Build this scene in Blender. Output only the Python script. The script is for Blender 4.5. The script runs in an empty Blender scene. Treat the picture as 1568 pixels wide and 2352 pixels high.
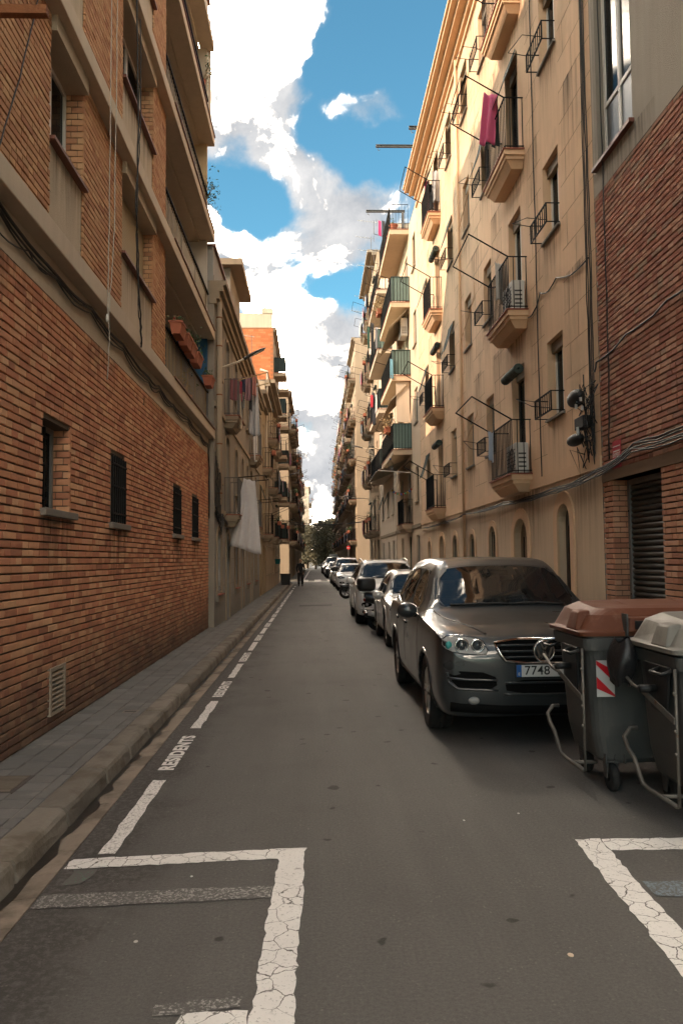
import bpy, bmesh, math, random
from mathutils import Vector, Matrix
from mathutils.bvhtree import BVHTree
random.seed(11)
R = math.radians
SC = bpy.context.scene
COL = SC.collection

# ------------------------------------------------------------------ camera
FPX = 1829.0                       # focal length in pixels of a 1568 px wide picture (28 mm)
CAMZ = 1.70
ROLL = R(-0.6)
_rx, _ru = -63.0, -109.0           # vanishing point of the street against the picture centre
_ux = math.cos(ROLL)*_rx - math.sin(ROLL)*_ru
_uy = math.sin(ROLL)*_rx + math.cos(ROLL)*_ru
PITCH = math.atan(-_uy/FPX)
YAW = math.atan(-_ux/FPX*math.cos(PITCH))
CAMROT = Matrix.Rotation(-YAW, 3, 'Z') @ Matrix.Rotation(math.pi/2+PITCH, 3, 'X') @ Matrix.Rotation(ROLL, 3, 'Z')
cam = bpy.data.cameras.new('camera')
cam.sensor_fit = 'HORIZONTAL'; cam.sensor_width = 24.0; cam.lens = 28.0
cam.clip_start = 0.05; cam.clip_end = 4000
camo = bpy.data.objects.new('camera', cam); COL.objects.link(camo)
camo.matrix_world = Matrix.Translation((0, 0, CAMZ)) @ CAMROT.to_4x4()
SC.camera = camo

# ------------------------------------------------------------------ sky, sun, exposure
SUN_EL, SUN_AZ = R(26), R(247)     # azimuth clockwise from +Y (the street's direction)
SKY_STRENGTH, SUN_STRENGTH = 0.12, 2.0
SC.view_settings.view_transform = 'Standard'; SC.view_settings.look = 'None'
SC.view_settings.exposure = 1.93; SC.view_settings.gamma = 1.0
SC.view_settings.use_curve_mapping = False

def ray(px, py):
    """direction of a photograph pixel (1568 px wide picture)"""
    return (CAMROT @ Vector((px-784.0, 1176.0-py, -FPX))).normalized()
def at_x(px, py, X):
    d = ray(px, py); t = X/d.x
    return Vector((X, d.y*t, CAMZ+d.z*t))
def at_z(px, py, z=0.0):
    d = ray(px, py); t = (z-CAMZ)/d.z
    return Vector((d.x*t, d.y*t, z))
def at_y(px, py, Y):
    d = ray(px, py); t = Y/d.y
    return Vector((d.x*t, Y, CAMZ+d.z*t))

def make_world():
    w = bpy.data.worlds.new('World'); SC.world = w; w.use_nodes = True
    nt = w.node_tree; nt.nodes.clear(); L = nt.links
    def N(t, **k):
        n = nt.nodes.new(t)
        for a, b in k.items(): setattr(n, a, b)
        return n
    out = N('ShaderNodeOutputWorld'); bg = N('ShaderNodeBackground'); bg.inputs['Strength'].default_value = SKY_STRENGTH
    L.new(bg.outputs[0], out.inputs[0])
    sky = N('ShaderNodeTexSky'); sky.sky_type = 'NISHITA'; sky.sun_disc = False
    sky.sun_elevation = SUN_EL; sky.sun_rotation = SUN_AZ; sky.altitude = 0; sky.air_density = 1.0; sky.dust_density = 0.4; sky.ozone_density = 2.2
    tc = N('ShaderNodeTexCoord')
    # the sky's blue, slightly towards cyan
    tint = N('ShaderNodeMix', data_type='RGBA', blend_type='MULTIPLY'); tint.inputs['Factor'].default_value = 1
    tint.inputs['B'].default_value = (0.325, 0.56, 0.51, 1)
    L.new(sky.outputs[0], tint.inputs['A'])
    def noise(scale, detail, rough, dist=0.0, src=None):
        n = N('ShaderNodeTexNoise'); n.inputs['Scale'].default_value = scale; n.inputs['Detail'].default_value = detail
        n.inputs['Roughness'].default_value = rough; n.inputs['Distortion'].default_value = dist
        L.new(src or tc.outputs['Generated'], n.inputs['Vector']); return n
    def math_(op, a, b=None, c=None):
        m = N('ShaderNodeMath', operation=op)
        for i, x in enumerate((a, b, c)):
            if x is None: continue
            if isinstance(x, (int, float)): m.inputs[i].default_value = x
            else: L.new(x, m.inputs[i])
        return m.outputs[0]
    # warped direction so that the cloud outlines billow
    wn = noise(9.0, 5, 0.55)
    sub = N('ShaderNodeVectorMath', operation='SUBTRACT'); L.new(wn.outputs['Color'], sub.inputs[0]); sub.inputs[1].default_value = (.5, .5, .5)
    sc_ = N('ShaderNodeVectorMath', operation='SCALE'); L.new(sub.outputs[0], sc_.inputs[0]); sc_.inputs['Scale'].default_value = 0.10
    add = N('ShaderNodeVectorMath', operation='ADD'); L.new(tc.outputs['Generated'], add.inputs[0]); L.new(sc_.outputs[0], add.inputs[1])
    # cloud masses where the photograph shows them (+) and the blue gaps between them (-)
    blobs = [(590, 170, 210, .62), (520, 330, 150, .45), (700, 385, 110, .50), (850, 235, 100, .75), (500, 40, 150, .40), (650, 20, 120, .38), (640, 300, 120, .35),
             (515, 570, 90, .60), (740, 560, 150, .70), (840, 470, 110, .55), (610, 640, 130, .40), (760, 770, 230, .62), (740, 930, 220, .62),
             (760, 1080, 220, .75), (620, 800, 200, .45), (700, 1180, 200, .55),
             (900, 90, 240, -.85), (865, 375, 130, -.95), (780, 120, 90, -.45), (590, 480, 120, -.95), (700, 640, 90, -.80), (510, 450, 110, -.6),
             (560, 325, 65, -.6), (735, 300, 80, -.75), (815, 645, 100, -.80), (715, 1000, 60, -.70), (690, 830, 60, -.45), (760, 660, 60, -.4)]
    tot = None
    for (x, y, r, wt) in blobs:
        d = ray(x, y)
        dn = N('ShaderNodeVectorMath', operation='DISTANCE'); L.new(add.outputs[0], dn.inputs[0]); dn.inputs[1].default_value = d
        mr = N('ShaderNodeMapRange', interpolation_type='SMOOTHSTEP')
        mr.inputs['From Min'].default_value = r/FPX*1.05; mr.inputs['From Max'].default_value = 0
        mr.inputs['To Min'].default_value = 0; mr.inputs['To Max'].default_value = wt
        L.new(dn.outputs['Value'], mr.inputs['Value'])
        mr.inputs['To Max'].default_value = wt if wt > 0 else wt*1.25
        tot = mr.outputs[0] if tot is None else math_('ADD', tot, mr.outputs[0])
    big = noise(3.2, 6, 0.58, 0.3); fine = noise(16, 6, 0.62, 0.2)
    cov = math_('ADD', math_('ADD', tot, 0.24), math_('MULTIPLY', math_('SUBTRACT', big.outputs['Fac'], 0.5), 1.1))
    cov = math_('ADD', cov, math_('MULTIPLY', math_('SUBTRACT', fine.outputs['Fac'], 0.5), 1.1))
    mask = N('ShaderNodeMapRange', interpolation_type='SMOOTHSTEP'); mask.inputs['From Min'].default_value = -0.02; mask.inputs['From Max'].default_value = 0.8
    L.new(cov, mask.inputs['Value'])
    shade = noise(8.0, 6, 0.6, 0.3)
    # sunlit sides far brighter than the grey, shaded ones
    sh = N('ShaderNodeMapRange', interpolation_type='SMOOTHSTEP'); sh.inputs['From Min'].default_value = 0.475; sh.inputs['From Max'].default_value = 0.66
    L.new(shade.outputs['Fac'], sh.inputs['Value'])
    grey = N('ShaderNodeMix', data_type='RGBA'); gf = N('ShaderNodeMapRange'); gf.inputs['From Min'].default_value = 0.32; gf.inputs['From Max'].default_value = 0.66
    L.new(fine.outputs['Fac'], gf.inputs['Value']); L.new(gf.outputs[0], grey.inputs['Factor'])
    grey.inputs['A'].default_value = (1.15, 1.20, 1.28, 1); grey.inputs['B'].default_value = (1.98, 1.96, 1.95, 1)
    cc = N('ShaderNodeMix', data_type='RGBA'); core = N('ShaderNodeMapRange', interpolation_type='SMOOTHSTEP'); core.inputs['From Min'].default_value = 0.14; core.inputs['From Max'].default_value = 0.55; L.new(cov, core.inputs['Value'])
    L.new(math_('MULTIPLY', math_('POWER', sh.outputs[0], 1.5), core.outputs[0]), cc.inputs['Factor'])
    L.new(grey.outputs['Result'], cc.inputs['A']); cc.inputs['B'].default_value = (225.0, 189.0, 148.0, 1)
    mix = N('ShaderNodeMix', data_type='RGBA'); L.new(math_('POWER', mask.outputs[0], 1.15), mix.inputs['Factor'])
    L.new(tint.outputs['Result'], mix.inputs['A']); L.new(cc.outputs['Result'], mix.inputs['B'])
    L.new(mix.outputs['Result'], bg.inputs['Color'])
make_world()
sun = bpy.data.lights.new('sun', 'SUN'); sun.energy = SUN_STRENGTH; sun.angle = R(0.53); sun.color = (1.0, 0.745, 0.545)
suno = bpy.data.objects.new('sun', sun); COL.objects.link(suno); suno.location = (-20, -10, 40)
_sd = Vector((math.sin(SUN_AZ)*math.cos(SUN_EL), math.cos(SUN_AZ)*math.cos(SUN_EL), math.sin(SUN_EL)))
suno.rotation_euler = _sd.to_track_quat('Z', 'Y').to_euler()
SC.cycles.use_denoising = True
SC.cycles.max_bounces = 8; SC.cycles.diffuse_bounces = 6; SC.cycles.adaptive_threshold = 0.02; SC.cycles.glossy_bounces = 3; SC.cycles.transparent_max_bounces = 8
SC.cycles.caustics_reflective = False; SC.cycles.caustics_refractive = False

# ------------------------------------------------------------------ materials
MATS = {}
def mat(name, col, rough=0.8, var=0.12, vs=1.5, bump=0.25, bs=45.0, metal=0.0, spec=0.4, coat=0.0, streak=0.0, island=0.0,
        palette=None, dirt=0.0, crack=None, spots=0.0, sheen=0.0, blotch=None, flake=None):
    """procedural surface: base colour, large and small variation, relief; palette = list of colours picked per piece"""
    if name in MATS: return MATS[name]
    m = bpy.data.materials.new(name); m.use_nodes = True; nt = m.node_tree; L = nt.links
    b = nt.nodes['Principled BSDF']
    def N(t, **k):
        n = nt.nodes.new(t)
        for a, c in k.items(): setattr(n, a, c)
        return n
    def math_(op, a, c=None):
        x = N('ShaderNodeMath', operation=op)
        for i, v in enumerate((a, c)):
            if v is None: continue
            if isinstance(v, (int, float)): x.inputs[i].default_value = v
            else: L.new(v, x.inputs[i])
        return x.outputs[0]
    geo = N('ShaderNodeNewGeometry'); pos = geo.outputs['Position']
    def noise(scale, detail=5, rough=0.6, vec=None, stretch=None):
        n = N('ShaderNodeTexNoise'); n.inputs['Scale'].default_value = scale; n.inputs['Detail'].default_value = detail; n.inputs['Roughness'].default_value = rough
        v = vec or pos
        if stretch:
            mp = N('ShaderNodeVectorMath', operation='MULTIPLY'); L.new(v, mp.inputs[0]); mp.inputs[1].default_value = stretch; v = mp.outputs[0]
        L.new(v, n.inputs['Vector']); return n.outputs['Fac']
    b.inputs['Roughness'].default_value = rough; b.inputs['Metallic'].default_value = metal
    b.inputs['Specular IOR Level'].default_value = spec; b.inputs['Coat Weight'].default_value = coat
    if coat: b.inputs['Coat Roughness'].default_value = 0.03
    if sheen: b.inputs['Sheen Weight'].default_value = sheen
    rgb = None
    rnd = None
    if palette or island:
        oi = N('ShaderNodeObjectInfo')
        rnd = math_('FRACT', math_('ADD', math_('MULTIPLY', geo.outputs['Random Per Island'], 7.31), math_('MULTIPLY', oi.outputs['Random'], 5.17)))
    if palette:
        cr = N('ShaderNodeValToRGB'); cr.color_ramp.interpolation = 'LINEAR'
        el = cr.color_ramp.elements
        n = len(palette)
        el[0].position = 0; el[0].color = (*palette[0], 1); el[1].position = 1; el[1].color = (*palette[-1], 1)
        for i in range(1, n-1):
            e = el.new(i/(n-1)); e.color = (*palette[i], 1)
        L.new(rnd, cr.inputs['Fac']); rgb = cr.outputs['Color']
    else:
        c = N('ShaderNodeRGB'); c.outputs[0].default_value = (*col, 1); rgb = c.outputs[0]
    val = math_('ADD', 1.0-var, math_('MULTIPLY', noise(vs, 4, 0.62), 2*var))
    val = math_('ADD', val, math_('MULTIPLY', math_('SUBTRACT', noise(bs*0.6, 2, 0.7), 0.5), var*0.9))
    if streak:
        s = noise(1.0, 3, 0.6, stretch=(7, 7, 0.45))
        val = math_('MULTIPLY', val, math_('ADD', 1.0-streak, math_('MULTIPLY', s, 2*streak)))
    if island:
        val = math_('MULTIPLY', val, math_('ADD', 1.0-island, math_('MULTIPLY', rnd, 2*island)))
    hsv = N('ShaderNodeHueSaturation'); L.new(rgb, hsv.inputs['Color']); L.new(val, hsv.inputs['Value'])
    color = hsv.outputs['Color']
    def mixc(fac, a, colb):
        x = N('ShaderNodeMix', data_type='RGBA'); L.new(fac, x.inputs['Factor']); L.new(a, x.inputs['A'])
        if isinstance(colb, tuple): x.inputs['B'].default_value = (*colb, 1)
        else: L.new(colb, x.inputs['B'])
        return x.outputs['Result']
    def rng(v, lo, hi, a=0.0, c=1.0):
        x = N('ShaderNodeMapRange', interpolation_type='SMOOTHSTEP'); L.new(v, x.inputs['Value'])
        x.inputs['From Min'].default_value = lo; x.inputs['From Max'].default_value = hi; x.inputs['To Min'].default_value = a; x.inputs['To Max'].default_value = c
        return x.outputs[0]
    if blotch:      # (colour, scale, low, high, amount): stains with a shape of their own
        color = mixc(rng(noise(blotch[1], 5, 0.65), blotch[2], blotch[3], 0, blotch[4]), color, blotch[0])
    if spots:
        vo = N('ShaderNodeTexVoronoi'); vo.inputs['Scale'].default_value = 3.0; vo.inputs['Randomness'].default_value = 1
        nz = N('ShaderNodeVectorMath', operation='SCALE'); nn = N('ShaderNodeTexNoise'); nn.inputs['Scale'].default_value = 9; L.new(pos, nn.inputs['Vector']); L.new(nn.outputs['Color'], nz.inputs[0]); nz.inputs['Scale'].default_value = 0.09
        ad = N('ShaderNodeVectorMath', operation='ADD'); L.new(pos, ad.inputs[0]); L.new(nz.outputs[0], ad.inputs[1]); L.new(ad.outputs[0], vo.inputs['Vector'])
        size = math_('SUBTRACT', math_('MULTIPLY', noise(1.3, 2, 0.5), 0.34), 0.085)
        f = math_('MULTIPLY', rng(math_('SUBTRACT', vo.outputs['Distance'], size), 0.02, -0.02), spots)
        color = mixc(f, color, (0.030, 0.026, 0.022))
        gr = N('ShaderNodeHueSaturation'); L.new(color, gr.inputs['Color']); L.new(math_('ADD', 0.35, math_('MULTIPLY', noise(55, 3, 0.85), 1.3)), gr.inputs['Value']); color = gr.outputs['Color']
        sx_ = N('ShaderNodeSeparateXYZ'); L.new(pos, sx_.inputs[0])     # damp, oily strip along the gutter
        ln_ = rng(math_('ADD', sx_.outputs['X'], math_('MULTIPLY', math_('SUBTRACT', noise(1.6, 6, 0.65), 0.5), 1.3)), -0.85, -1.25)
        color = mixc(math_('MULTIPLY', math_('MULTIPLY', ln_, rng(noise(26, 4, 0.75), 0.36, 0.56)), 0.75), color, (0.040, 0.035, 0.030))
        tr = N('ShaderNodeHueSaturation'); L.new(color, tr.inputs['Color']); L.new(math_('ADD', 0.68, math_('MULTIPLY', noise(1.0, 5, 0.65, stretch=(2.2, 0.16, 1)), 0.64)), tr.inputs['Value']); color = tr.outputs['Color']
        vo2 = N('ShaderNodeTexVoronoi'); vo2.inputs['Scale'].default_value = 60; L.new(pos, vo2.inputs['Vector'])
        sep = N('ShaderNodeSeparateColor'); L.new(vo2.outputs['Color'], sep.inputs[0])
        f2 = math_('MULTIPLY', rng(sep.outputs[0], 0.80, 0.95), rng(vo2.outputs['Distance'], 0.45, 0.2))
        color = mixc(math_('MULTIPLY', math_('MULTIPLY', f2, rng(noise(3.0, 3, 0.6), 0.4, 0.7)), 0.42), color, (0.27, 0.25, 0.22))
    if crack:       # (scale, width, colour under the paint, wear)
        nn = N('ShaderNodeTexNoise'); nn.inputs['Scale'].default_value = 14; nn.inputs['Detail'].default_value = 3; L.new(pos, nn.inputs['Vector'])
        nz = N('ShaderNodeVectorMath', operation='SCALE'); L.new(nn.outputs['Color'], nz.inputs[0]); nz.inputs['Scale'].default_value = 0.06
        ad = N('ShaderNodeVectorMath', operation='ADD'); L.new(pos, ad.inputs[0]); L.new(nz.outputs[0], ad.inputs[1])
        vo = N('ShaderNodeTexVoronoi', feature='DISTANCE_TO_EDGE'); vo.inputs['Scale'].default_value = crack[0]; L.new(ad.outputs[0], vo.inputs['Vector'])
        width = math_('MULTIPLY', noise(5, 3, 0.6), crack[1]*2)
        f = math_('MULTIPLY', rng(math_('SUBTRACT', vo.outputs['Distance'], width), 0.012, -0.012), rng(noise(1.9, 4, 0.6), 0.36, 0.52))
        w1 = rng(noise(60, 6, 0.75), 0.62-crack[3]*0.4, 0.70-crack[3]*0.4)
        w2 = rng(noise(7, 6, 0.7), 0.70-crack[3]*0.35, 0.80-crack[3]*0.35)
        f = math_('MAXIMUM', f, math_('MULTIPLY', math_('MAXIMUM', w1, w2), min(1.0, 0.5+crack[3])))
        color = mixc(f, color, crack[2])
    if dirt:        # grime that has collected on the lowest courses
        sp = N('ShaderNodeSeparateXYZ'); L.new(pos, sp.inputs[0])
        h = math_('ADD', sp.outputs['Z'], math_('MULTIPLY', math_('SUBTRACT', noise(2.2, 6, 0.65), 0.5), 1.1))
        color = mixc(math_('MULTIPLY', rng(h, 1.35, 0.05), dirt), color, (0.055, 0.045, 0.036))
    if flake:
        color = mixc(rng(noise(flake[1], 8, 0.7), flake[2], flake[2]+0.03), color, flake[0])
    L.new(color, b.inputs['Base Color'])
    if rough < 0.75:
        rv = math_('ADD', rough-0.06, math_('MULTIPLY', noise(vs*3, 2, 0.6), 0.12)); L.new(rv, b.inputs['Roughness'])
    if bump:
        bp = N('ShaderNodeBump'); bp.inputs['Strength'].default_value = bump; bp.inputs['Distance'].default_value = 0.012
        L.new(noise(bs, 3, 0.65), bp.inputs['Height']); L.new(bp.outputs[0], b.inputs['Normal'])
    MATS[name] = m
    return m

def glass_mat(name, tint, clear=0.35, rough=0.02, ior=1.6, refl=1.0):
    """window glass: clear tinted layer under a mirror-like surface reflection"""
    if name in MATS: return MATS[name]
    m = bpy.data.materials.new(name); m.use_nodes = True; nt = m.node_tree; L = nt.links
    out = nt.nodes['Material Output']; nt.nodes.remove(nt.nodes['Principled BSDF'])
    fr = nt.nodes.new('ShaderNodeFresnel'); fr.inputs['IOR'].default_value = ior
    gl = nt.nodes.new('ShaderNodeBsdfGlossy'); gl.inputs['Roughness'].default_value = rough
    tr = nt.nodes.new('ShaderNodeBsdfTransparent'); tr.inputs['Color'].default_value = (*tint, 1)
    df = nt.nodes.new('ShaderNodeBsdfDiffuse'); df.inputs['Color'].default_value = (0.012, 0.014, 0.015, 1)
    m1 = nt.nodes.new('ShaderNodeMixShader'); m1.inputs[0].default_value = 1-clear; L.new(tr.outputs[0], m1.inputs[1]); L.new(df.outputs[0], m1.inputs[2])
    m2 = nt.nodes.new('ShaderNodeMixShader'); fm = nt.nodes.new('ShaderNodeMath'); fm.operation = 'MULTIPLY'; L.new(fr.outputs[0], fm.inputs[0]); fm.inputs[1].default_value = refl; L.new(fm.outputs[0], m2.inputs[0]); L.new(m1.outputs[0], m2.inputs[1]); L.new(gl.outputs[0], m2.inputs[2])
    tc = nt.nodes.new('ShaderNodeNewGeometry'); nz = nt.nodes.new('ShaderNodeTexNoise'); nz.inputs['Scale'].default_value = 2.0; L.new(tc.outputs['Position'], nz.inputs['Vector'])
    bp = nt.nodes.new('ShaderNodeBump'); bp.inputs['Strength'].default_value = 0.02; L.new(nz.outputs['Fac'], bp.inputs['Height']); L.new(bp.outputs[0], gl.inputs['Normal'])
    L.new(m2.outputs[0], out.inputs[0])
    MATS[name] = m
    return m

def stain_mat():
    """thin run-off stain: dark streaks that thin out downwards, clear between them"""
    m = bpy.data.materials.new('rain_stain'); m.use_nodes = True; nt = m.node_tree; L = nt.links
    out = nt.nodes['Material Output']; b = nt.nodes['Principled BSDF']; b.inputs['Base Color'].default_value = (0.085, 0.066, 0.046, 1); b.inputs['Roughness'].default_value = 0.95
    geo = nt.nodes.new('ShaderNodeNewGeometry'); mp = nt.nodes.new('ShaderNodeVectorMath'); mp.operation = 'MULTIPLY'; mp.inputs[1].default_value = (10, 10, 0.7); L.new(geo.outputs['Position'], mp.inputs[0])
    nz = nt.nodes.new('ShaderNodeTexNoise'); nz.inputs['Scale'].default_value = 1.0; nz.inputs['Detail'].default_value = 4; L.new(mp.outputs[0], nz.inputs['Vector'])
    tc = nt.nodes.new('ShaderNodeTexCoord'); sp = nt.nodes.new('ShaderNodeSeparateXYZ'); L.new(tc.outputs['Generated'], sp.inputs[0])
    def M(op, a, c):
        x = nt.nodes.new('ShaderNodeMath'); x.operation = op; x.use_clamp = True
        for i, v in enumerate((a, c)):
            if isinstance(v, (int, float)): x.inputs[i].default_value = v
            else: L.new(v, x.inputs[i])
        return x.outputs[0]
    ey = M('MULTIPLY', M('MULTIPLY', sp.outputs['Y'], M('SUBTRACT', 1.0, sp.outputs['Y'])), 4.0)
    f = M('MULTIPLY', M('MULTIPLY', M('SUBTRACT', nz.outputs['Fac'], 0.40), 3.2), M('POWER', sp.outputs['Z'], 1.6))
    f = M('MULTIPLY', M('MULTIPLY', f, M('POWER', ey, 0.6)), 0.75)
    tr = nt.nodes.new('ShaderNodeBsdfTransparent'); mx = nt.nodes.new('ShaderNodeMixShader'); L.new(f, mx.inputs[0]); L.new(tr.outputs[0], mx.inputs[1]); L.new(b.outputs[0], mx.inputs[2]); L.new(mx.outputs[0], out.inputs[0])
    return m
m_stain = stain_mat()
# ------------------------------------------------------------------ mesh and object helpers
WM = {}
CH = {}
class MB:
    def __init__(s): s.v = []; s.f = []
    def add(s, vs, fs):
        o = len(s.v); s.v += [tuple(p) for p in vs]; s.f += [tuple(i+o for i in f) for f in fs]; return s
    def box(s, x0, x1, y0, y1, z0, z1):
        if x0 > x1: x0, x1 = x1, x0
        if y0 > y1: y0, y1 = y1, y0
        if z0 > z1: z0, z1 = z1, z0
        return s.add([(x0,y0,z0),(x1,y0,z0),(x1,y1,z0),(x0,y1,z0),(x0,y0,z1),(x1,y0,z1),(x1,y1,z1),(x0,y1,z1)],
                     [(0,3,2,1),(4,5,6,7),(0,1,5,4),(1,2,6,5),(2,3,7,6),(3,0,4,7)])
    def hexa(s, p):   # 4 bottom corners, 4 top corners
        return s.add(p, [(0,3,2,1),(4,5,6,7),(0,1,5,4),(1,2,6,5),(2,3,7,6),(3,0,4,7)])
    def tube(s, pts, r, n=6, caps=True):
        pts = [Vector(p) for p in pts]; k = len(pts); rs = r if isinstance(r, (list, tuple)) else [r]*k
        rings = []
        up = Vector((0, 0, 1))
        for i in range(k):
            t = (pts[min(i+1, k-1)]-pts[max(i-1, 0)])
            if t.length < 1e-9: t = Vector((0, 0, 1))
            t.normalize()
            a = up if abs(t.dot(up)) < 0.95 else Vector((1, 0, 0))
            n1 = t.cross(a).normalized(); n2 = t.cross(n1)
            rings.append([pts[i]+(n1*math.cos(2*math.pi*j/n)+n2*math.sin(2*math.pi*j/n))*rs[i] for j in range(n)])
        o = len(s.v)
        for rg in rings: s.v += [tuple(p) for p in rg]
        for i in range(k-1):
            for j in range(n):
                s.f.append((o+i*n+j, o+i*n+(j+1) % n, o+(i+1)*n+(j+1) % n, o+(i+1)*n+j))
        if caps:
            s.f.append(tuple(o+j for j in range(n))[::-1]); s.f.append(tuple(o+(k-1)*n+j for j in range(n)))
        return s
    def lathe(s, prof, n=20, origin=(0,0,0), axis='Z', a0=0.0, a1=2*math.pi):
        """prof: (radius, height) pairs"""
        o = len(s.v); full = abs(a1-a0-2*math.pi) < 1e-6; m = n if full else n+1
        for (r, h) in prof:
            for j in range(m):
                a = a0+(a1-a0)*j/n; c, d = r*math.cos(a), r*math.sin(a)
                p = {'Z': (c, d, h), 'X': (h, c, d), 'Y': (c, h, d)}[axis]
                s.v.append((p[0]+origin[0], p[1]+origin[1], p[2]+origin[2]))
        for i in range(len(prof)-1):
            for j in range(n):
                j2 = (j+1) % m
                s.f.append((o+i*m+j, o+i*m+j2, o+(i+1)*m+j2, o+(i+1)*m+j))
        return s
    def ell(s, c, r, n=10, m=7):
        prof = [(max(1e-4, math.sin(math.pi*i/m)), -math.cos(math.pi*i/m)) for i in range(m+1)]
        o = len(s.v)
        for (a, h) in prof:
            for j in range(n):
                t = 2*math.pi*j/n
                s.v.append((c[0]+r[0]*a*math.cos(t), c[1]+r[1]*a*math.sin(t), c[2]+r[2]*h))
        for i in range(m):
            for j in range(n):
                s.f.append((o+i*n+j, o+i*n+(j+1) % n, o+(i+1)*n+(j+1) % n, o+(i+1)*n+j))
        return s
    def prism(s, poly, fn, h0, h1):
        """poly: 2-D outline; fn(a, b, h) -> point"""
        n = len(poly); o = len(s.v)
        s.v += [tuple(fn(a, b, h0)) for a, b in poly]+[tuple(fn(a, b, h1)) for a, b in poly]
        s.f.append(tuple(range(o, o+n))[::-1]); s.f.append(tuple(range(o+n, o+2*n)))
        for i in range(n):
            j = (i+1) % n; s.f.append((o+i, o+j, o+n+j, o+n+i))
        return s
    def grid(s, fn, nu, nv):
        o = len(s.v)
        for i in range(nu+1):
            for j in range(nv+1): s.v.append(tuple(fn(i/nu, j/nv)))
        for i in range(nu):
            for j in range(nv):
                a = o+i*(nv+1)+j; s.f.append((a, a+1, a+nv+2, a+nv+1))
        return s
    def mesh(s, name, m=None, smooth=False):
        me = bpy.data.meshes.new(name); me.from_pydata(s.v, [], s.f)
        if m: me.materials.append(m)
        if smooth: me.polygons.foreach_set('use_smooth', [True]*len(me.polygons))
        me.update(); return me
    def build(s, name, m, parent=None, smooth=False, local=False, bevel=0.0, loc=None, solid=0.0, auto=False):
        o = obj(name, s.mesh(name, m, smooth), parent, local, loc)
        if solid:
            md = o.modifiers.new('Solidify', 'SOLIDIFY'); md.thickness = solid; md.offset = 0
        if bevel:
            md = o.modifiers.new('Bevel', 'BEVEL'); md.width = bevel; md.segments = 2; md.limit_method = 'ANGLE'; md.angle_limit = R(40)
        return o
def obj(name, data, parent=None, local=False, loc=None, rot=None):
    """link an object; parts are laid out in world space unless local"""
    o = bpy.data.objects.new(name, data); COL.objects.link(o)
    if loc is not None: o.location = loc
    if rot is not None: o.rotation_euler = rot
    mw = Matrix.LocRotScale(o.location, o.rotation_euler, None)
    if parent is not None:
        o.parent = parent
        if not local: o.matrix_parent_inverse = WM[parent.name].inverted()
        else: mw = WM[parent.name] @ mw
        CH.setdefault(parent.name, []).append(o)
    WM[o.name] = mw
    return o
def tag(o, label, cat, group=None):
    o['label'] = label; o['category'] = cat
    if group: o['group'] = group
    return o
def thing(name, label, cat, loc=(0,0,0), rz=0.0, group=None):
    e = obj(name, None, None, loc=loc, rot=(0, 0, rz)); e.empty_display_size = 0.2
    return tag(e, label, cat, group)
def struct(o): o['kind'] = 'structure'; return o
def copy_tree(o, parent=None, loc=None, rz=None):
    c = o.copy(); COL.objects.link(c)
    if loc is not None: c.location = loc
    if rz is not None: c.rotation_euler = (0, 0, rz)
    mw = Matrix.LocRotScale(c.location, c.rotation_euler, None)
    if parent is not None:
        c.parent = parent; mw = WM[parent.name] @ c.matrix_parent_inverse @ mw
        CH.setdefault(parent.name, []).append(c)
    WM[c.name] = mw
    for ch in list(CH.get(o.name, [])): copy_tree(ch, c)
    return c
def text_mesh(txt, size, m, spacing=1.0, bold=0.0, depth=0.0):
    cu = bpy.data.curves.new('lettering', 'FONT'); cu.body = txt; cu.size = size; cu.space_character = spacing; cu.offset = bold; cu.extrude = depth
    cu.align_x = 'CENTER'; cu.align_y = 'CENTER'
    o = bpy.data.objects.new('lettering', cu); COL.objects.link(o)
    dg = bpy.context.evaluated_depsgraph_get(); dg.update()
    me = bpy.data.meshes.new_from_object(o.evaluated_get(dg)); me.name = 'lettering'
    bpy.data.objects.remove(o); bpy.data.curves.remove(cu)
    me.materials.clear(); me.materials.append(m)
    return me
def sag(a, b, drop, n=10):
    a, b = Vector(a), Vector(b)
    return [a.lerp(b, i/n)-Vector((0, 0, drop*4*(i/n)*(1-i/n))) for i in range(n+1)]
def wob(pts, amp):
    return [Vector(p)+Vector((random.uniform(-amp, amp), random.uniform(-amp, amp), random.uniform(-amp, amp))) for p in pts]

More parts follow.
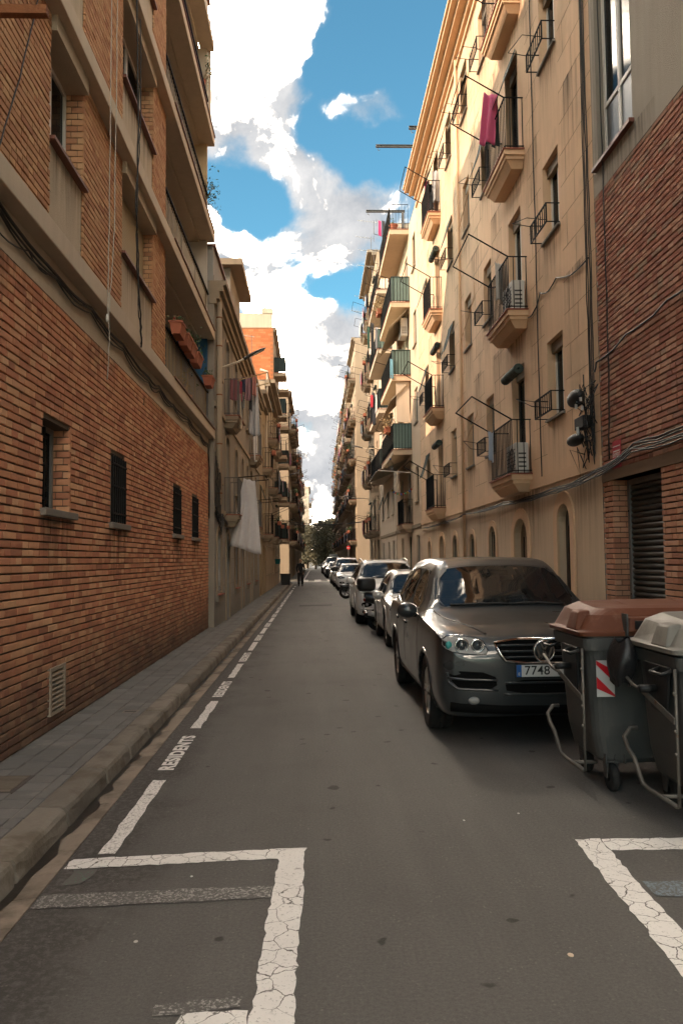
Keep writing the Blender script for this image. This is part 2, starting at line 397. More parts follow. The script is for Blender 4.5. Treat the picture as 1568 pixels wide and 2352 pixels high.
def rain(fa, par, u0, u1, vt, ln, w=0.0045):
    return MB().add([fa.P(u0, vt-ln, w), fa.P(u1, vt-ln, w), fa.P(u1, vt, w), fa.P(u0, vt, w)], [(0, 1, 2, 3)]).build('rain_streak', m_stain, par)
class Fa:
    """a street facade: u along the street, v up, w out from the wall; s = +1 faces right (left side of the street), -1 faces left"""
    def __init__(s, X, sgn): s.X = X; s.s = sgn
    def P(s, u, v, w=0.0): return Vector((s.X+s.s*w, u, v))
    def box(s, mb, u0, u1, v0, v1, w0, w1): return mb.box(s.X+s.s*w0, s.X+s.s*w1, u0, u1, v0, v1)
    def px(s, x, y):
        p = at_x(x, y, s.X); return p.y, p.z
    def wall(s, mb, u0, u1, v0, v1, ops, depth=0.2):
        us = sorted({u0, u1, *[min(max(o[0], u0), u1) for o in ops], *[min(max(o[1], u0), u1) for o in ops]})
        vs = sorted({v0, v1, *[min(max(o[2], v0), v1) for o in ops], *[min(max(o[3], v0), v1) for o in ops]})
        for a, b in zip(us, us[1:]):
            for c, d in zip(vs, vs[1:]):
                um, vm = (a+b)/2, (c+d)/2
                if any(o[0] < um < o[1] and o[2] < vm < o[3] for o in ops): continue
                mb.add([s.P(a, c), s.P(b, c), s.P(b, d), s.P(a, d)], [(0, 1, 2, 3) if s.s > 0 else (3, 2, 1, 0)])
        for o in ops:
            a, b, c, d = o[:4]
            rise = o[4] if len(o) > 4 else 0
            q = [s.P(a, c), s.P(b, c), s.P(b, d), s.P(a, d)]; k = [s.P(a, c, -depth), s.P(b, c, -depth), s.P(b, d, -depth), s.P(a, d, -depth)]
            sides = [(0, 1), (1, 2), (3, 0)] + ([] if rise else [(2, 3)])
            for i, j in sides:
                if i == 0 and j == 1 and c <= v0+1e-6: continue
                mb.add([q[i], q[j], k[j], k[i]], [(0, 1, 2, 3)])
            if rise:
                n = 10; m = (a+b)/2; h = (b-a)/2
                arc = [(m-h*math.cos(math.pi*i/n), d-rise+rise*math.sin(math.pi*i/n)) for i in range(n+1)]
                for i in range(n):
                    (p0, z0), (p1, z1) = arc[i], arc[i+1]
                    mb.add([s.P(p0, z0), s.P(p1, z1), s.P(p1, d), s.P(p0, d)], [(0, 1, 2, 3)])
                    mb.add([s.P(p0, z0), s.P(p1, z1), s.P(p1, z1, -depth), s.P(p0, z0, -depth)], [(0, 1, 2, 3)])
        return mb
# ------------------------------------------------------------------ palette
ASPH = (0.100, 0.094, 0.086)
m_asph = mat('asphalt', ASPH, 0.86, 0.22, 0.5, 0.5, 130, spots=0.85, blotch=((0.065, 0.060, 0.054), 0.7, 0.5, 0.75, 0.5))
m_gut = mat('gutter_stone', (0.24, 0.195, 0.15), 0.85, 0.2, 2, 0.3, 60, island=0.1, blotch=((0.09, 0.07, 0.05), 1.6, 0.46, 0.62, 0.75))
m_kerb = mat('kerb_stone', (0.185, 0.163, 0.132), 0.88, 0.25, 3, 0.5, 35, island=0.24, blotch=((0.10, 0.08, 0.055), 2.6, 0.45, 0.65, 0.8))
m_tile = mat('paving_tile', (0.145, 0.142, 0.132), 0.8, 0.16, 1.2, 0.35, 70, island=0.14, blotch=((0.24, 0.225, 0.20), 2.2, 0.56, 0.7, 0.6))
m_joint = mat('paving_joint', (0.10, 0.088, 0.072), 0.95, 0.2, 3, 0.3, 60)
m_tj = mat('tile_joint', (0.27, 0.245, 0.205), 0.95, 0.3, 3, 0.3, 60, blotch=((0.07, 0.06, 0.05), 1.8, .42, .6, .9))
m_white = mat('road_paint', (0.72, 0.695, 0.655), 0.75, 0.10, 4, 0.15, 80, crack=(8.0, 0.016, (0.09, 0.078, 0.064), 0.14))
m_white2 = mat('road_paint_worn', (0.71, 0.685, 0.645), 0.78, 0.08, 4, 0.15, 80, crack=(30, 0.006, (0.11, 0.097, 0.083), 0.27))
m_faint = mat('road_paint_faded', (0.34, 0.325, 0.30), 0.82, 0.1, 4, 0.15, 80, crack=(40, 0.02, (0.098, 0.092, 0.084), 0.50))
m_blue = mat('road_paint_blue_faded', (0.16, 0.21, 0.24), 0.82, 0.1, 4, 0.15, 80, crack=(40, 0.02, (0.098, 0.092, 0.084), 0.40))
m_grn = mat('green_spray_faded', (0.07, 0.17, 0.11), 0.82, 0.1, 4, 0.15, 80, crack=(40, 0.02, (0.098, 0.092, 0.084), 0.60))
BR_RED = [(0.363, 0.152, 0.086), (0.517, 0.224, 0.118), (0.588, 0.286, 0.150), (0.635, 0.350, 0.188), (0.470, 0.186, 0.102), (0.564, 0.249, 0.137), (0.682, 0.393, 0.219)]
BR_TAN = [(0.347, 0.158, 0.083), (0.452, 0.232, 0.117), (0.513, 0.295, 0.154), (0.426, 0.206, 0.109), (0.539, 0.330, 0.175), (0.469, 0.251, 0.126)]
BR_DRK = [(0.300, 0.195, 0.125), (0.250, 0.085, 0.054), (0.350, 0.138, 0.081), (0.300, 0.114, 0.070), (0.425, 0.227, 0.140), (0.325, 0.130, 0.077)]
m_br_lo = mat('brick_red', (0,)*3, 0.9, 0.16, 8, 0.45, 70, palette=BR_RED, dirt=0.8)
m_br_up = mat('brick_tan', (0,)*3, 0.9, 0.16, 8, 0.45, 70, palette=BR_TAN)
m_br_r = mat('brick_dark_red', (0,)*3, 0.9, 0.16, 8, 0.45, 70, palette=BR_DRK)
m_br_rl = mat('brick_brown', (0,)*3, 0.9, 0.16, 8, 0.45, 70, palette=[(0.350, 0.147, 0.084), (0.462, 0.224, 0.126), (0.532, 0.280, 0.168), (0.406, 0.168, 0.098)], dirt=0.5)
m_mort = mat('mortar_dark', (0.13, 0.095, 0.065), 0.95, 0.2, 3, 0.3, 60)
m_mort2 = mat('mortar_brown', (0.075, 0.045, 0.033), 0.95, 0.2, 3, 0.3, 60)
m_conc = mat('concrete_beam', (0.52, 0.43, 0.32), 0.88, 0.12, 1.2, 0.35, 60, streak=0.12)
m_rend = mat('rough_render', (0.52, 0.43, 0.315), 0.92, 0.12, 1.0, 0.9, 90, streak=0.10, blotch=((0.36, 0.30, 0.22), 0.9, 0.5, 0.75, 0.5))
m_soffit = mat('balcony_soffit', (0.48, 0.40, 0.30), 0.9, 0.1, 1.0, 0.2, 50)
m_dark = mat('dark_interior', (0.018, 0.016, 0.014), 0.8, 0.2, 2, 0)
m_iron = mat('black_iron', (0.012, 0.0115, 0.011), 0.78, 0.25, 6, 0.2, 90, spec=0.15)
m_irong = mat('grey_iron', (0.075, 0.07, 0.065), 0.5, 0.25, 6, 0.2, 90)
m_rust = mat('rusty_iron', (0.20, 0.075, 0.028), 0.85, 0.35, 10, 0.5, 60)
m_slat = mat('bronze_slat', (0.23, 0.165, 0.085), 0.45, 0.15, 3, 0.1, 60, metal=0.4, island=0.1)
m_terra = mat('terracotta', (0.36, 0.115, 0.062), 0.8, 0.15, 5, 0.2, 60, island=0.08)
m_wframe = mat('white_frame', (0.62, 0.58, 0.52), 0.45, 0.06, 3, 0.05, 60)
m_silltile = mat('brown_sill_tile', (0.15, 0.055, 0.035), 0.5, 0.2, 5, 0.2, 60)
m_sillc = mat('sill_concrete', (0.20, 0.175, 0.145), 0.9, 0.18, 4, 0.4, 60)
m_cable = mat('black_cable', (0.016, 0.015, 0.014), 0.55, 0.2, 5, 0)
m_rope = mat('pale_rope', (0.42, 0.38, 0.32), 0.85, 0.1, 5, 0)
m_glass = glass_mat('window_glass', (0.6, 0.63, 0.62), 0.45, 0.02, 1.42, 0.45)
m_leaf = mat('leaf_green', (0.05, 0.085, 0.03), 0.6, 0.3, 9, 0.1, 40, island=0.45)
m_leafdry = mat('leaf_dry', (0.25, 0.17, 0.08), 0.8, 0.3, 9, 0.1, 40, island=0.4)
m_red = mat('petal_red', (0.42, 0.03, 0.03), 0.6, 0.2, 9, 0, island=0.3)

# ------------------------------------------------------------------ ground, road, kerbs, pavements
XK0, XK1, XG = -1.80, -1.60, -1.415        # kerb inner edge, kerb face, gutter edge
XRK = 3.15                                  # right kerb face
g = struct(MB().box(-400, 400, -60, 900, -1.2, -0.02).build('ground', mat('ground_earth', (0.12, 0.105, 0.085), 0.95, 0.2, 0.2, 0.2, 20)))
road = struct(MB().box(XG, XRK, -12, 260, -0.3, 0.0).build('road', m_asph))
xstreet = struct(MB().box(-60, XG-0.001, 56.5, 63.0, -0.3, -0.001).box(XRK+0.001, 60, 56.5, 63.0, -0.3, -0.001).build('cross_street', m_asph))
gut = struct(MB().box(XK1-0.05, XG-0.004, -12, 56.4, -0.3, -0.012).build('gutter', m_joint))
kerb = struct(MB().box(XK0+0.01, XK1-0.02, -12, 56.4, -0.3, 0.085).build('kerb', m_joint))
pav = struct(MB().box(-2.8, XK0+0.006, -12, 56.4, -0.3, 0.112).build('pavement', m_tj))
pavr = struct(MB().box(XRK, 4.3, -12, 56.4, -0.3, 0.118).build('pavement_right', mat('paving_right', (0.17, 0.16, 0.14), 0.85, 0.15, 1.2, 0.3, 60)))
for (a, b, n) in ((-3.2, -1.2, 'pavement_far'), (2.75, 4.3, 'pavement_far_right')):
    struct(MB().box(a, b, 63.2, 240, -0.3, 0.12).build(n, mat('paving_far', (0.18, 0.165, 0.14), 0.85, 0.15, 1.2, 0.3, 60)))

def soft_block(L, W, H, jit, cham, seed):
    """a worn stone: chamfered top, slightly uneven"""
    rr = random.Random(seed); c = cham
    pts = []
    for (z, ins) in ((-H, 0), (-c, 0), (0, c)):
        for sx, sy in ((-1, -1), (1, -1), (1, 1), (-1, 1)):
            pts.append((sx*(W/2-ins)+rr.uniform(-jit, jit), sy*(L/2-ins)+rr.uniform(-jit, jit), z+rr.uniform(-jit, jit)*0.7))
    fs = [(8, 9, 10, 11)]
    for k in (0, 4):
        for i in range(4): fs.append((k+i, k+(i+1) % 4, k+4+(i+1) % 4, k+4+i))
    return MB().add(pts, fs)
tile_me = [soft_block(0.190, 0.190, 0.03, 0.0025, 0.004, i).mesh('paving_tile', m_tile) for i in range(6)]
ny = 74
y = 3.2
for i in range(ny):
    for j in range(4):
        x = -2.49+0.10+0.2*j if j < 3 else None
        if x is None: continue
        if 5.62 < y < 6.12 and j < 2: continue
        o = obj('tile', random.choice(tile_me), pav, loc=(x, y, 0.12+random.uniform(-0.0025, 0.0025)), rot=(random.uniform(-.008, .008), random.uniform(-.008, .008), 0))
    y += 0.2
edge_me = [soft_block(0.190, 0.078, 0.03, 0.0025, 0.004, 50+i).mesh('paving_tile_cut', m_tile) for i in range(3)]
for i in range(ny):
    obj('tile', random.choice(edge_me), pav, loc=(-1.848, 3.2+0.2*i, 0.12+random.uniform(-0.002, 0.002)))
# the tiles farther on, too small to tell apart
mb = MB()
yy = 3.2+0.2*ny
while yy < 56.2:
    for j in range(3):
        x = -2.39+0.2*j; mb.box(x-.095, x+.095, yy-.095, yy+.095, 0.09, 0.12+random.uniform(-.002, .002))
    mb.box(-1.889, -1.807, yy-.098, yy+.098, 0.09, 0.12); yy += 0.2
yy = 3.0
while yy > -6:
    for j in range(3):
        x = -2.39+0.2*j; mb.box(x-.095, x+.095, yy-.095, yy+.095, 0.09, 0.12)
    mb.box(-1.889, -1.807, yy-.098, yy+.098, 0.09, 0.12); yy -= 0.2
o = mb.build('far_tiles', m_tile, pav); o['kind'] = 'stuff'
# kerb stones
y = -3.0; k = 0
while y < 56:
    L = random.uniform(0.72, 1.05)
    rr = random.Random(k); n = 7
    prof = [(XK0-0.0, 0.02), (XK0+0.002, 0.122), (XK0+0.02, 0.128), (XK1-0.10, 0.127), (XK1-0.045, 0.124), (XK1-0.018, 0.113), (XK1-0.004, 0.088), (XK1+0.002, 0.05), (XK1+0.008, 0.01), (XK1+0.012, -0.03)]
    def fn(a, b):
        i = min(int(b*(len(prof)-1)), len(prof)-2); t = b*(len(prof)-1)-i
        px_, pz = prof[i][0]*(1-t)+prof[i+1][0]*t, prof[i][1]*(1-t)+prof[i+1][1]*t
        a = (0, .015, .05, .2, .4, .6, .8, .95, .985, 1)[round(a*9)]; e = (0.014 if a in (0, 1) else .002 if a in (.015, .985) else 0)
        return (px_+rr.uniform(-.004, .004)-(e*1.6 if b > .5 else 0), y+0.009+(L-0.018)*a, pz-e+rr.uniform(-.0035, .0035))
    MB().grid(fn, 9, 9).build('kerb_stone', m_kerb, kerb, smooth=False); y += L; k += 1
y = -3.0
while y < 56:
    L = random.uniform(0.27, 0.33)
    if y > 22: L = 1.5
    MB().hexa([(XK1+0.012, y+.003, -.1), (XG-.003, y+.003, -.1), (XG-.003, y+L-.003, -.1), (XK1+.012, y+L-.003, -.1),
               (XK1+.012, y+.003, -.012+random.uniform(-.002, .002)), (XG-.003, y+.003, 0.003+random.uniform(-.002, .002)), (XG-.003, y+L-.003, 0.003+random.uniform(-.002, .002)), (XK1+.012, y+L-.003, -.012)]).build('gutter_stone', m_gut, gut)
    y += L
# iron cover and slot drain in the pavement
cov = thing('pavement_cover', 'worn square ribbed cover let into the pavement by the brick wall', 'cover', (-2.2, 5.87, 0.12))
mb = MB(); mb.box(-2.42, -2.08, 5.65, 6.09, 0.10, 0.122); mb.build('frame', mat('cover_frame', (0.07, 0.06, 0.05), 0.7, 0.3, 8, 0.4, 60), cov)
for i in range(11):
    MB().box(-2.39, -2.11, 5.675+i*0.036, 5.70+i*0.036, 0.1225, 0.1285).build('rib', mat('cover_rib', (0.15, 0.125, 0.095), 0.8, 0.35, 12, 0.4, 60, island=0.2), cov)
dr = thing('pavement_drain', 'small dark slot drain in the grey pavement tiles', 'drain', (-2.0, 8.6, 0.12))
MB().box(-2.02, -1.86, 8.50, 8.64, 0.11, 0.1235).build('frame', m_sillc, dr)
MB().box(-2.0, -1.88, 8.53, 8.58, 0.1225, 0.1245).build('slot', m_dark, dr)

# ------------------------------------------------------------------ road markings (thin sheets of paint on the asphalt)
ZP = 0.004
def sheet(name, pts, m, z=ZP, seg=0.05, ragged=0.009):
    """a quad of paint with slightly ragged edges"""
    a, b, c, d = [Vector((p[0], p[1], z)) for p in pts]
    n = max(2, int((b-a).length/seg)); k = max(2, int((d-a).length/seg))
    rr = random.Random(len(bpy.data.objects))
    def fn(u, v):
        p = a.lerp(b, u).lerp(d.lerp(c, u), v)
        if u in (0, 1) or v in (0, 1): p = p+Vector((rr.uniform(-ragged, ragged), rr.uniform(-ragged, ragged), 0))
        return p
    return MB().grid(fn, n, k).build(name, m, road)
sheet('bay_marking', [(-1.40, 4.56), (-0.215, 4.645), (-0.215, 4.80), (-1.385, 4.71)], m_white)
sheet('bay_marking', [(-0.26, 2.62), (-0.10, 2.62), (-0.062, 4.80), (-0.214, 4.80)], m_white, z=ZP+0.0008)
yb_ = at_z(480, 2328).y
sheet('bay_marking', [(-0.53, yb_-.17), (-0.262, yb_-.17), (-0.258, yb_+.005), (-0.515, yb_)], m_white)
sheet('bay_marking', [(1.43, 2.3), (1.585, 2.3), (1.70, 4.84), (1.545, 4.84)], m_white, z=ZP+0.0008)
sheet('bay_marking', [(1.702, 4.655), (3.0, 4.62), (3.0, 4.81), (1.702, 4.84)], m_white)
sheet('faded_marking', [(-1.40, 4.06), (-0.235, 4.12), (-0.235, 4.27), (-1.40, 4.22)], m_faint, z=ZP+0.0004)
sheet('faded_marking', [(1.69, 4.02), (3.0, 4.0), (3.0, 4.19), (1.69, 4.21)], m_blue, z=ZP+0.0004)
sheet('faded_marking', [(-0.62, 3.10), (-0.29, 3.14), (-0.29, 3.22), (-0.62, 3.18)], m_faint, z=ZP+0.0004)
sheet('faded_marking', [(-1.34, 4.34), (-1.24, 4.36), (-1.20, 4.55), (-1.33, 4.55)], m_grn, z=ZP+0.0002)
m_white3 = mat('road_paint_lettering', (0.72, 0.695, 0.655), 0.75, 0.08, 4, 0.15, 80, crack=(30, 0.004, (0.11, 0.097, 0.083), 0.12))
lm = text_mesh('RESIDENTS', 0.165, m_white3, 1.10, 0.0075)
xs = [v.co.x for v in lm.vertices]; lw = max(xs)-min(xs)
for v in lm.vertices: v.co.x *= 1.26/lw
y = 4.78; k = 0
while y < 52:
    sheet('dash_marking', [(-1.262, y), (-1.165, y), (-1.165, y+1.55), (-1.262, y+1.55)], m_white2, seg=0.12 if y < 12 else 1.0)
    if y < 40: obj('residents_lettering', lm, road, loc=(-1.212, y+2.47, ZP), rot=(0, 0, math.pi/2))
    y += 3.45; k += 1
for r_ in (62.6, 65.4):
    for i in range(5): sheet('crossing_stripe', [(-1.0+i*1.02, r_), (-0.48+i*1.02, r_), (-0.48+i*1.02, r_+1.5), (-1.0+i*1.02, r_+1.5)], m_white2, seg=1)
sheet('stop_line', [(-1.3, 60.9), (2.0, 60.9), (2.0, 61.2), (-1.3, 61.2)], m_white2, seg=2)
sheet('far_edge_line', [(-0.92, 68), (-0.80, 68), (-0.62, 120), (-0.72, 120)], m_white2, seg=4)
wet = MB(); wr = random.Random(3); ww = [.02+.05*abs(math.sin(k*.9)+wr.uniform(-.6, .6)) for k in range(241)]
wet.grid(lambda a, b: (XK1+.005+ww[round(a*240)]*b, -2+32*a, -.0075+.0835*ww[round(a*240)]*b), 240, 1); wet.build('damp_line', mat('damp_dirt', (0.018, 0.015, 0.012), .35, .2, 3, .1), gut)
sheet('asphalt_patch', [(-0.55, 29.0), (0.65, 29.3), (0.65, 30.1), (-0.55, 29.9)], mat('asphalt_patch', (0.035, 0.032, 0.03), 0.85, 0.2, 2, 0.4, 120), z=0.003, seg=0.5)
sheet('asphalt_patch', [(0.4, 41), (1.2, 41), (1.2, 41.3), (0.4, 41.3)], MATS['asphalt_patch'], z=0.003, seg=0.5)

# ------------------------------------------------------------------ bricks
def proj(p):
    q = CAMROT.transposed() @ (Vector(p)-Vector((0, 0, CAMZ)))
    if q.z > -0.05: return None
    return 784+FPX*q.x/-q.z, 1176-FPX*q.y/-q.z
def in_frame(p, m=30):
    q = proj(p); return q is not None and -m < q[0] < 1568+m and -m < q[1] < 2352+m
def lay(u0, u1, v0, v1, ops, pitch=0.0705, bl=0.27, joint=0.016, jv=0.006, seed=1, half=.5):
    """brick rectangles of a running bond with odd headers, cut at the openings"""
    rr = random.Random(seed); out = []
    n = max(1, round((v1-v0)/pitch)); p = (v1-v0)/n
    for k in range(n):
        a, b = v0+k*p+joint/2, v0+(k+1)*p-joint/2
        cuts = sorted([(o[0], o[1]) for o in ops if o[2] < b-0.01 and o[3] > a+0.01])
        spans = []; s = u0
        for c in cuts:
            if c[0] > s: spans.append((s, c[0]))
            s = max(s, c[1])
        if s < u1: spans.append((s, u1))
        off = (k % 2)*bl/2+rr.uniform(-.03, .03)
        for (s0, s1) in spans:
            x = s0-((s0-u0+off) % bl)
            while x < s1-0.02:
                L = bl if rr.random() > half else bl/2
                e0, e1 = max(x, s0), min(x+L-jv, s1)
                if e1-e0 > 0.035: out.append((e0, e1, a, b))
                x += L
    return out
def brick_mesh(L, H, D, seed, s):
    rr = random.Random(seed); j = 0.0022; c = 0.003
    v = []
    for (w, ins) in ((-D, 0), (-c, 0), (0, c)):
        for (u, h) in ((-1, -1), (1, -1), (1, 1), (-1, 1)):
            v.append((s*(w+rr.uniform(-j, j)*.8), u*(L/2-ins)+rr.uniform(-j, j), h*(H/2-ins)+rr.uniform(-j, j)))
    f = [(8, 9, 10, 11)]
    for k in (0, 4):
        for i in range(4): f.append((k+i, k+(i+1) % 4, k+4+(i+1) % 4, k+4+i))
    return v, f
def place_bricks(fa, rects, m, parent, single=300, D=0.021, rest='bricks_beyond'):
    """the bricks that show largest are pieces of their own, the rest one mesh"""
    def key(r):
        p = fa.P((r[0]+r[1])/2, (r[2]+r[3])/2)
        if not in_frame(p): return 1e9
        d = (p-Vector((0, 0, CAMZ))); return d.length**3/abs(fa.X)/max(0.05, r[1]-r[0])
    rects = sorted(rects, key=key)
    cache = {}
    for r in rects[:single]:
        L = round((r[1]-r[0])/0.02)*0.02; H = r[3]-r[2]; q = random.randrange(4)
        kk = (L, round(H, 4), q)
        if kk not in cache:
            v, f = brick_mesh(L, H, D, hash(kk) & 0xffff, fa.s); cache[kk] = MB().add(v, f).mesh('brick', m)
        obj('brick', cache[kk], parent, loc=fa.P((r[0]+r[1])/2, (r[2]+r[3])/2, random.uniform(-.0025, .0025)))
    mb = MB(); i = 0
    for r in rects[single:]:
        v, f = brick_mesh(r[1]-r[0], r[3]-r[2], D, i, fa.s); i += 1
        c = fa.P((r[0]+r[1])/2, (r[2]+r[3])/2, random.uniform(-.0025, .0025))
        mb.add([(c.x+a, c.y+b, c.z+d) for a, b, d in v], f)
    if mb.v:
        o = mb.build(rest, m, parent); o['kind'] = 'stuff'
def reveal_bricks(fa, mb, u, v0, v1, depth, pitch=0.0705, near=True):
    """brick ends on the jamb of an opening (u = jamb), face looking towards -u"""
    n = round((v1-v0)/pitch); p = (v1-v0)/n
    for k in range(n):
        cutw = -depth*(0.36 if k % 2 else 0.72)
        for (a, b) in ((-depth, cutw-.005), (cutw+.005, -0.001)):
            fa.box(mb, u-0.012+random.uniform(-.002, .002), u+0.03, v0+k*p+.006, v0+(k+1)*p-.006, a, b)
def leaves(mb, c, spread, n, size, up=0.3):
    for i in range(n):
        p = Vector(c)+Vector((random.gauss(0, spread[0]), random.gauss(0, spread[1]), random.gauss(0, spread[2])))
        a = Vector((random.gauss(0, 1), random.gauss(0, 1), random.gauss(0, 1)+up)).normalized()
        b = a.cross(Vector((random.gauss(0, 1), random.gauss(0, 1), random.gauss(0, 1)))).normalized()
        s = size*random.uniform(.6, 1.4)
        mb.add([p-a*s, p-b*s*.45, p+a*s, p+b*s*.45], [(0, 1, 2, 3)])
    return mb

# scraps of litter on the asphalt
for i, (px_, py_, w_, c_, lab) in enumerate(((1310, 2196, .014, (.62, .48, .36), 'pale cigarette-end sized scrap on the asphalt right of centre'), (1065, 1886, .008, (.7, .68, .64), 'tiny white scrap in the middle of the road'), (1190, 1870, .008, (.7, .68, .64), 'tiny white scrap on the road before the bins'), (440, 2015, .008, (.6, .57, .52), 'small pale scrap inside the marked bay'), (312, 2165, .010, (.45, .42, .38), 'flat grey chewing-gum blot inside the marked bay'))):
    p = at_z(px_, py_); mb = MB(); mb.ell((p.x, p.y, .0035), (w_, w_*1.3, .003), 9, 5); tag(mb.build('litter_scrap', mat('litter_%d' % i, c_, .8, .1, 9, 0)), lab, 'litter')
# ------------------------------------------------------------------ left: brick apartment building
XL = -2.49
fl = Fa(XL, 1); flm = Fa(XL-0.019, 1)
U1 = 18.95; UB = -1.4; ZB0 = 4.81; FH = 2.40; NF = 4; HB = 0.21  # both brick buildings stop at UB, out of view, to let skylight in
lb = thing('brick_apartment_building', 'long red and tan brick apartment building with concrete bands on the left', 'building', (XL-4, 8, 0.1))
gw = [(7.39, 8.22, 2.2, 3.05), (9.84, 10.6, 2.18, 3.05), (14.2, 15.0, 2.18, 3.05), (16.4, 17.2, 2.18, 3.05)]
vent = (7.66, 8.08, 0.27, 0.68)
hole = (11.72, 11.84, 4.02, 4.13)
mb = MB(); flm.wall(mb, UB, U1, 0.1, 4.22, gw+[vent, hole], 0.22); mb.build('wall', m_mort, lb)
MB().box(XL-9, XL-.01, UB-.02, UB+.02, .1, 15.3).build('cut_end_wall', m_br_lo, lb)
MB().box(XL-9, XL-0.26, UB+.02, U1, 0.1, 4.6).box(XL-9, XL-1.36, UB+.02, U1-.05, 4.6, 15.3).box(XL-1.36, XL-.26, UB+.02, 13.3, 4.6, 15.3).build('inner_walls', m_dark, lb)
place_bricks(fl, lay(2.2, U1, 0.12, 4.22, gw+[vent, hole], seed=3), m_br_lo, lb)
mb = MB()
for o in gw[:2]: reveal_bricks(fl, mb, o[1], o[2], o[3], 0.2)
o = mb.build('reveal_bricks', m_br_lo, lb); o['kind'] = 'stuff'
# render band, beams
mb = MB(); fl.box(mb, UB, U1, 4.22, 4.62, -0.2, 0.004); mb.build('render_band', m_rend, lb)
for f in range(NF+1):
    z = ZB0+f*FH
    mb = MB(); fl.box(mb, UB, U1+0.04, z-HB, z, -0.2, 0.15); mb.build('concrete_beam', m_conc, lb, bevel=0.01)
mb = MB(); fl.box(mb, UB, U1, ZB0+NF*FH, 15.35, -0.3, 0.0); mb.build('parapet', m_conc, lb)
mb = MB(); fl.box(mb, UB, U1, 15.35, 15.42, -0.36, 0.06); mb.build('parapet_coping', m_silltile, lb)
bays = [(7.5, 8.59), (10.35, 12.37)]
ops = []
for f in range(NF):
    z = ZB0+f*FH
    for b in bays: ops.append((b[0], b[1], z, z+FH-HB))
mb = MB(); flm.wall(mb, UB, 13.43, ZB0, ZB0+NF*FH, ops, 0.24); mb.build('upper_wall', m_mort, lb)
rects = []
for f in range(NF): rects += lay(3.0, 13.43, ZB0+f*FH, ZB0+(f+1)*FH-HB, ops, seed=20+f)
rects = [r for r in rects if r[2] < 11.8]
place_bricks(fl, rects, m_br_up, lb, single=300, rest='upper_bricks_beyond')
mb = MB()
def window_unit(fa, parent, u0, u1, v0, v1, w, m_f=None, mull=1, frame=0.05, name='window', pane=None, tr=None, th=0.05):
    """frame with its panes; w = depth of the frame's face behind the wall"""
    m_f = m_f or m_wframe
    mb = MB(); fa.box(mb, u0, u1, v0, v0+frame, w-th, w); fa.box(mb, u0, u1, v1-frame, v1, w-th, w)
    fa.box(mb, u0, u0+frame, v0+frame, v1-frame, w-th, w); fa.box(mb, u1-frame, u1, v0+frame, v1-frame, w-th, w)
    n = mull+1; iw = (u1-u0-2*frame)/n
    for i in range(1, n): fa.box(mb, u0+frame+i*iw-frame*.6, u0+frame+i*iw+frame*.6, v0+frame, v1-frame, w-th, w+.004)
    if tr: fa.box(mb, u0+frame, u1-frame, tr-frame*.5, tr+frame*.5, w-th, w+.002)
    o = mb.build(name, m_f, parent)
    for i in range(n):
        pb = MB(); fa.box(pb, u0+frame+i*iw+.001, u0+frame+(i+1)*iw-.001, v0+frame, v1-frame, w-th*.7, w-th*.5); pb.build('pane', pane or m_glass, o)
    return o
for f in range(NF):
    z = ZB0+f*FH
    for bi, b in enumerate(bays):
        sp = MB(); fl.box(sp, b[0], b[1], z, z+0.94, -0.22, -0.025); sp.build('spandrel', m_rend, lb)
        s2 = MB(); fl.box(s2, b[0]-0.02, b[1]+0.03, z+0.94, z+0.975, -0.22, 0.05); s2.build('sill', m_silltile, lb)
        ln = MB(); fl.box(ln, b[0], b[1], z+2.03, z+FH-HB, -0.23, 0.055); ln.build('lintel', m_rend, lb)
        if f < 3:
            wn = window_unit(fl, lb, b[0]+.01, b[1]-.01, z+0.975, z+2.03, -0.19, mull=1)
            if bi == 1 and f == 0:
                sl = MB()
                nn = 24
                for k in range(nn):
                    v = z+1.0+k*(1.0/nn); p0 = fl.P(b[0]+.04, v, -.165); p1 = fl.P(b[1]-.04, v+.036, -.15)
                    sl.box(p0.x, p1.x, p0.y, p1.y, v, v+.036)
                sl.build('roller_blind', mat('blind_cream', (0.34, 0.27, 0.16), 0.6, 0.08, 2, 0.1, 40), wn)
        reveal_bricks(fl, mb, b[1], z+0.98, z+2.03, 0.19)
o = mb.build('reveal_bricks', m_br_up, lb); o['kind'] = 'stuff'
# ground-floor barred windows
for i, o_ in enumerate(gw):
    u0, u1, v0, v1 = o_
    wn = window_unit(fl, lb, u0+.005, u1-.005, v0, v1, -0.17 if i == 0 else -0.1, mull=1, m_f=mat('old_frame', (0.22, 0.20, 0.175), 0.7, 0.15, 5, 0.2, 60))
    sl = MB(); fl.box(sl, u0-.06, u1+.12, v0-.07, v0-.001, -0.2, 0.055); sl.build('sill', m_sillc, wn, bevel=0.008)
    wb = -0.13 if i == 0 else 0.012
    nb = 5 if i == 0 else 7
    for k in range(nb):
        u = u0+.05+(u1-u0-.1)*k/(nb-1)*(0.5 if i == 0 else 1)
        b_ = MB(); fl.box(b_, u-.012, u+.012, v0+.01, v1-.03, wb-.012, wb+.012); b_.build('bar', m_iron, wn)
    for v in (v0+.12, (v0+v1)/2+.03, v1-.13):
        b_ = MB(); fl.box(b_, u0+.01, u1-.01 if i else (u0+u1)/2+.06, v-.012, v+.012, wb-.006, wb+.016); b_.build('cross_bar', m_iron, wn)
for (a, b, c, d) in gw: rain(fl, lb, a-.1, b+.15, c-.075, .9, .006)
for f in range(2):
    for b in bays: rain(fl, lb, b[0]+.02, b[1]-.02, ZB0+f*FH+.935, .8, -.02)
for (a, b, l) in ((5.5, 7.0, .5), (8.7, 10.2, .6), (12.2, 13.4, .7), (15.0, 16.4, .5), (17.2, 18.8, .8)): rain(fl, lb, a, b, 4.22, l, .006)
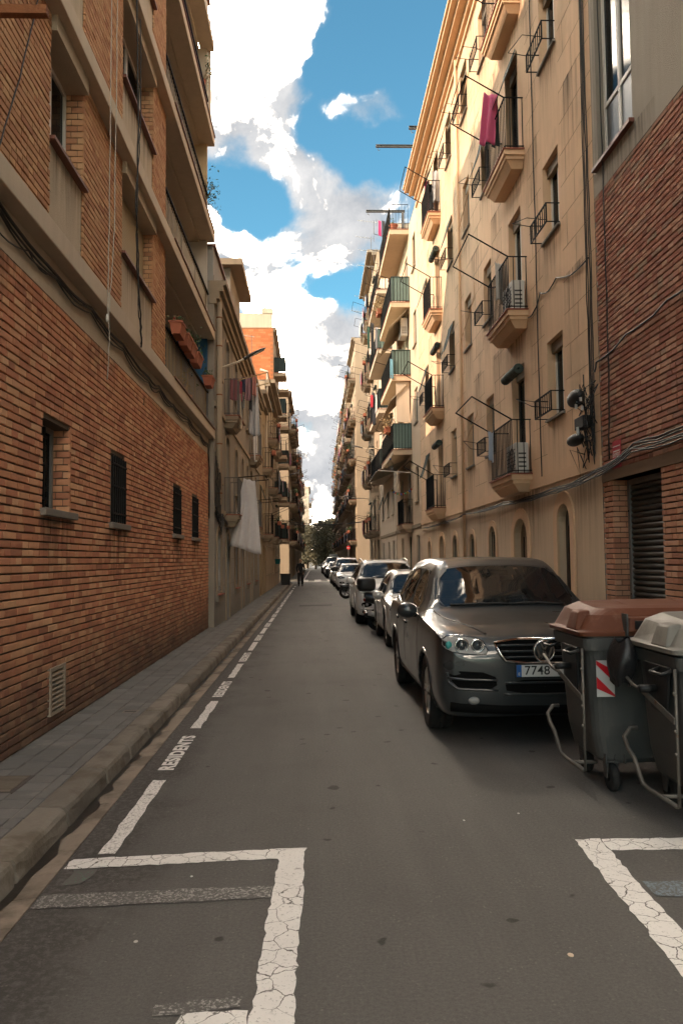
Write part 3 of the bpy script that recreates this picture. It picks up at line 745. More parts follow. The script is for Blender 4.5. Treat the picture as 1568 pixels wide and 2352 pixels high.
# louvred vent by the ground
mb = MB(); u0, u1, v0, v1 = vent
for a in ((u0-.02, u0+.02, v0-.02, v1+.02), (u1-.02, u1+.02, v0-.02, v1+.02)): fl.box(mb, *a, -.1, .014)
for a in ((u0+.02, u1-.02, v0-.02, v0+.015), (u0+.02, u1-.02, v1-.015, v1+.02)): fl.box(mb, *a, -.1, .014)
vt = mb.build('vent', mat('vent_metal', (0.30, 0.25, 0.19), 0.6, 0.12, 5, 0.1, 60), lb)
for k in range(8):
    z = v0+.03+k*(v1-v0-.05)/8
    MB().hexa([fl.P(u0+.02, z, .012), fl.P(u1-.02, z, .012), fl.P(u1-.02, z+.012, .012), fl.P(u0+.02, z+.012, .012),
               fl.P(u0+.02, z+.035, -.04), fl.P(u1-.02, z+.035, -.04), fl.P(u1-.02, z+.046, -.04), fl.P(u0+.02, z+.046, -.04)]).build('louvre', MATS['vent_metal'], vt)
# loggias: slab, back wall, end wall, railing of upright slats
slat_me = MB().box(-.004, .004, -.017, .017, 0, .88).mesh('railing_slat', m_slat)
end_m = [mat('loggia_blue', (0.008, 0.075, 0.17), 0.6, 0.08, 2, 0.1, 40), mat('loggia_tile', (0.50, 0.44, 0.36), 0.5, 0.08, 2, 0.1, 30), mat('loggia_ochre', (0.50, 0.36, 0.20), 0.8, 0.1, 2, 0.2, 30), m_rend]
for f in range(NF):
    z = ZB0+f*FH
    sb = MB(); fl.box(sb, 13.40, U1, z-HB+.03, z-.002, -1.36, -.201); slab = sb.build('balcony', m_soffit, lb)
    g_ = MB(); fl.box(g_, 13.45, U1, z+FH-HB-.035, z+FH-HB-.002+.03, -0.9, -.21); g_.build('ceiling_step', m_soffit, slab)
    bk = MB(); fl.box(bk, 13.43, U1, z, z+FH-HB, -1.36, -1.30); bk.build('back_wall', mat('loggia_wall', (0.36, 0.31, 0.25), 0.9, 0.1, 1, 0.2, 40), slab)
    ew = MB(); fl.box(ew, U1-.10, U1, z, z+FH-HB, -1.30, -0.02); ew.build('end_wall', end_m[f], slab)
    dw = window_unit(fl, slab, 14.6, 17.4, z+.05, z+2.05, -1.26, mull=2, m_f=mat('brown_frame', (0.12, 0.07, 0.04), 0.6, 0.15, 3, 0.1, 40), name='glazed_door')
    hr = MB(); fl.box(hr, 13.44, U1-.02, z+.88, z+.925, -.05, .01); hr.build('handrail', m_iron, slab); hr = MB(); fl.box(hr, 13.44, U1-.02, z+.045, z+.075, -.04, -.002); hr.build('bottom_rail', m_iron, slab)
    n = 40
    for k in range(n): obj('railing_slat', slat_me, slab, loc=fl.P(13.49+k*(5.4/n), z+.02, -.02))
    for u in (15.3, 17.1, U1-.1):
        p_ = MB(); fl.box(p_, u-.02, u+.02, z, z+.95, -.06, -.03); p_.build('post', m_irong, slab)
    if f >= 0:
        tl = MB(); fl.box(tl, 13.43, U1+.03, z+.001, z+.02, -.3, .175); tl.build('edge_tile', m_silltile, slab)
# rooftop/top corner downpipe
tb = MB(); tb.tube([fl.P(U1+.06, 15.0, .02), fl.P(U1+.06, 12.5, .02), fl.P(U1+.05, 12.35, -.06)], .05, 10); tb.build('downpipe', m_conc, lb, smooth=True)
# flower boxes hung on the first-floor railing
fbx = [(13.65, .55, 'red flowers in a terracotta trough nearest the brick pier'), (14.42, .5, 'second terracotta trough along the balcony railing, with sparse green plants'),
       (14.98, .5, 'third terracotta trough along the balcony railing, half hidden behind its neighbour'), (15.72, .6, 'fourth terracotta trough along the railing with a tall grey-green bush'),
       (17.75, .5, 'lone terracotta trough at the far corner of the first-floor balcony')]
for i, (u, L, lab) in enumerate(fbx):
    z = ZB0+.83
    t = thing('flower_box', lab, 'flower box', fl.P(u+L/2, z, .11), group='flower boxes on the first-floor balcony railing')
    a, b = .02, .24
    MB().hexa([fl.P(u+.04, z, a+.04), fl.P(u+L-.04, z, a+.04), fl.P(u+L-.04, z, b-.04), fl.P(u+.04, z, b-.04), fl.P(u, z+.2, a), fl.P(u+L, z+.2, a), fl.P(u+L, z+.2, b), fl.P(u, z+.2, b)]).build('trough', m_terra, t)
    mb = MB(); fl.box(mb, u-.012, u+L+.012, z+.19, z+.222, a-.012, b+.012); mb.build('rim', m_terra, t)
    hk = MB()
    for uu in (u+.12, u+L-.12): hk.tube([fl.P(uu, z+.1, .0), fl.P(uu, z+.14, -.03), fl.P(uu, z+.10, -.05)], .006, 5)
    hk.build('bracket', m_iron, t)
    lf = MB(); leaves(lf, fl.P(u+L/2, z+.27, .12), (.06, L*.24, .05), 110, .035)
    if i == 3: leaves(lf, fl.P(u+L/2+.2, z+.45, .02), (.10, L*.3, .16), 240, .028)
    lf.build('foliage', m_leaf, t)
    if i == 0:
        pt = MB(); leaves(pt, fl.P(u+L/2, z+.31, .13), (.05, L*.22, .03), 26, .022); pt.build('petals', m_red, t)
for (u, v, w, sp, n, lab) in ((U1-.15, ZB0+2*FH+.9, .1, (.10, .12, .30), 170, 'olive-leaved shrub spilling from the upper balcony corner against the sky'), (U1-.3, ZB0+3*FH+1.5, .12, (.09, .16, .16), 110, 'small pot plant leaning out high on the brick building near the top edge'),
                              (16.6, ZB0+.6, -.15, (.1, .25, .15), 120, 'dark green pot plant behind the first-floor railing slats')):
    t = thing('balcony_plant', lab, 'plant', fl.P(u, v-.5, -.1))
    MB().lathe([(.09, -.5), (.12, -.25), (.13, -.25), (.11, -.27)], 10, fl.P(u, v, -.14)).build('pot', m_terra, t)
    st = MB()
    for k in range(7): st.tube([fl.P(u, v-.3, -.12), fl.P(u+random.uniform(-.15, .15), v+random.uniform(-.1, .3), w*random.uniform(0, 1.6))], .005, 4)
    st.build('stem', m_leafdry, t)
    leaves(MB(), fl.P(u, v, w), sp, n, .035).build('foliage', m_leaf, t)
# cables, ropes and brackets on the brick front
def cable(label, pts, r, m=None, name='cable', cat='cable', group=None):
    t = MB().tube(pts, r, 5).build(name, m or m_cable, None, smooth=True); return tag(t, label, cat, group)
def run(fa, uv, w, jit=0.0, n=6, sagv=0.03):
    """polyline along a wall, sagging a little between its clips"""
    out = []
    for (a, b) in zip(uv, uv[1:]):
        for i in range(n):
            t = i/n; out.append(fa.P(a[0]+(b[0]-a[0])*t+random.uniform(-jit, jit), a[1]+(b[1]-a[1])*t-sagv*4*t*(1-t)+random.uniform(-jit, jit), w+random.uniform(0, .01)))
    out.append(fa.P(uv[-1][0], uv[-1][1], w)); return out
base = [(3.0, 4.56), (5.2, 4.55), (6.2, 4.52), (7.6, 4.47), (8.8, 4.53), (10.3, 4.50), (11.9, 4.44), (12.7, 4.50), (14.0, 4.46), (15.6, 4.50), (17.3, 4.47), (18.6, 4.42), (18.8, 3.9), (18.82, 2.75)]
for k, (dz, w, r, lab) in enumerate(((0, .03, .016, 'thickest black cable clipped under the lowest concrete beam of the brick building'), (-.035, .035, .011, 'thin black cable running just under the thick one below the beam'),
                                 (-.07, .03, .009, 'lowest drooping black cable below the concrete beam'))):
    cable(lab, run(fl, [(u, v+dz+random.uniform(-.02, .02)) for u, v in base], w, .006, 6, .035+.02*k), r, group='cables under the beam of the brick building')
cable('thin black cable hanging in a loop over the render band at the near end', run(fl, [(5.0, 4.6), (5.7, 4.40), (6.9, 4.42), (7.6, 4.50)], .02, .004, 8, .10), .007)
cable('bundle of black cables dropping beside the window with the cream blind', run(fl, [(10.36, 9.3), (10.5, 7.6), (10.42, 6.3), (10.45, 5.6), (10.7, 4.95), (10.75, 4.6)], .17, .012, 8, 0), .012)
cable('slack black wire twisted around the cable bundle near the cream blind', run(fl, [(10.55, 9.1), (10.62, 7.7), (10.30, 6.4), (10.52, 5.7), (10.5, 5.1), (10.72, 4.6)], .18, .02, 8, 0), .008)
cable('left one of two pale ropes hanging down the brick front', run(fl, [(9.05, 12.5), (9.06, 8.0), (9.0, 5.2), (8.98, 4.5)], .17, .003, 8, 0), .006, m_rope, 'rope', 'rope', 'pale ropes on the brick front')
cable('right one of two pale ropes hanging down the brick front', run(fl, [(9.3, 12.5), (9.28, 8.0), (9.22, 5.6), (8.98, 4.5), (9.02, 4.2), (8.95, 3.75)], .18, .003, 8, 0), .006, m_rope, 'rope', 'rope', 'pale ropes on the brick front')
cable('single dark wire falling across the tan brick at the upper left edge', run(fl, [(7.3, 9.5), (7.1, 7.0), (6.6, 5.8), (6.0, 4.6)], .03, .003, 8, 0), .007)
bg_ = MB(); bg_.ell(fl.P(8.97, 4.46, .17), (.016, .02, .05), 8, 6); tag(bg_.build('cable_clip', mat('white_plastic', (0.6, 0.57, 0.52), 0.4, 0.05, 3, 0.1, 40), None, smooth=True), 'small white plastic clip holding the pale ropes under the beam', 'clip')
rb = MB().box(XL-.05, -1.50, 4.42, 4.47, 4.83, 4.88).box(XL-.05, XL+.02, 4.38, 4.51, 4.75, 4.96); tag(rb.build('rusty_bar', m_rust, None), 'rusty iron bar sticking out of the brick wall at the upper left corner', 'bar')
# ------------------------------------------------------------------ facade pieces shared by the old houses
m_lame = mat('louvre_shutter', (0.33, 0.27, 0.19), 0.7, 0.15, 5, 0.1, 50)
m_blind = mat('green_blind', (0.030, 0.042, 0.034), 0.8, 0.25, 12, 0.3, 60)
m_alu = mat('aluminium', (0.50, 0.49, 0.46), 0.4, 0.08, 3, 0.05, 60, metal=0.6)
m_tileedge = mat('red_tile_edge', (0.24, 0.075, 0.045), 0.7, 0.15, 5, 0.2, 60)
m_ac = mat('ac_white', (0.58, 0.55, 0.49), 0.5, 0.08, 3, 0.05, 60)
def surround(fa, u0, u1, v0, v1, rise, t=0.13, proud=0.03, bottom=None):
    n = 12; m, h = (u0+u1)/2, (u1-u0)/2
    def path(e):
        hh = h+e; a = [(m-hh, bottom if bottom is not None else v0), (m-hh, v1-rise)]
        if rise: a += [(m-hh*math.cos(math.pi*i/n), v1-rise+(rise+e)*math.sin(math.pi*i/n)) for i in range(1, n)]
        else: a[-1] = (m-hh, v1+e); 
        a += [(m+hh, v1-rise if rise else v1+e), (m+hh, bottom if bottom is not None else v0)]
        return a
    i_, o_ = path(0), path(t); mb = MB()
    for k in range(len(i_)-1):
        a, b, c, d = i_[k], i_[k+1], o_[k+1], o_[k]
        mb.hexa([fa.P(*a, -.01), fa.P(*b, -.01), fa.P(*c, -.01), fa.P(*d, -.01), fa.P(*a, proud), fa.P(*b, proud), fa.P(*c, proud), fa.P(*d, proud)])
    return mb
BARS = {}
def bar_mesh(h, t=0.014, m=None):
    k = (round(h, 3), t, m.name if m else '')
    if k not in BARS: BARS[k] = MB().box(-t/2, t/2, -t/2, t/2, 0, h).mesh('railing_bar', m or m_iron)
    return BARS[k]
def balcony(fa, root, u0, u1, v, pr, m_slab, h=0.98, style='corbel', single=True, m_rail=None, step=0.115, screen=None, edge=None, scr_near=True):
    """slab with mouldings, railing of upright bars; parts are children of the slab"""
    m_rail = m_rail or m_iron
    mb = MB()
    if style == 'corbel':
        fa.box(mb, u0+.015, u1-.015, v-.12, v-.025, 0, pr-.015)
        fa.box(mb, u0+.05, u1-.05, v-.19, v-.121, 0, pr-.05)
        p = [fa.P(u0+.16, v-.33, 0), fa.P(u1-.16, v-.33, 0), fa.P(u1-.16, v-.33, pr-.18), fa.P(u0+.16, v-.33, pr-.18), fa.P(u0+.08, v-.191, 0), fa.P(u1-.08, v-.191, 0), fa.P(u1-.08, v-.191, pr-.08), fa.P(u0+.08, v-.191, pr-.08)]
        mb.hexa(p)
    else:
        fa.box(mb, u0+.01, u1-.01, v-.22, v-.025, 0, pr-.01)
    b = mb.build('balcony', m_slab, root)
    e = MB(); fa.box(e, u0-.01, u1+.01, v-.025, v, 0, pr+.012); e.build('edge_tile', edge or m_tileedge, b)
    hr = MB(); t = .018; r_ = pr-.045
    for z in (v+h, v+.06):
        if z < v+.5: hr.build('handrail', m_rail, b); hr = MB()
        fa.box(hr, u0+.03, u1-.03, z-t, z, r_-.012, r_+.012)
        fa.box(hr, u0+.03, u0+.05, z-t, z, 0, r_-.0125); fa.box(hr, u1-.05, u1-.03, z-t, z, 0, r_-.0125)
    hr.build('bottom_rail', m_rail, b)
    pts = []; n = max(3, int((u1-u0-.08)/step))
    for i in range(n+1): pts.append((u0+.04+(u1-u0-.08)*i/n, r_))
    k = max(1, int(pr/step))
    for i in range(k):
        pts.append((u0+.04, r_*i/k+.02)); pts.append((u1-.04, r_*i/k+.02))
    if single:
        me = bar_mesh(h-.02, 0.014, m_rail)
        for (u, w) in pts: obj('railing_bar', me, b, loc=fa.P(u, v+.005, w))
    else:
        rb = MB()
        for (u, w) in pts: fa.box(rb, u-.007, u+.007, v, v+h-.02, w-.007, w+.007)
        o = rb.build('railing_bars', m_rail, b); o['kind'] = 'stuff'
    if screen:
        sc = MB()
        nn = 26
        def f1(a, c): return fa.P(u0+.02+(u1-u0-.04)*a, v+.04+(h-.02)*c, r_-.02+.006*math.sin(a*90))
        def f2(a, c): return fa.P(u0+.055+.004*math.sin(a*40), v+.04+(h-.02)*c, (r_-.02)*a)
        sc.grid(f1, 40, 4)
        if scr_near: sc.grid(f2, 14, 4)
        sc.build('screen', screen, b)
    return b
def rack(fa, par, u0, u1, v, w0, out=0.75, up=0.45, lines=4, r=0.013, m=None):
    mb = MB(); a0, a1, b0, b1 = fa.P(u0, v, w0), fa.P(u1, v, w0), fa.P(u0, v+up, w0+out), fa.P(u1, v+up, w0+out)
    mb.tube([a0, b0, b1, a1], r, 6)
    o = mb.build('drying_rack', m or m_iron, par)
    ln = MB()
    for i in range(lines):
        t = .2+.75*i/max(1, lines-1); ln.tube(sag(a0.lerp(b0, t), a1.lerp(b1, t), .03, 5), .0025, 4)
    ln.build('rack_line', m_rope, par)
    return o
def basket(fa, par, u0, u1, v, h=0.30, w=0.22, arms=True, m=None):
    """iron window guard: little slatted front with two wire arms"""
    m = m or m_iron; mb = MB()
    for z in (v, v+h): fa.box(mb, u0, u1, z-.012, z+.012, w-.01, w+.01)
    for u in (u0, u1-.02):
        fa.box(mb, u, u+.02, v-.012, v+h+.012, w-.012, w+.012); fa.box(mb, u, u+.014, v-.01, v+.004, 0, w); fa.box(mb, u, u+.014, v+h-.004, v+h+.012, 0, w)
    o = mb.build('window_guard', m, par)
    n = 8; me = bar_mesh(h, 0.013, m)
    for i in range(1, n): obj('guard_bar', me, o, loc=fa.P(u0+(u1-u0)*i/n, v, w))
    if arms:
        t = MB(); t.tube([fa.P(u0, v+.02, w), fa.P(u0, v+.05, w+.32), fa.P(u1, v+.35, w+.32), fa.P(u1, v+h, w)], .007, 5); t.build('guard_arm', m, o)
    return o
def roll(fa, par, u0, u1, v, w, r=.08, m=None):
    mb = MB(); n = 14
    prof = [(r*.2, u0), (r, u0+.005)]+[(r*(1+.05*math.sin(i*2.1)), u0+(u1-u0)*i/10) for i in range(1, 10)]+[(r, u1-.005), (r*.2, u1)]
    mb.lathe(prof, n, (fa.P(0, v, w).x, 0, v), 'Y'); return mb.build('rolled_blind', m or m_blind, par)
def awning_blind(fa, par, u0, u1, v0, v1, w0, w1, m=None):
    """a slatted blind let down and propped outwards"""
    mb = MB(); n = 14
    for i in range(n):
        a, b = i/n, (i+.92)/n
        p, q = (v1+(v0-v1)*a, w0+(w1-w0)*a**1.2), (v1+(v0-v1)*b, w0+(w1-w0)*b**1.2)
        mb.hexa([fa.P(u0, p[0], p[1]), fa.P(u1, p[0], p[1]), fa.P(u1, q[0], q[1]), fa.P(u0, q[0], q[1]), fa.P(u0, p[0]+.004, p[1]+.012), fa.P(u1, p[0]+.004, p[1]+.012), fa.P(u1, q[0]+.004, q[1]+.012), fa.P(u0, q[0]+.004, q[1]+.012)])
    return mb.build('hanging_blind', m or m_blind, par)
def ac_unit(fa, par, u0, v, w, L=.75, H=.55, D=.28):
    mb = MB(); fa.box(mb, u0, u0+L, v, v+H, w, w+D); o = mb.build('air_conditioner', m_ac, par, bevel=.015)
    f = MB(); c = fa.P(u0+L*.38, v+H*.5, w+D+.004); f.lathe([(.20, 0), (.20, .012*fa.s), (.17, .012*fa.s), (.16, 0)], 18, c, 'X'); f.build('fan_ring', m_irong, o)
    g_ = MB()
    for i in range(6): fa.box(g_, u0+.04, u0+L-.04, v+.08+i*.07, v+.095+i*.07, w+D+.002, w+D+.008)
    for i in range(4): fa.box(g_, u0-.006, u0-.001, v+.1+i*.08, v+.13+i*.08, w+.05, w+D-.05)
    g_.build('grille', m_irong, o); return o
CLOTH = {}
def cloth_mat(c):
    k = 'cloth_%d_%d_%d' % tuple(int(x*255) for x in c)
    return mat(k, c, 0.9, 0.12, 6, 0.15, 120, sheen=0.2)
def cloth(name, label, cat, a, b, drop, col, amp=0.04, folds=3, flare=0.0, group=None, skew=0.0, hem=0.03, thick=0.004, lean=0.0, seed=0):
    """a piece of washing hung by its upper edge a-b"""
    rr = random.Random(seed or len(bpy.data.objects)); a, b = Vector(a), Vector(b); ax = (b-a); nrm = Vector((ax.y, -ax.x, 0)).normalized() if (ax.x or ax.y) else Vector((1, 0, 0))
    ph = rr.uniform(0, 6); k2 = rr.uniform(.6, 1.4)
    def fn(u, v):
        c = u-.5
        p = a.lerp(b, u)+ax*c*flare*v - Vector((0, 0, drop*v*(1+hem*math.sin(5*u+ph))))
        p += nrm*(amp*math.sin(folds*2*math.pi*u+ph+v*k2)*(0.25+.75*v)+lean*v+amp*.4*math.sin(folds*4.7*u+v*3+ph))
        p.z -= .03*(1-v)*(math.sin(math.pi*u*2)**2)
        return p+ax.normalized()*(skew*v)
    mb = MB().grid(fn, 20, 16); o = mb.build(name, cloth_mat(col), None, smooth=True, solid=thick); return tag(o, label, cat, group)
WINM = {}
def part_copy(name, me, par, loc): return obj(name, me, par, loc=loc)

# ------------------------------------------------------------------ left: grey three-storey house
X2 = -2.36; f2 = Fa(X2, 1)
m_grey = mat('grey_plaster', (0.27, 0.262, 0.245), 0.9, 0.12, 0.8, 0.3, 60, streak=0.14, dirt=0.4)
m_greyb = mat('beige_plaster', (0.235, 0.205, 0.165), 0.9, 0.12, 0.8, 0.3, 60, streak=0.14)
m_stone = mat('stone_trim', (0.27, 0.21, 0.145), 0.88, 0.14, 1.5, 0.35, 50, streak=0.1)
h2 = thing('grey_plaster_house', 'three-storey grey plastered house with stone window trim beside the brick building', 'building', (X2-3, 26, 0.1))
A2, B2 = 19.0, 34.6
cols2 = [(19.45, 20.3, 'w'), (21.45, 22.3, 'd'), (23.85, 24.75, 'w'), (26.0, 26.8, 'w'), (27.9, 28.8, 'w'), (29.6, 30.5, 'd'), (31.9, 32.7, 'w')]
gops, uops = [], []
for i, (a, b, k) in enumerate(cols2):
    gops.append((a, b, 0.12 if i in (1, 3, 5) else 0.95, 2.45, 0.25))
    for f in (0, 1):
        z = 2.92+f*2.65; uops.append((a, b, z if k == 'd' else z+.75, z+2.15, 0.18))
mb = MB(); f2.wall(mb, A2, B2, 0.1, 2.9, gops, .16); mb.build('lower_wall', m_grey, h2)
mb = MB(); f2.wall(mb, A2, B2, 2.9, 8.0, uops, .16); mb.build('wall', m_greyb, h2)
MB().box(X2-8, X2-.165, A2+.02, B2, .1, 8.6).build('inner_walls', m_dark, h2)
MB().box(X2-8, X2-.002, A2-.012, A2+.018, .1, 8.6).build('side_wall', m_greyb, h2)
for k, (z0, z1, w) in enumerate(((7.9, 8.02, .06), (8.02, 8.2, .13), (8.2, 8.34, .22), (8.34, 8.46, .30))):
    mb = MB(); f2.box(mb, A2-.034, B2, z0, z1-.001, -.1, w); mb.build('cornice', m_stone, h2)
mb = MB(); f2.box(mb, A2-.028, B2, 8.46, 9.3, -.3, -.02); mb.build('parapet', m_grey, h2)
mb = MB(); f2.box(mb, A2-.04, B2, 9.3, 9.36, -.36, .04); mb.build('coping', m_silltile, h2)
for z in (2.86, 5.4):
    mb = MB(); f2.box(mb, A2, B2, z, z+.13, -.02, .045); mb.build('string_course', m_stone, h2)
for j in range(9):
    for z in (1.05, 1.75):
        mb = MB(); u = A2+.1+j*1.7; f2.box(mb, u, u+1.6, z, z+.012, -.005, .003); mb.build('plaster_joint', m_sillc, h2)
m_door2 = mat('dark_door', (0.05, 0.035, 0.025), 0.5, 0.2, 4, 0.2, 40)
for i, (a, b, k) in enumerate(cols2):
    o_ = gops[i]
    surround(f2, a, b, o_[2], o_[3], o_[4], .11, .03, bottom=o_[2]-(.001 if o_[2] < .5 else .1)).build('window_surround', m_stone, h2)
    if o_[2] < .5:
        mb = MB(); f2.box(mb, a, b, .12, 2.45, -.16, -.12); d = mb.build('door', m_door2, h2)
        mb = MB(); f2.box(mb, (a+b)/2-.01, (a+b)/2+.01, .2, 2.2, -.12, -.105); mb.build('door_bar', m_iron, d)
    else:
        w = window_unit(f2, h2, a, b, o_[2], o_[3], -.10, mull=1, m_f=m_lame)
        mb = MB(); f2.box(mb, a-.1, b+.1, o_[2]-.25, o_[2]-.10, -.1, .06); mb.build('sill', m_sillc, w)
        mb = MB(); f2.box(mb, a-.03, b+.03, o_[2]-.10, o_[2]-.07, -.1, .10); mb.build('sill_tile', m_tileedge, w)
    for f in (0, 1):
        z = 2.92+f*2.65; v0 = z if k == 'd' else z+.75
        surround(f2, a, b, v0, z+2.15, .18, .09, .028).build('window_surround', m_stone, h2)
        w = window_unit(f2, h2, a, b, v0, z+2.15, -.09, mull=1, m_f=m_lame)
        if k == 'w':
            mb = MB(); f2.box(mb, a-.13, b+.13, v0-.06, v0-.001, -.1, .08); mb.build('sill', m_stone, w)
            if f == 0 and i in (0, 2):
                mb = MB()
                for q in range(22): f2.box(mb, a+.03, b-.03, v0+.05+q*.058, v0+.09+q*.058, -.085, -.065)
                mb.build('louvres', m_lame, w)
bal2 = {}
for f in (0, 1):
    for (a, b) in ((21.1, 22.55), (29.25, 30.8)):
        z = 2.92+f*2.65
        bal2[(f, a)] = balcony(f2, h2, a, b, z, .40, m_stone, h=.98, m_rail=m_irong, step=.13)
bd = MB(); f2.box(bd, 21.15, 22.5, 2.98, 3.88, .37, .375); bd.build('screen', mat('dark_board', (0.07, 0.07, 0.068), 0.8, 0.2, 3, 0.2, 40), bal2[(0, 21.1)])
pp = MB(); pp.tube([f2.P(19.22, 8.0, .10), f2.P(19.22, 3.05, .10), f2.P(19.22, 2.92, .02)], .065, 12); dp = pp.build('downpipe', m_stone, h2, smooth=True)
for z in (3.3, 4.5, 5.7, 6.9, 7.6):
    r_ = MB(); r_.lathe([(.066, z), (.072, z), (.072, z+.03), (.066, z+.03)], 12, (f2.P(0, 0, .1).x, 19.22, 0)); r_.build('pipe_ring', m_rust, dp)
for (a, b, k) in cols2:
    for f in (0, 1): rain(f2, h2, a-.15, b+.15, 2.92+f*2.65+(.68 if k == 'w' else -.05), .9, .006)
for j in range(6): rain(f2, h2, 19.3+j*2.5, 21.2+j*2.5, 7.88, 1.4, .006)
# roof pavilion seen over the parapet
rp = MB().box(X2-2.6, X2-.25, 25.2, 28.4, 8.4, 11.1); rp.build('roof_pavilion', m_greyb, h2)
MB().box(X2-2.9, X2+.15, 24.9, 28.7, 11.1, 11.3).build('pavilion_roof', m_stone, h2)
# cable tangle at the corner and the cables under the first floor
for k in range(4):
    cable('%s black cable drooping below the first floor of the grey house' % ('topmost', 'second', 'third', 'lowest')[k], run(f2, [(18.9+.05*k, 2.95-.04*k), (20.4, 2.80-.03*k), (22.4, 2.74-.03*k), (25.0, 2.80-.02*k), (29, 2.76-.02*k), (34.5, 2.80)], .05+.01*k, .012, 7, .05), .014, group='cables along the grey house')
for k in range(6):
    cable('%s black cable of the tangle at the corner of the brick building' % ('first', 'second', 'third', 'fourth', 'fifth', 'sixth')[k], run(f2, [(18.92+.02*k, 4.3-.1*k), (19.0+.03*k, 3.3+.1*k), (18.96+.05*k, 2.9-.06*k), (19.3, 2.72-.08*k), (19.7, 2.85)], .03+.02*k, .02, 8, .03), .009, group='corner cable tangle')

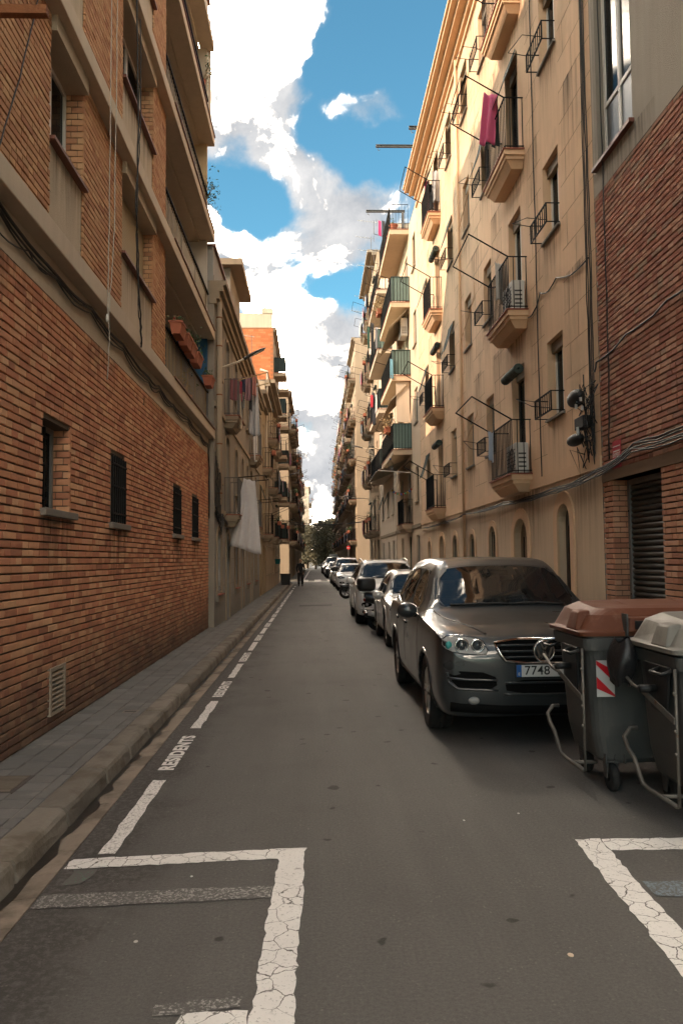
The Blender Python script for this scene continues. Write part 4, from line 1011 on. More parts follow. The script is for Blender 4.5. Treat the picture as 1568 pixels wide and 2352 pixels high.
# ------------------------------------------------------------------ generic old house front
def old_house(name, label, sgn, X, y0, y1, H, m_wall, cols, nfl, gf=3.1, bal=(), m_trim=None, seed=0, pr=.5, style='corbel', wide=.9, racks=.4, screens=None, cornice=.3, depth=8, rail=None, shut=None, arches=False, wash=0.0, washname=''):
    """cols: centres of the window axes; bal: which axes carry balconies"""
    rr = random.Random(seed); fa = Fa(X, sgn); m_trim = m_trim or m_stone
    t = thing(name, label, 'building', (X-sgn*depth/2, (y0+y1)/2, .1))
    fh = (H-gf)/nfl; ops = []; spec = []
    for i, c in enumerate(cols):
        dw = rr.random() < .5
        ops.append((c-wide/2, c+wide/2, .12 if dw else .95, gf-.5, .2) if arches else (c-wide/2, c+wide/2, .12 if dw else .95, gf-.5)); spec.append((i, -1))
        for f in range(nfl):
            z = gf+f*fh; b = i in bal
            ops.append((c-wide/2, c+wide/2, z if b else z+.8, z+min(2.15, fh-.35))); spec.append((i, f))
    mb = MB(); fa.wall(mb, y0, y1, .1, H, ops, .12); mb.build('wall', m_wall, t)
    MB().box(X-sgn*depth, X-sgn*.125, y0+.01, y1-.01, .1, H).build('inner_walls', m_dark, t)
    MB().box(X-sgn*depth, X-sgn*.003, y0-.02, y0+.009, .1, H).build('side_wall', m_wall, t); MB().box(X-sgn*depth, X-sgn*.003, y1-.009, y1+.02, .1, H).build('side_wall', m_wall, t)
    MB().box(X-sgn*depth, X, y0, y1, H, H+.06).build('roof', m_sillc, t)
    if cornice:
        mb = MB(); fa.box(mb, y0, y1, H-.25, H-.1, -.1, cornice*.5); fa.box(mb, y0, y1, H-.099, H+.07, -.1, cornice); mb.build('cornice', m_trim, t)
    mb = MB(); fa.box(mb, y0, y1, gf-.22, gf-.08, -.02, .04); mb.build('string_course', m_trim, t)
    fr = MB()
    m_sh = [mat('shutter_a', (0.20, 0.14, 0.08), 0.7, .2, 4, .1), mat('shutter_b', (0.40, 0.36, 0.29), 0.7, .2, 4, .1), mat('shutter_c', (0.045, 0.075, 0.06), 0.7, .2, 4, .1), m_door2]
    for o_, (i, f) in zip(ops, spec):
        a, b, v0, v1 = o_[:4]; key = (round(b-a, 3), round(v1-v0, 3), sgn)
        if key not in WINM:
            W_, H_ = b-a, v1-v0; q = Fa(0, sgn); m1, m2 = MB(), MB()
            for bx in ((-W_/2, W_/2, 0, .05), (-W_/2, W_/2, H_-.05, H_), (-W_/2, -W_/2+.05, .05, H_-.05), (W_/2-.05, W_/2, .05, H_-.05), (-.035, .035, .05, H_-.05)): q.box(m1, *bx, -.10, -.06)
            q.box(m2, -W_/2+.05, W_/2-.05,   .05, H_-.05, -.085, -.08); WINM[key] = [m1, m2.mesh('pane', m_glass), {}]
        e = WINM[key]; ms = rr.choice(m_sh if f < 0 else [m_wframe, m_wframe, m_sh[0], m_sh[1]])
        if ms.name not in e[2]: e[2][ms.name] = e[0].mesh('window', ms)
        w = obj('door' if v0 < .5 else 'window', e[2][ms.name], t, loc=fa.P((a+b)/2, v0)); obj('pane', e[1], w, loc=fa.P((a+b)/2, v0))
        if v0 >= .5 and (f < 0 or i not in bal):
            sb = MB(); fa.box(sb, a-.06, b+.06, v0-.05, v0-.001, -.1, .06); sb.build('sill', m_trim, w)
        if f >= 0 and rr.random() < .35:
            if shut and rr.random() < .6:
                sb = MB(); fa.box(sb, a+.05, b-.05, v0+.05, v1-.05, -.055, -.04); sb.build('shutter', shut, w)
            elif rr.random() < .6: awning_blind(fa, w, a, b, v1-(.5+rr.random()*.5), v1-.02, .01, .25)
            else: roll(fa, w, a-.02, b+.02, v1-.08, .09, .07)
        if f >= 0 and i in bal:
            z = gf+f*fh; B = balcony(fa, t, a-.4, b+.4, z, pr, m_trim if style == 'corbel' else m_wall, h=.95, style=style, single=False, m_rail=rail, step=.14, screen=(rr.choice(screens) if screens and rr.random() < .5 else None))
            if rr.random() < racks: rack(fa, B, a-.35, b+.35, z+.95, pr-.05, rr.uniform(.4, .9), rr.uniform(.1, .4), 3, .012)
            if rr.random() < wash:
                n = rr.randint(2, 4)
                for q in range(n):
                    c = rr.choice([(.55, .53, .50), (.10, .10, .12), (.30, .05, .10), (.07, .12, .22), (.45, .30, .24), (.50, .46, .38), (.16, .20, .19)])
                    u = a-.3+q*(b-a+.5)/n; L = rr.uniform(.18, .42)
                    cname = {(.55, .53, .50): 'white', (.10, .10, .12): 'charcoal', (.30, .05, .10): 'crimson', (.07, .12, .22): 'navy', (.45, .30, .24): 'salmon', (.50, .46, .38): 'cream', (.16, .20, .19): 'olive'}[c]; long_ = rr.uniform(.5, 1.1)
                    cloth('laundry', '%s %s at bay %s, %s floor of %s' % (cname, 'cloth' if long_ < .75 else 'long garment', ('one', 'two', 'three', 'four')[i], ('first', 'second', 'third', 'fourth', 'fifth')[f], washname), 'laundry', fa.P(u, z+.9, pr+.08), fa.P(u+L, z+.9, pr+.08), long_, c, .02, 2, .05, group='washing on '+washname)
            if rr.random() < .3:
                lf = MB(); leaves(lf, fa.P(a-.1, z+.95, pr-.02), (.10, .25, .12), 60, .05); bp_ = thing('balcony_plant', 'leafy plant at bay %s, %s floor of %s' % (('one', 'two', 'three', 'four')[i], ('first', 'second', 'third', 'fourth', 'fifth')[f], washname), 'plant', fa.P(a-.1, z+.7, pr-.02), group='plants on balconies of '+washname); lf.build('foliage', rr.choice([m_leaf, m_leafdry]), bp_); pt_ = MB(); fa.box(pt_, a-.35, a+.15, z+.62, z+.80, pr-.02, pr+.16); pt_.build('trough', m_terra, bp_)
    for o_, (i, f) in zip(ops, spec):
        if o_[2] > .5 and rr.random() < .5: rain(fa, t, o_[0]-.05, o_[1]+.05, o_[2]-.055, .7)
    return t, fa
m_ochre = mat('ochre_plaster', (0.32, 0.23, 0.14), 0.9, 0.14, 0.7, 0.3, 60, streak=0.16)
m_sand = mat('sand_plaster', (0.38, 0.29, 0.20), 0.9, 0.12, 0.7, 0.3, 60, streak=0.14)
m_peach = mat('peach_plaster', (0.56, 0.42, 0.29), 0.9, 0.10, 0.6, 0.25, 60, streak=0.10)
m_cream = mat('cream_plaster', (0.52, 0.43, 0.33), 0.9, 0.10, 0.6, 0.25, 60, streak=0.10)
m_green_scr = mat('green_screen', (0.15, 0.215, 0.19), 0.8, 0.15, 6, 0.1, 80)
m_dark_scr = mat('dark_screen', (0.03, 0.045, 0.042), 0.85, 0.2, 6, 0.1, 80)
t3, f3 = old_house('ochre_house', 'narrow ochre house with thin balconies between the grey house and the tiled one', 1, -2.36, 34.65, 39.2, 9.1, m_ochre, [35.6, 37.9], 2, 2.9, (1,), seed=4, pr=.45, cornice=.35, arches=True, washname='the ochre house')
t3b, f3b = old_house('sand_house', 'sand-coloured house with a projecting tiled eave before the orange gable', 1, -2.36, 39.25, 48.4, 10.6, m_sand, [40.4, 42.3, 44.3, 46.6], 3, 2.9, (1, 3), seed=5, pr=.5, cornice=.5, wash=.3, washname='the sand-coloured house')
MB().box(-4.8, -3.2, 39.5, 41.8, 10.6, 11.6).build('roof_box', mat('maroon_paint', (0.16, 0.04, 0.045), 0.8, .15, 2, .2), t3b)
MB().tube([(-2.6, 39.4, 11.2), (-2.25, 39.35, 11.1), (-2.25, 39.35, 10.4), (-2.32, 39.4, 9.6), (-2.32, 39.4, 3)], .06, 8).build('downpipe', m_cream, t3b, smooth=True)
t4, f4 = old_house('orange_gable_block', 'tall apartment block with a sunlit orange hollow-brick gable and white balconies', 1, -2.40, 48.5, 56.4, 16.0, m_sand, [50.2, 52.6, 55.0], 5, 3.0, (0, 2), seed=6, pr=.75, style='slab', cornice=.2, wide=1.0, wash=.6, washname='the orange-gabled block', screens=[m_dark_scr])
mb = MB(); mb.box(-9.5, -2.42, 48.44, 48.62, 16.0, 16.9).box(-3.1, -2.42, 48.40, 48.9, 16.9, 17.25); mb.build('gable_parapet', m_conc, t4)
MB().box(-9.5, -2.402, 48.47, 48.482, 6.0, 16.0).build('gable_joints', mat('gable_mortar', (0.36, 0.15, 0.07), 0.95, .15, 2, .3), t4)
m_gb = mat('gable_brick', (0,)*3, 0.9, 0.1, 6, 0.3, 60, palette=[(0.46, 0.15, 0.055), (0.52, 0.185, 0.072), (0.44, 0.135, 0.05), (0.56, 0.22, 0.095), (0.49, 0.165, 0.065)])
gme = MB().box(-.145, .145, -.018, 0.0, -.061, .061).mesh('brick', m_gb); gh = MB().box(-.07, .07, -.018, 0, -.061, .061).mesh('brick', m_gb)
mb = MB(); cnt = 0; z = 15.9; row = 0
while z > 7.2:
    x = -2.56-(row % 2)*.15
    while x > -8.9:
        if cnt < 300: obj('brick', gme, t4, loc=(x, 48.468, z-.066)); cnt += 1
        else: mb.box(x-.145, x+.145, 48.45, 48.468, z-.127, z-.005)
        x -= .30
    z -= .132; row += 1
o = mb.build('gable_bricks_beyond', m_gb, t4); o['kind'] = 'stuff'
# far side of the crossing
farL = [(63.2, 73, 15.2, m_sand), (73.1, 84, 14.2, m_ochre), (84.1, 97, 15.6, m_cream), (97.1, 112, 14.0, m_sand), (112.1, 128, 15.0, m_ochre)]
farLn = ['cream-edged corner block beyond the crossing on the left', 'ochre block second beyond the crossing on the left', 'cream block third beyond the crossing on the left', 'sandy block fourth beyond the crossing on the left', 'ochre block at the far left end of the street']
for i, (a, b, H, m) in enumerate(farL):
    n = 4; cs = [a+(b-a)*(k+.5)/n for k in range(n)]
    old_house('far_block', farLn[i], 1, -1.98, a, b, H, m, cs, 4, 3.2, (0, 1, 2, 3), seed=30+i, pr=.6, wide=1.0, wash=.5 if i < 3 else .2, washname=('the first', 'the second', 'the third', 'the fourth', 'the last')[i]+' left block past the crossing', racks=.6)
old_house('end_tower', 'pale sunlit block with a crenellated cornice closing the left side far away', 1, -0.9, 150, 166, 15.5, m_cream, [153, 158, 163], 4, 3.4, (0, 1, 2), seed=41, pr=.6, wide=1.0, washname='the pale end tower')
# ------------------------------------------------------------------ right: brick building with roller shutter
XR = 4.0; fr_ = Fa(XR, -1); frm = Fa(XR+.019, -1)
YB = 10.85
rbd = thing('right_brick_building', 'dark red brick building with a roller shutter at the right edge', 'building', (XR+4, 6, .1))
sh = (9.0, 10.5, 0.12, 2.72)
wo = (9.46, 10.62, 7.12, 9.7)
mb = MB(); frm.wall(mb, UB, YB, .1, 6.75, [sh], .24); mb.build('wall', m_mort2, rbd)
mb = MB(); fr_.wall(mb, UB, YB, 6.75, 13.5, [wo, (wo[0], wo[1], 10.1, 12.4)], .12); mb.build('render_wall', mat('grey_render', (0.33, 0.29, 0.235), 0.92, .12, 1, .9, 80, streak=.14), rbd)
MB().box(XR+.27, XR+9, UB+.02, YB-.02, .1, 13.5).build('inner_walls', m_dark, rbd)
MB().box(XR+.03, XR+9, UB-.02, UB+.019, .1, 13.5).build('cut_end_wall', m_br_r, rbd)  # unseen end of the building, cut short here for more skylight
MB().box(XR+.003, XR+9, YB-.019, YB, .1, 13.5).build('side_wall', MATS['grey_render'], rbd)
rc = lay(4.6, YB, .12, 2.72, [sh], seed=7); rc2 = lay(4.6, YB, 2.86, 6.75, [], seed=8)
place_bricks(fr_, rc, m_br_rl, rbd, single=120, rest='lower_bricks_beyond'); place_bricks(fr_, rc2, m_br_r, rbd, single=180)
mb = MB(); reveal_bricks(fr_, mb, sh[1], .12, 2.72, .24); o = mb.build('reveal_bricks', m_br_rl, rbd); o['kind'] = 'stuff'
mb = MB(); fr_.box(mb, 8.3, YB, 2.72, 2.86, -.2, .012); mb.build('lintel', mat('lintel_brown', (0.26, 0.17, 0.11), .9, .15, 2, .3), rbd)
shp = MB(); fr_.box(shp, sh[0]+.01, sh[0]+.07, .12, 2.7, -.24, -.20); fr_.box(shp, sh[0]+.01, sh[1]-.02, 2.64, 2.715, -.24, -.195); fr_.box(shp, sh[1]-.09, sh[1]-.02, .12, 2.7, -.24, -.19); shutter = shp.build('roller_shutter', mat('shutter_rail', (0.22, 0.21, 0.195), .5, .15, 4, .1, metal=.5), rbd)
m_rs = mat('shutter_slat', (0.060, 0.054, 0.046), .5, .2, 4, .1, metal=.3, island=.12)
prof = [(-.232, 0), (-.215, .012), (-.206, .03), (-.206, .045), (-.218, .062), (-.232, .07)]
sl = MB()
for (w0, z0), (w1, z1) in zip(prof, prof[1:]):
    sl.add([(w0*-1, sh[0]+.07, z0), (w0*-1, sh[1]-.09, z0), (w1*-1, sh[1]-.09, z1), (w1*-1, sh[0]+.07, z1)], [(0, 1, 2, 3)])
slm = sl.mesh('slat', m_rs)
z = .13
while z < 2.66: obj('slat', slm, shutter, loc=(XR, 0, z)); z += .074
for z in (.6, 1.2, 1.8, 2.3):
    b_ = MB(); b_.ell(fr_.P(sh[1]-.055, z, -.187), (.006, .012, .012), 6, 4); b_.build('bolt', m_iron, shutter)
w = window_unit(fr_, rbd, wo[0]+.02, wo[1]-.02, wo[2]+.02, wo[3], -.08, mull=1, frame=.06, tr=7.92)
for i in range(1):
    lowp = MB(); fr_.box(lowp, wo[0]+.09, wo[1]-.09, wo[2]+.08, 7.88, -.115, -.095); lowp.build('lower_panel', mat('dark_panel', (0.05, 0.05, 0.048), .3, .1, 2, 0), w)
mb = MB(); fr_.box(mb, wo[0]+.05, wo[1]-.05, 7.95, 9.6, -.2, -.19); mb.build('curtain', cloth_mat((.42, .40, .37)), w)
mb = MB(); fr_.box(mb, wo[0]-.05, wo[1]+.12, wo[2]-.05, wo[2], -.12, .07); mb.build('sill', m_silltile, w)
mb = MB(); fr_.box(mb, wo[1]-.006, wo[1]+.10, wo[2]+.001, wo[3]+.05, -.11, .02); mb.build('jamb_strip', MATS['beige_plaster'], w)
# red notice by the shutter
no = thing('red_notice', 'small red and white notice fixed to the dark brick above the shutter', 'notice', fr_.P(10.3, 2.95, .02))
MB().box(XR-.022, XR-.016, 10.12, 10.40, 2.86, 3.22).build('board', mat('notice_red', (0.42, 0.03, 0.045), .5, .08, 3, 0), no)
tm = text_mesh('EXPERT', .075, mat('notice_white', (0.7, 0.66, 0.62), .5, .05, 3, 0), 1.0, .002)
obj('lettering', tm, no, loc=(XR-.0245, 10.26, 3.03), rot=(math.pi/2, 0, -math.pi/2))
MB().box(XR-.0235, XR-.0222, 10.15, 10.37, 3.075, 3.09).box(XR-.0235, XR-.0222, 10.15, 10.37, 2.97, 2.982).box(XR-.0235, XR-.0222, 10.14, 10.38, 3.14, 3.15).build('notice_line', MATS['notice_white'], no)

# ------------------------------------------------------------------ right: beige five-storey house
m_beige = mat('beige_stucco', (0.645, 0.435, 0.272), 0.9, 0.12, 0.6, 0.35, 55, streak=0.17, blotch=((0.44, 0.31, 0.195), .9, .48, .72, .6))
m_beige_lo = mat('beige_stucco_lower', (0.60, 0.445, 0.30), 0.9, 0.12, 0.8, 0.35, 55, streak=0.16, dirt=.35)
m_trimA = mat('beige_trim', (0.65, 0.43, 0.262), 0.88, 0.12, 1.0, 0.3, 50, streak=.08)
AY0, AY1 = YB+.01, 29.4
ha = thing('beige_house', 'tall beige stucco house with iron balconies and small guarded windows behind the cars', 'building', (XR+4, 20, .1))
FLA = [3.24, 6.30, 9.36, 12.42]; HA = 15.45
wcols = [(12.42, 13.28), (17.3, 18.1), (19.56, 20.4), (21.95, 22.8), (27.0, 27.8)]
bcols = [(14.35, 16.1), (23.9, 25.6)]
uo, go = [], []
for z in FLA:
    for (a, b) in wcols: uo.append((a, b, z+.78, z+2.10))
    for (a, b) in bcols: uo.append((a+.4, b-.4, z, z+2.15))
gcols = [(12.25, 12.9, .12, 2.55, .28), (14.75, 15.75, .12, 2.45, .38), (17.35, 18.0, .9, 2.4, .28), (19.65, 20.3, 1.1, 2.3, .26), (22.05, 22.75, .9, 2.35, .28), (24.3, 25.2, .12, 2.4, .35), (27.1, 27.7, .9, 2.3, .26)]
mb = MB(); fr_.wall(mb, AY0, AY1, 2.95, HA, uo, .19); mb.build('wall', m_beige, ha)
mb = MB(); fr_.wall(mb, AY0, AY1, .1, 2.95, gcols, .16); mb.build('lower_wall', m_beige_lo, ha)
MB().box(XR+.26, XR+9, AY0+.01, AY1-.01, .1, HA).build('inner_walls', m_dark, ha)
MB().box(XR, XR+9, AY1-.009, AY1+.02, .1, HA+.3).build('side_wall', m_beige, ha)
mb = MB(); fr_.box(mb, AY0, AY1, 2.93, 3.10, -.02, .03); mb.build('string_course', m_trimA, ha)
for (z0, z1, w) in ((HA-.45, HA-.36, .06), (HA-.15, HA, .10), (HA, HA+.12, .30), (HA+.12, HA+.22, .46), (HA+.22, HA+.30, .52)):
    mb = MB(); fr_.box(mb, AY0, AY1, z0, z1-.001, -.1, w); mb.build('cornice', m_trimA, ha)
# scored block joints of the stucco
z = 3.45; jm = mat('stucco_joint', (0.27, 0.19, 0.115), .95, .15, 3, .1)
k = 0
mb = MB()
while z < 15:
    for a, b in ((AY0, 12.3), (13.4, 14.2), (16.25, 17.2), (18.2, 19.45), (20.5, 21.85), (22.9, 23.8), (25.7, 26.9), (27.9, AY1)):
        fr_.box(mb, a, b, z, z+.008, -.004, .0025)
    for q in range(24):
        u = AY0+.4+q*.78+(k % 2)*.39
        if u < AY1 and not any(a-.12 < u < b+.12 for a, b in wcols+bcols): fr_.box(mb, u, u+.008, z+.009, z+.519, -.004, .0024)
    z += .52; k += 1
mb.build('stucco_joints', jm, ha)['kind'] = 'stuff'
for i, (a, b, v0, v1, rise) in enumerate(gcols):
    surround(fr_, a, b, v0, v1, rise, .20 if i < 2 else .13, .03, bottom=.12 if v0 < .5 else v0-.05).build('arch_surround', m_trimA, ha)
    if v0 < .5:
        mb = MB(); fr_.box(mb, a, b, .12, v1, -.16, -.12); d = mb.build('door', m_door2 if i != 1 else MATS['shutter_a'], ha)
        for q in range(4):
            dm = MB(); fr_.box(dm, a+.08+q*(b-a-.16)/4, a+.10+q*(b-a-.16)/4, .3, v1-.35, -.12, -.10); dm.build('door_bar', m_iron, d)
    else:
        w = window_unit(fr_, ha, a, b, v0, v1, -.11, mull=1, m_f=MATS['dark_door'], pane=m_dark)
        for q in range(4):
            gb = MB(); fr_.box(gb, a+.06+q*(b-a-.12)/3-.008, a+.06+q*(b-a-.12)/3+.008, v0, v1-.12, -.05, -.034); gb.build('window_bar', m_iron, w)
        mb = MB(); fr_.box(mb, a-.1, b+.1, v0-.06, v0-.001, -.05, .06); mb.build('sill', m_trimA, w)
        if i in (2, 4):
            mb = MB(); fr_.box(mb, a+.02, a+.05, v0, v1-.2, .0, .03); mb.build('window_bar', m_iron, w)
blinds = {(1, 2): 'awn', (3, 0): 0, (3, 1): 'awn', (3, 2): 'awn', (4, 2): 'awn', (4, 1): 'awn', (3, 3): 'awn', (4, 0): 'awn', (2, 3): 'awn'}
guards = {(0, 0), (0, 1), (0, 2), (0, 3), (1, 0), (1, 1), (1, 2), (1, 3), (3, 0), (3, 1), (3, 2), (3, 3), (4, 1), (2, 3)}
for i, (a, b) in enumerate(wcols):
    for f, zf in enumerate(FLA):
        w = window_unit(fr_, ha, a, b, zf+.78, zf+2.10, -.14, mull=1 if i == 0 else 0, m_f=m_wframe if i == 0 else MATS['old_frame'], frame=.045)
        mb = MB(); fr_.box(mb, a+.01, b-.01, zf+1.92, zf+2.095, -.185, -.08); mb.build('blind_box', MATS['shutter_a'] if i == 0 else m_lame, w)
        mb = MB(); fr_.box(mb, a-.05, b+.05, zf+.74, zf+.778, -.2, .05); mb.build('sill', m_sillc, w)
        if (i, f) in guards: basket(fr_, w, a-.03, b+.03, zf+.80)
        if blinds.get((i, f)) == 'awn': awning_blind(fr_, w, a, b, zf+1.25, zf+2.06, .02, .27)
balA = {}
for bi, (a, b) in enumerate(bcols):
    for f, zf in enumerate(FLA):
        B = balcony(fr_, ha, a, b, zf, .40, m_trimA, h=1.0, single=True, step=.105); balA[(bi, f)] = B
        w = window_unit(fr_, ha, a+.4, b-.4, zf+.02, zf+2.15, -.13, mull=1, m_f=MATS['dark_door'] if f != 1 else m_wframe, name='balcony_door', frame=.06)
        mb = MB(); fr_.box(mb, a+.42, b-.42, zf+1.95, zf+2.145, -.185, -.09); mb.build('blind_box', MATS['shutter_a'], w)
        rack(fr_, B, a+.05, b-.05, zf+1.0, .36, .72, .42, 4, .014)
        if (bi, f) in ((0, 2), (0, 3), (1, 3)): awning_blind(fr_, w, a+.42, b-.42, zf+1.15, zf+2.2, .02, .42)
        elif (bi, f) in ((0, 0), (1, 0), (1, 1), (1, 2)): roll(fr_, w, a+.35, b-.35, zf+2.02, .12, .095)
        if bi == 0 and f in (0, 1): ac_unit(fr_, B, a+.12, zf+.02, .03, .72, .56, .24)
scr = MB(); fr_.box(scr, 24.0, 25.5, 3.30, 4.22, .335, .34); scr.build('screen', m_dark_scr, balA[(1, 0)])
scr = MB(); fr_.box(scr, 24.0, 25.5, 6.36, 7.28, .335, .34); scr.build('screen', m_dark_scr, balA[(1, 1)])
MB().tube([fr_.P(20.75, 15.2, .06), fr_.P(20.75, .4, .06)], .04, 8).build('downpipe', m_trimA, ha, smooth=True)
for zz in (4.6, 7.5, 10.5, 13.3):
    MB().tube([fr_.P(20.75, zz, .05), fr_.P(18.9, zz+.55, .05), fr_.P(18.9, zz+.9, .05)], .014, 6).build('branch_pipe', m_trimA, ha, smooth=True)
for zf in FLA:
    for (a, b) in wcols: rain(fr_, ha, a-.1, b+.1, zf+.735, 1.1)
    for (a, b) in bcols: rain(fr_, ha, a, b, zf-.2, 1.0)
    for u in (11.3, 13.5, 16.4, 18.5, 20.8, 26.0): rain(fr_, ha, u, u+1.0, zf+2.9, 1.6+.4*math.sin(u*zf))
for u in (11.0, 13.6, 16.2, 18.3, 20.6, 23.1, 25.8): rain(fr_, ha, u, u+1.1, 2.92, 1.5, .005)
for u in (8.8, 9.6): rain(fr_, rbd, u, u+1.0, 7.05, .9, .006)
# cables and meter box on the beige front
for k in range(5):
    cable('%s black cable of the bundle running along the beige house above its arched doors' % ('topmost', 'second', 'middle', 'fourth', 'lowest')[k], run(fr_, [(5.0, 3.05-.03*k), (7.5, 3.12-.04*k), (9.6, 3.10-.03*k), (10.9, 2.92-.03*k), (13.0, 2.83-.02*k), (16.4, 2.86-.02*k), (20.6, 2.84), (24, 2.82-.02*k), (29, 2.80)],   .05+.012*k, .012, 6, .04), .011, group='cables above the arched doors')
for k in range(4):
    cable('%s black cable dropping down the seam between brick and beige house' % ('rightmost', 'second', 'third', 'leftmost')[k], run(fr_, [(10.98+.05*k, 14), (11.0+.05*k, 9.0), (10.96+.07*k, 6.0), (11.0+.05*k, 3.6), (11.05, 3.0)], .03, .012, 8, 0), .009, group='cables on the seam')
cable('black cable strung across the dark brick front at the right edge', run(fr_, [(7.0, 4.62), (8.6, 4.55), (9.8, 4.5), (10.86, 4.42), (10.95, 4.3)], .03, .005, 6, .04), .013)
cable('black cable slanting up the beige wall to the seam', run(fr_, [(14.3, 6.1), (13.5, 6.3), (12.6, 6.25), (11.1, 6.0)], .02, .004, 6, .1), .012)
cable('single black cable hanging straight down the dark brick', run(fr_, [(10.45, 13), (10.4, 7), (10.42, 4.2), (10.5, 3.0)], .03, .004, 8, 0), .010)
cable('dark vertical cable beside the nearest balconies of the beige house', run(fr_, [(13.75, 14.5), (13.72, 9), (13.7, 3.1)], .02, .006, 10, 0), .011)
mx = thing('cable_junction', 'tangle of black cable splice boxes on the beige wall by the brick seam', 'junction box', fr_.P(11.3, 3.3, .05))
m_blk = mat('black_plastic', (0.009, 0.009, 0.009), .62, .15, 4, .1)
MB().ell(fr_.P(11.45, 4.02, .14), (.11, .26, .13), 14, 9).build('splice_closure', m_blk, mx, smooth=True)
MB().ell(fr_.P(11.55, 3.42, .13), (.10, .28, .09), 14, 9).build('splice_closure', m_blk, mx, smooth=True)
b_ = MB(); fr_.box(b_, 11.12, 11.5, 3.55, 3.72, .02, .16); b_.build('box', m_blk, mx, bevel=.01)
for k in range(16):
    u, v = random.uniform(10.95, 11.6), random.uniform(3.15, 4.2)
    p = [fr_.P(u, v, .06)]
    for q in range(5): p.append(fr_.P(u+random.uniform(-.25, .25), v+random.uniform(-.3, .25), random.uniform(.03, .2)))
    MB().tube(p, .008, 4).build('loop', m_cable, mx, smooth=True)
for k in range(7):
    b_ = MB(); u, v = random.uniform(11.0, 11.4), random.uniform(3.3, 4.05); fr_.box(b_, u, u+.035, v, v+random.uniform(.05, .12), .16, .19); b_.build('connector', m_alu, mx)

# ------------------------------------------------------------------ right: peach house with deep screened balconies
hb, fb = old_house('peach_house', 'peach house with deep slab balconies screened in green beyond the beige one', -1, XR, 29.45, 38.2, 15.3, m_peach, [30.45, 33.0, 35.8], 4, 3.1, (), seed=51, pr=.8, cornice=.0, shut=mat('orange_shutter', (0.55, 0.24, 0.06), .6, .1, 3, .1))
m_awn = mat('awning_canvas', (0.34, 0.29, 0.21), .85, .15, 4, .2, 60)
for f, z in enumerate((3.1, 6.12, 9.15, 12.2, 15.25)):
    if f == 0:
        B = balcony(fb, hb, 31.9, 33.9, z, .45, m_peach, single=True, h=1.0, screen=m_dark_scr, scr_near=False)
    else:
        B = balcony(fb, hb, 31.9, 37.1, z, .80, m_peach, style='slab', single=f in (1, 2, 3), h=1.05, step=.13, screen=[None, m_green_scr, m_green_scr, m_green_scr, None][f])
    if f in (1, 2, 3): rack(fb, B, 32.2, 34.5, z+1.05, .75, .5, .15, 3)
    if f in (2, 3):
        aw = MB()
        aw.grid(lambda a, c, z=z: fb.P(31.95+5.0*c, z-.3-.75*a+.03*math.sin(c*60), .1+.75*a), 6, 60); aw.build('awning', m_awn, hb)
    if f == 1:
        aw = MB(); aw.grid(lambda a, c, z=z: fb.P(32.0+5.0*c, z-.35-.55*a, .1+1.35*a), 6, 20); aw.build('awning', m_awn, hb)
        MB().tube([fb.P(32.0, z-.95, .05), fb.P(32.0, z-.85, 1.4)], .018, 6).tube([fb.P(31.98, z-.9, 1.45), fb.P(37, z-.9, 1.45)], .025, 6).build('awning_arm', m_wframe, hb)
ac_unit(fb, hb, 32.3, 10.9, .05, .8, .75, .3)
MB().box(XR-.6, XR-.06, 32.02, 32.06, 7.25, 8.9).build('white_cabinet', m_cream, hb)
for (u, v, n_, mm_, lab) in ((33.2, 7.25, 200, m_leafdry, 'straw-coloured dry plants over the lower green-screened balcony of the peach house'), (36.6, 13.35, 260, m_leafdry, 'mass of dry golden foliage hanging on the upper balcony of the peach house')):
    t = thing('balcony_plant', lab, 'plant', fb.P(u, v, .8))
    MB().hexa([fb.P(u-.35, v-.28, .78), fb.P(u+.35, v-.28, .78), fb.P(u+.35, v-.28, .96), fb.P(u-.35, v-.28, .96), fb.P(u-.4, v-.05, .76), fb.P(u+.4, v-.05, .76), fb.P(u+.4, v-.05, .99), fb.P(u-.4, v-.05, .99)]).build('trough', m_terra, t)
    leaves(MB(), fb.P(u, v+.12, .88), (.13, .35, .2), n_, .06).build('foliage', mm_, t)
for k, (u, c) in enumerate(((32.3, m_terra), (32.9, m_dark_scr), (33.4, m_terra))):
    t = thing('terrace_pot', ['pinkish pot at the near end of the peach house roof terrace', 'dark pot in the middle of the peach house terrace row', 'orange pot third along the peach house terrace railing'][k], 'plant pot', fb.P(u, 15.26, .6))
    MB().lathe([(.001, 0), (.13, 0), (.17, .26), (.19, .26), (.19, .31), (.16, .31), (.15, .2)], 12, fb.P(u, 15.26, .58)).build('pot', c, t)
    leaves(MB(), fb.P(u, 15.7, .58), (.05, .05, .1), 20, .06).build('foliage', m_leaf, t)
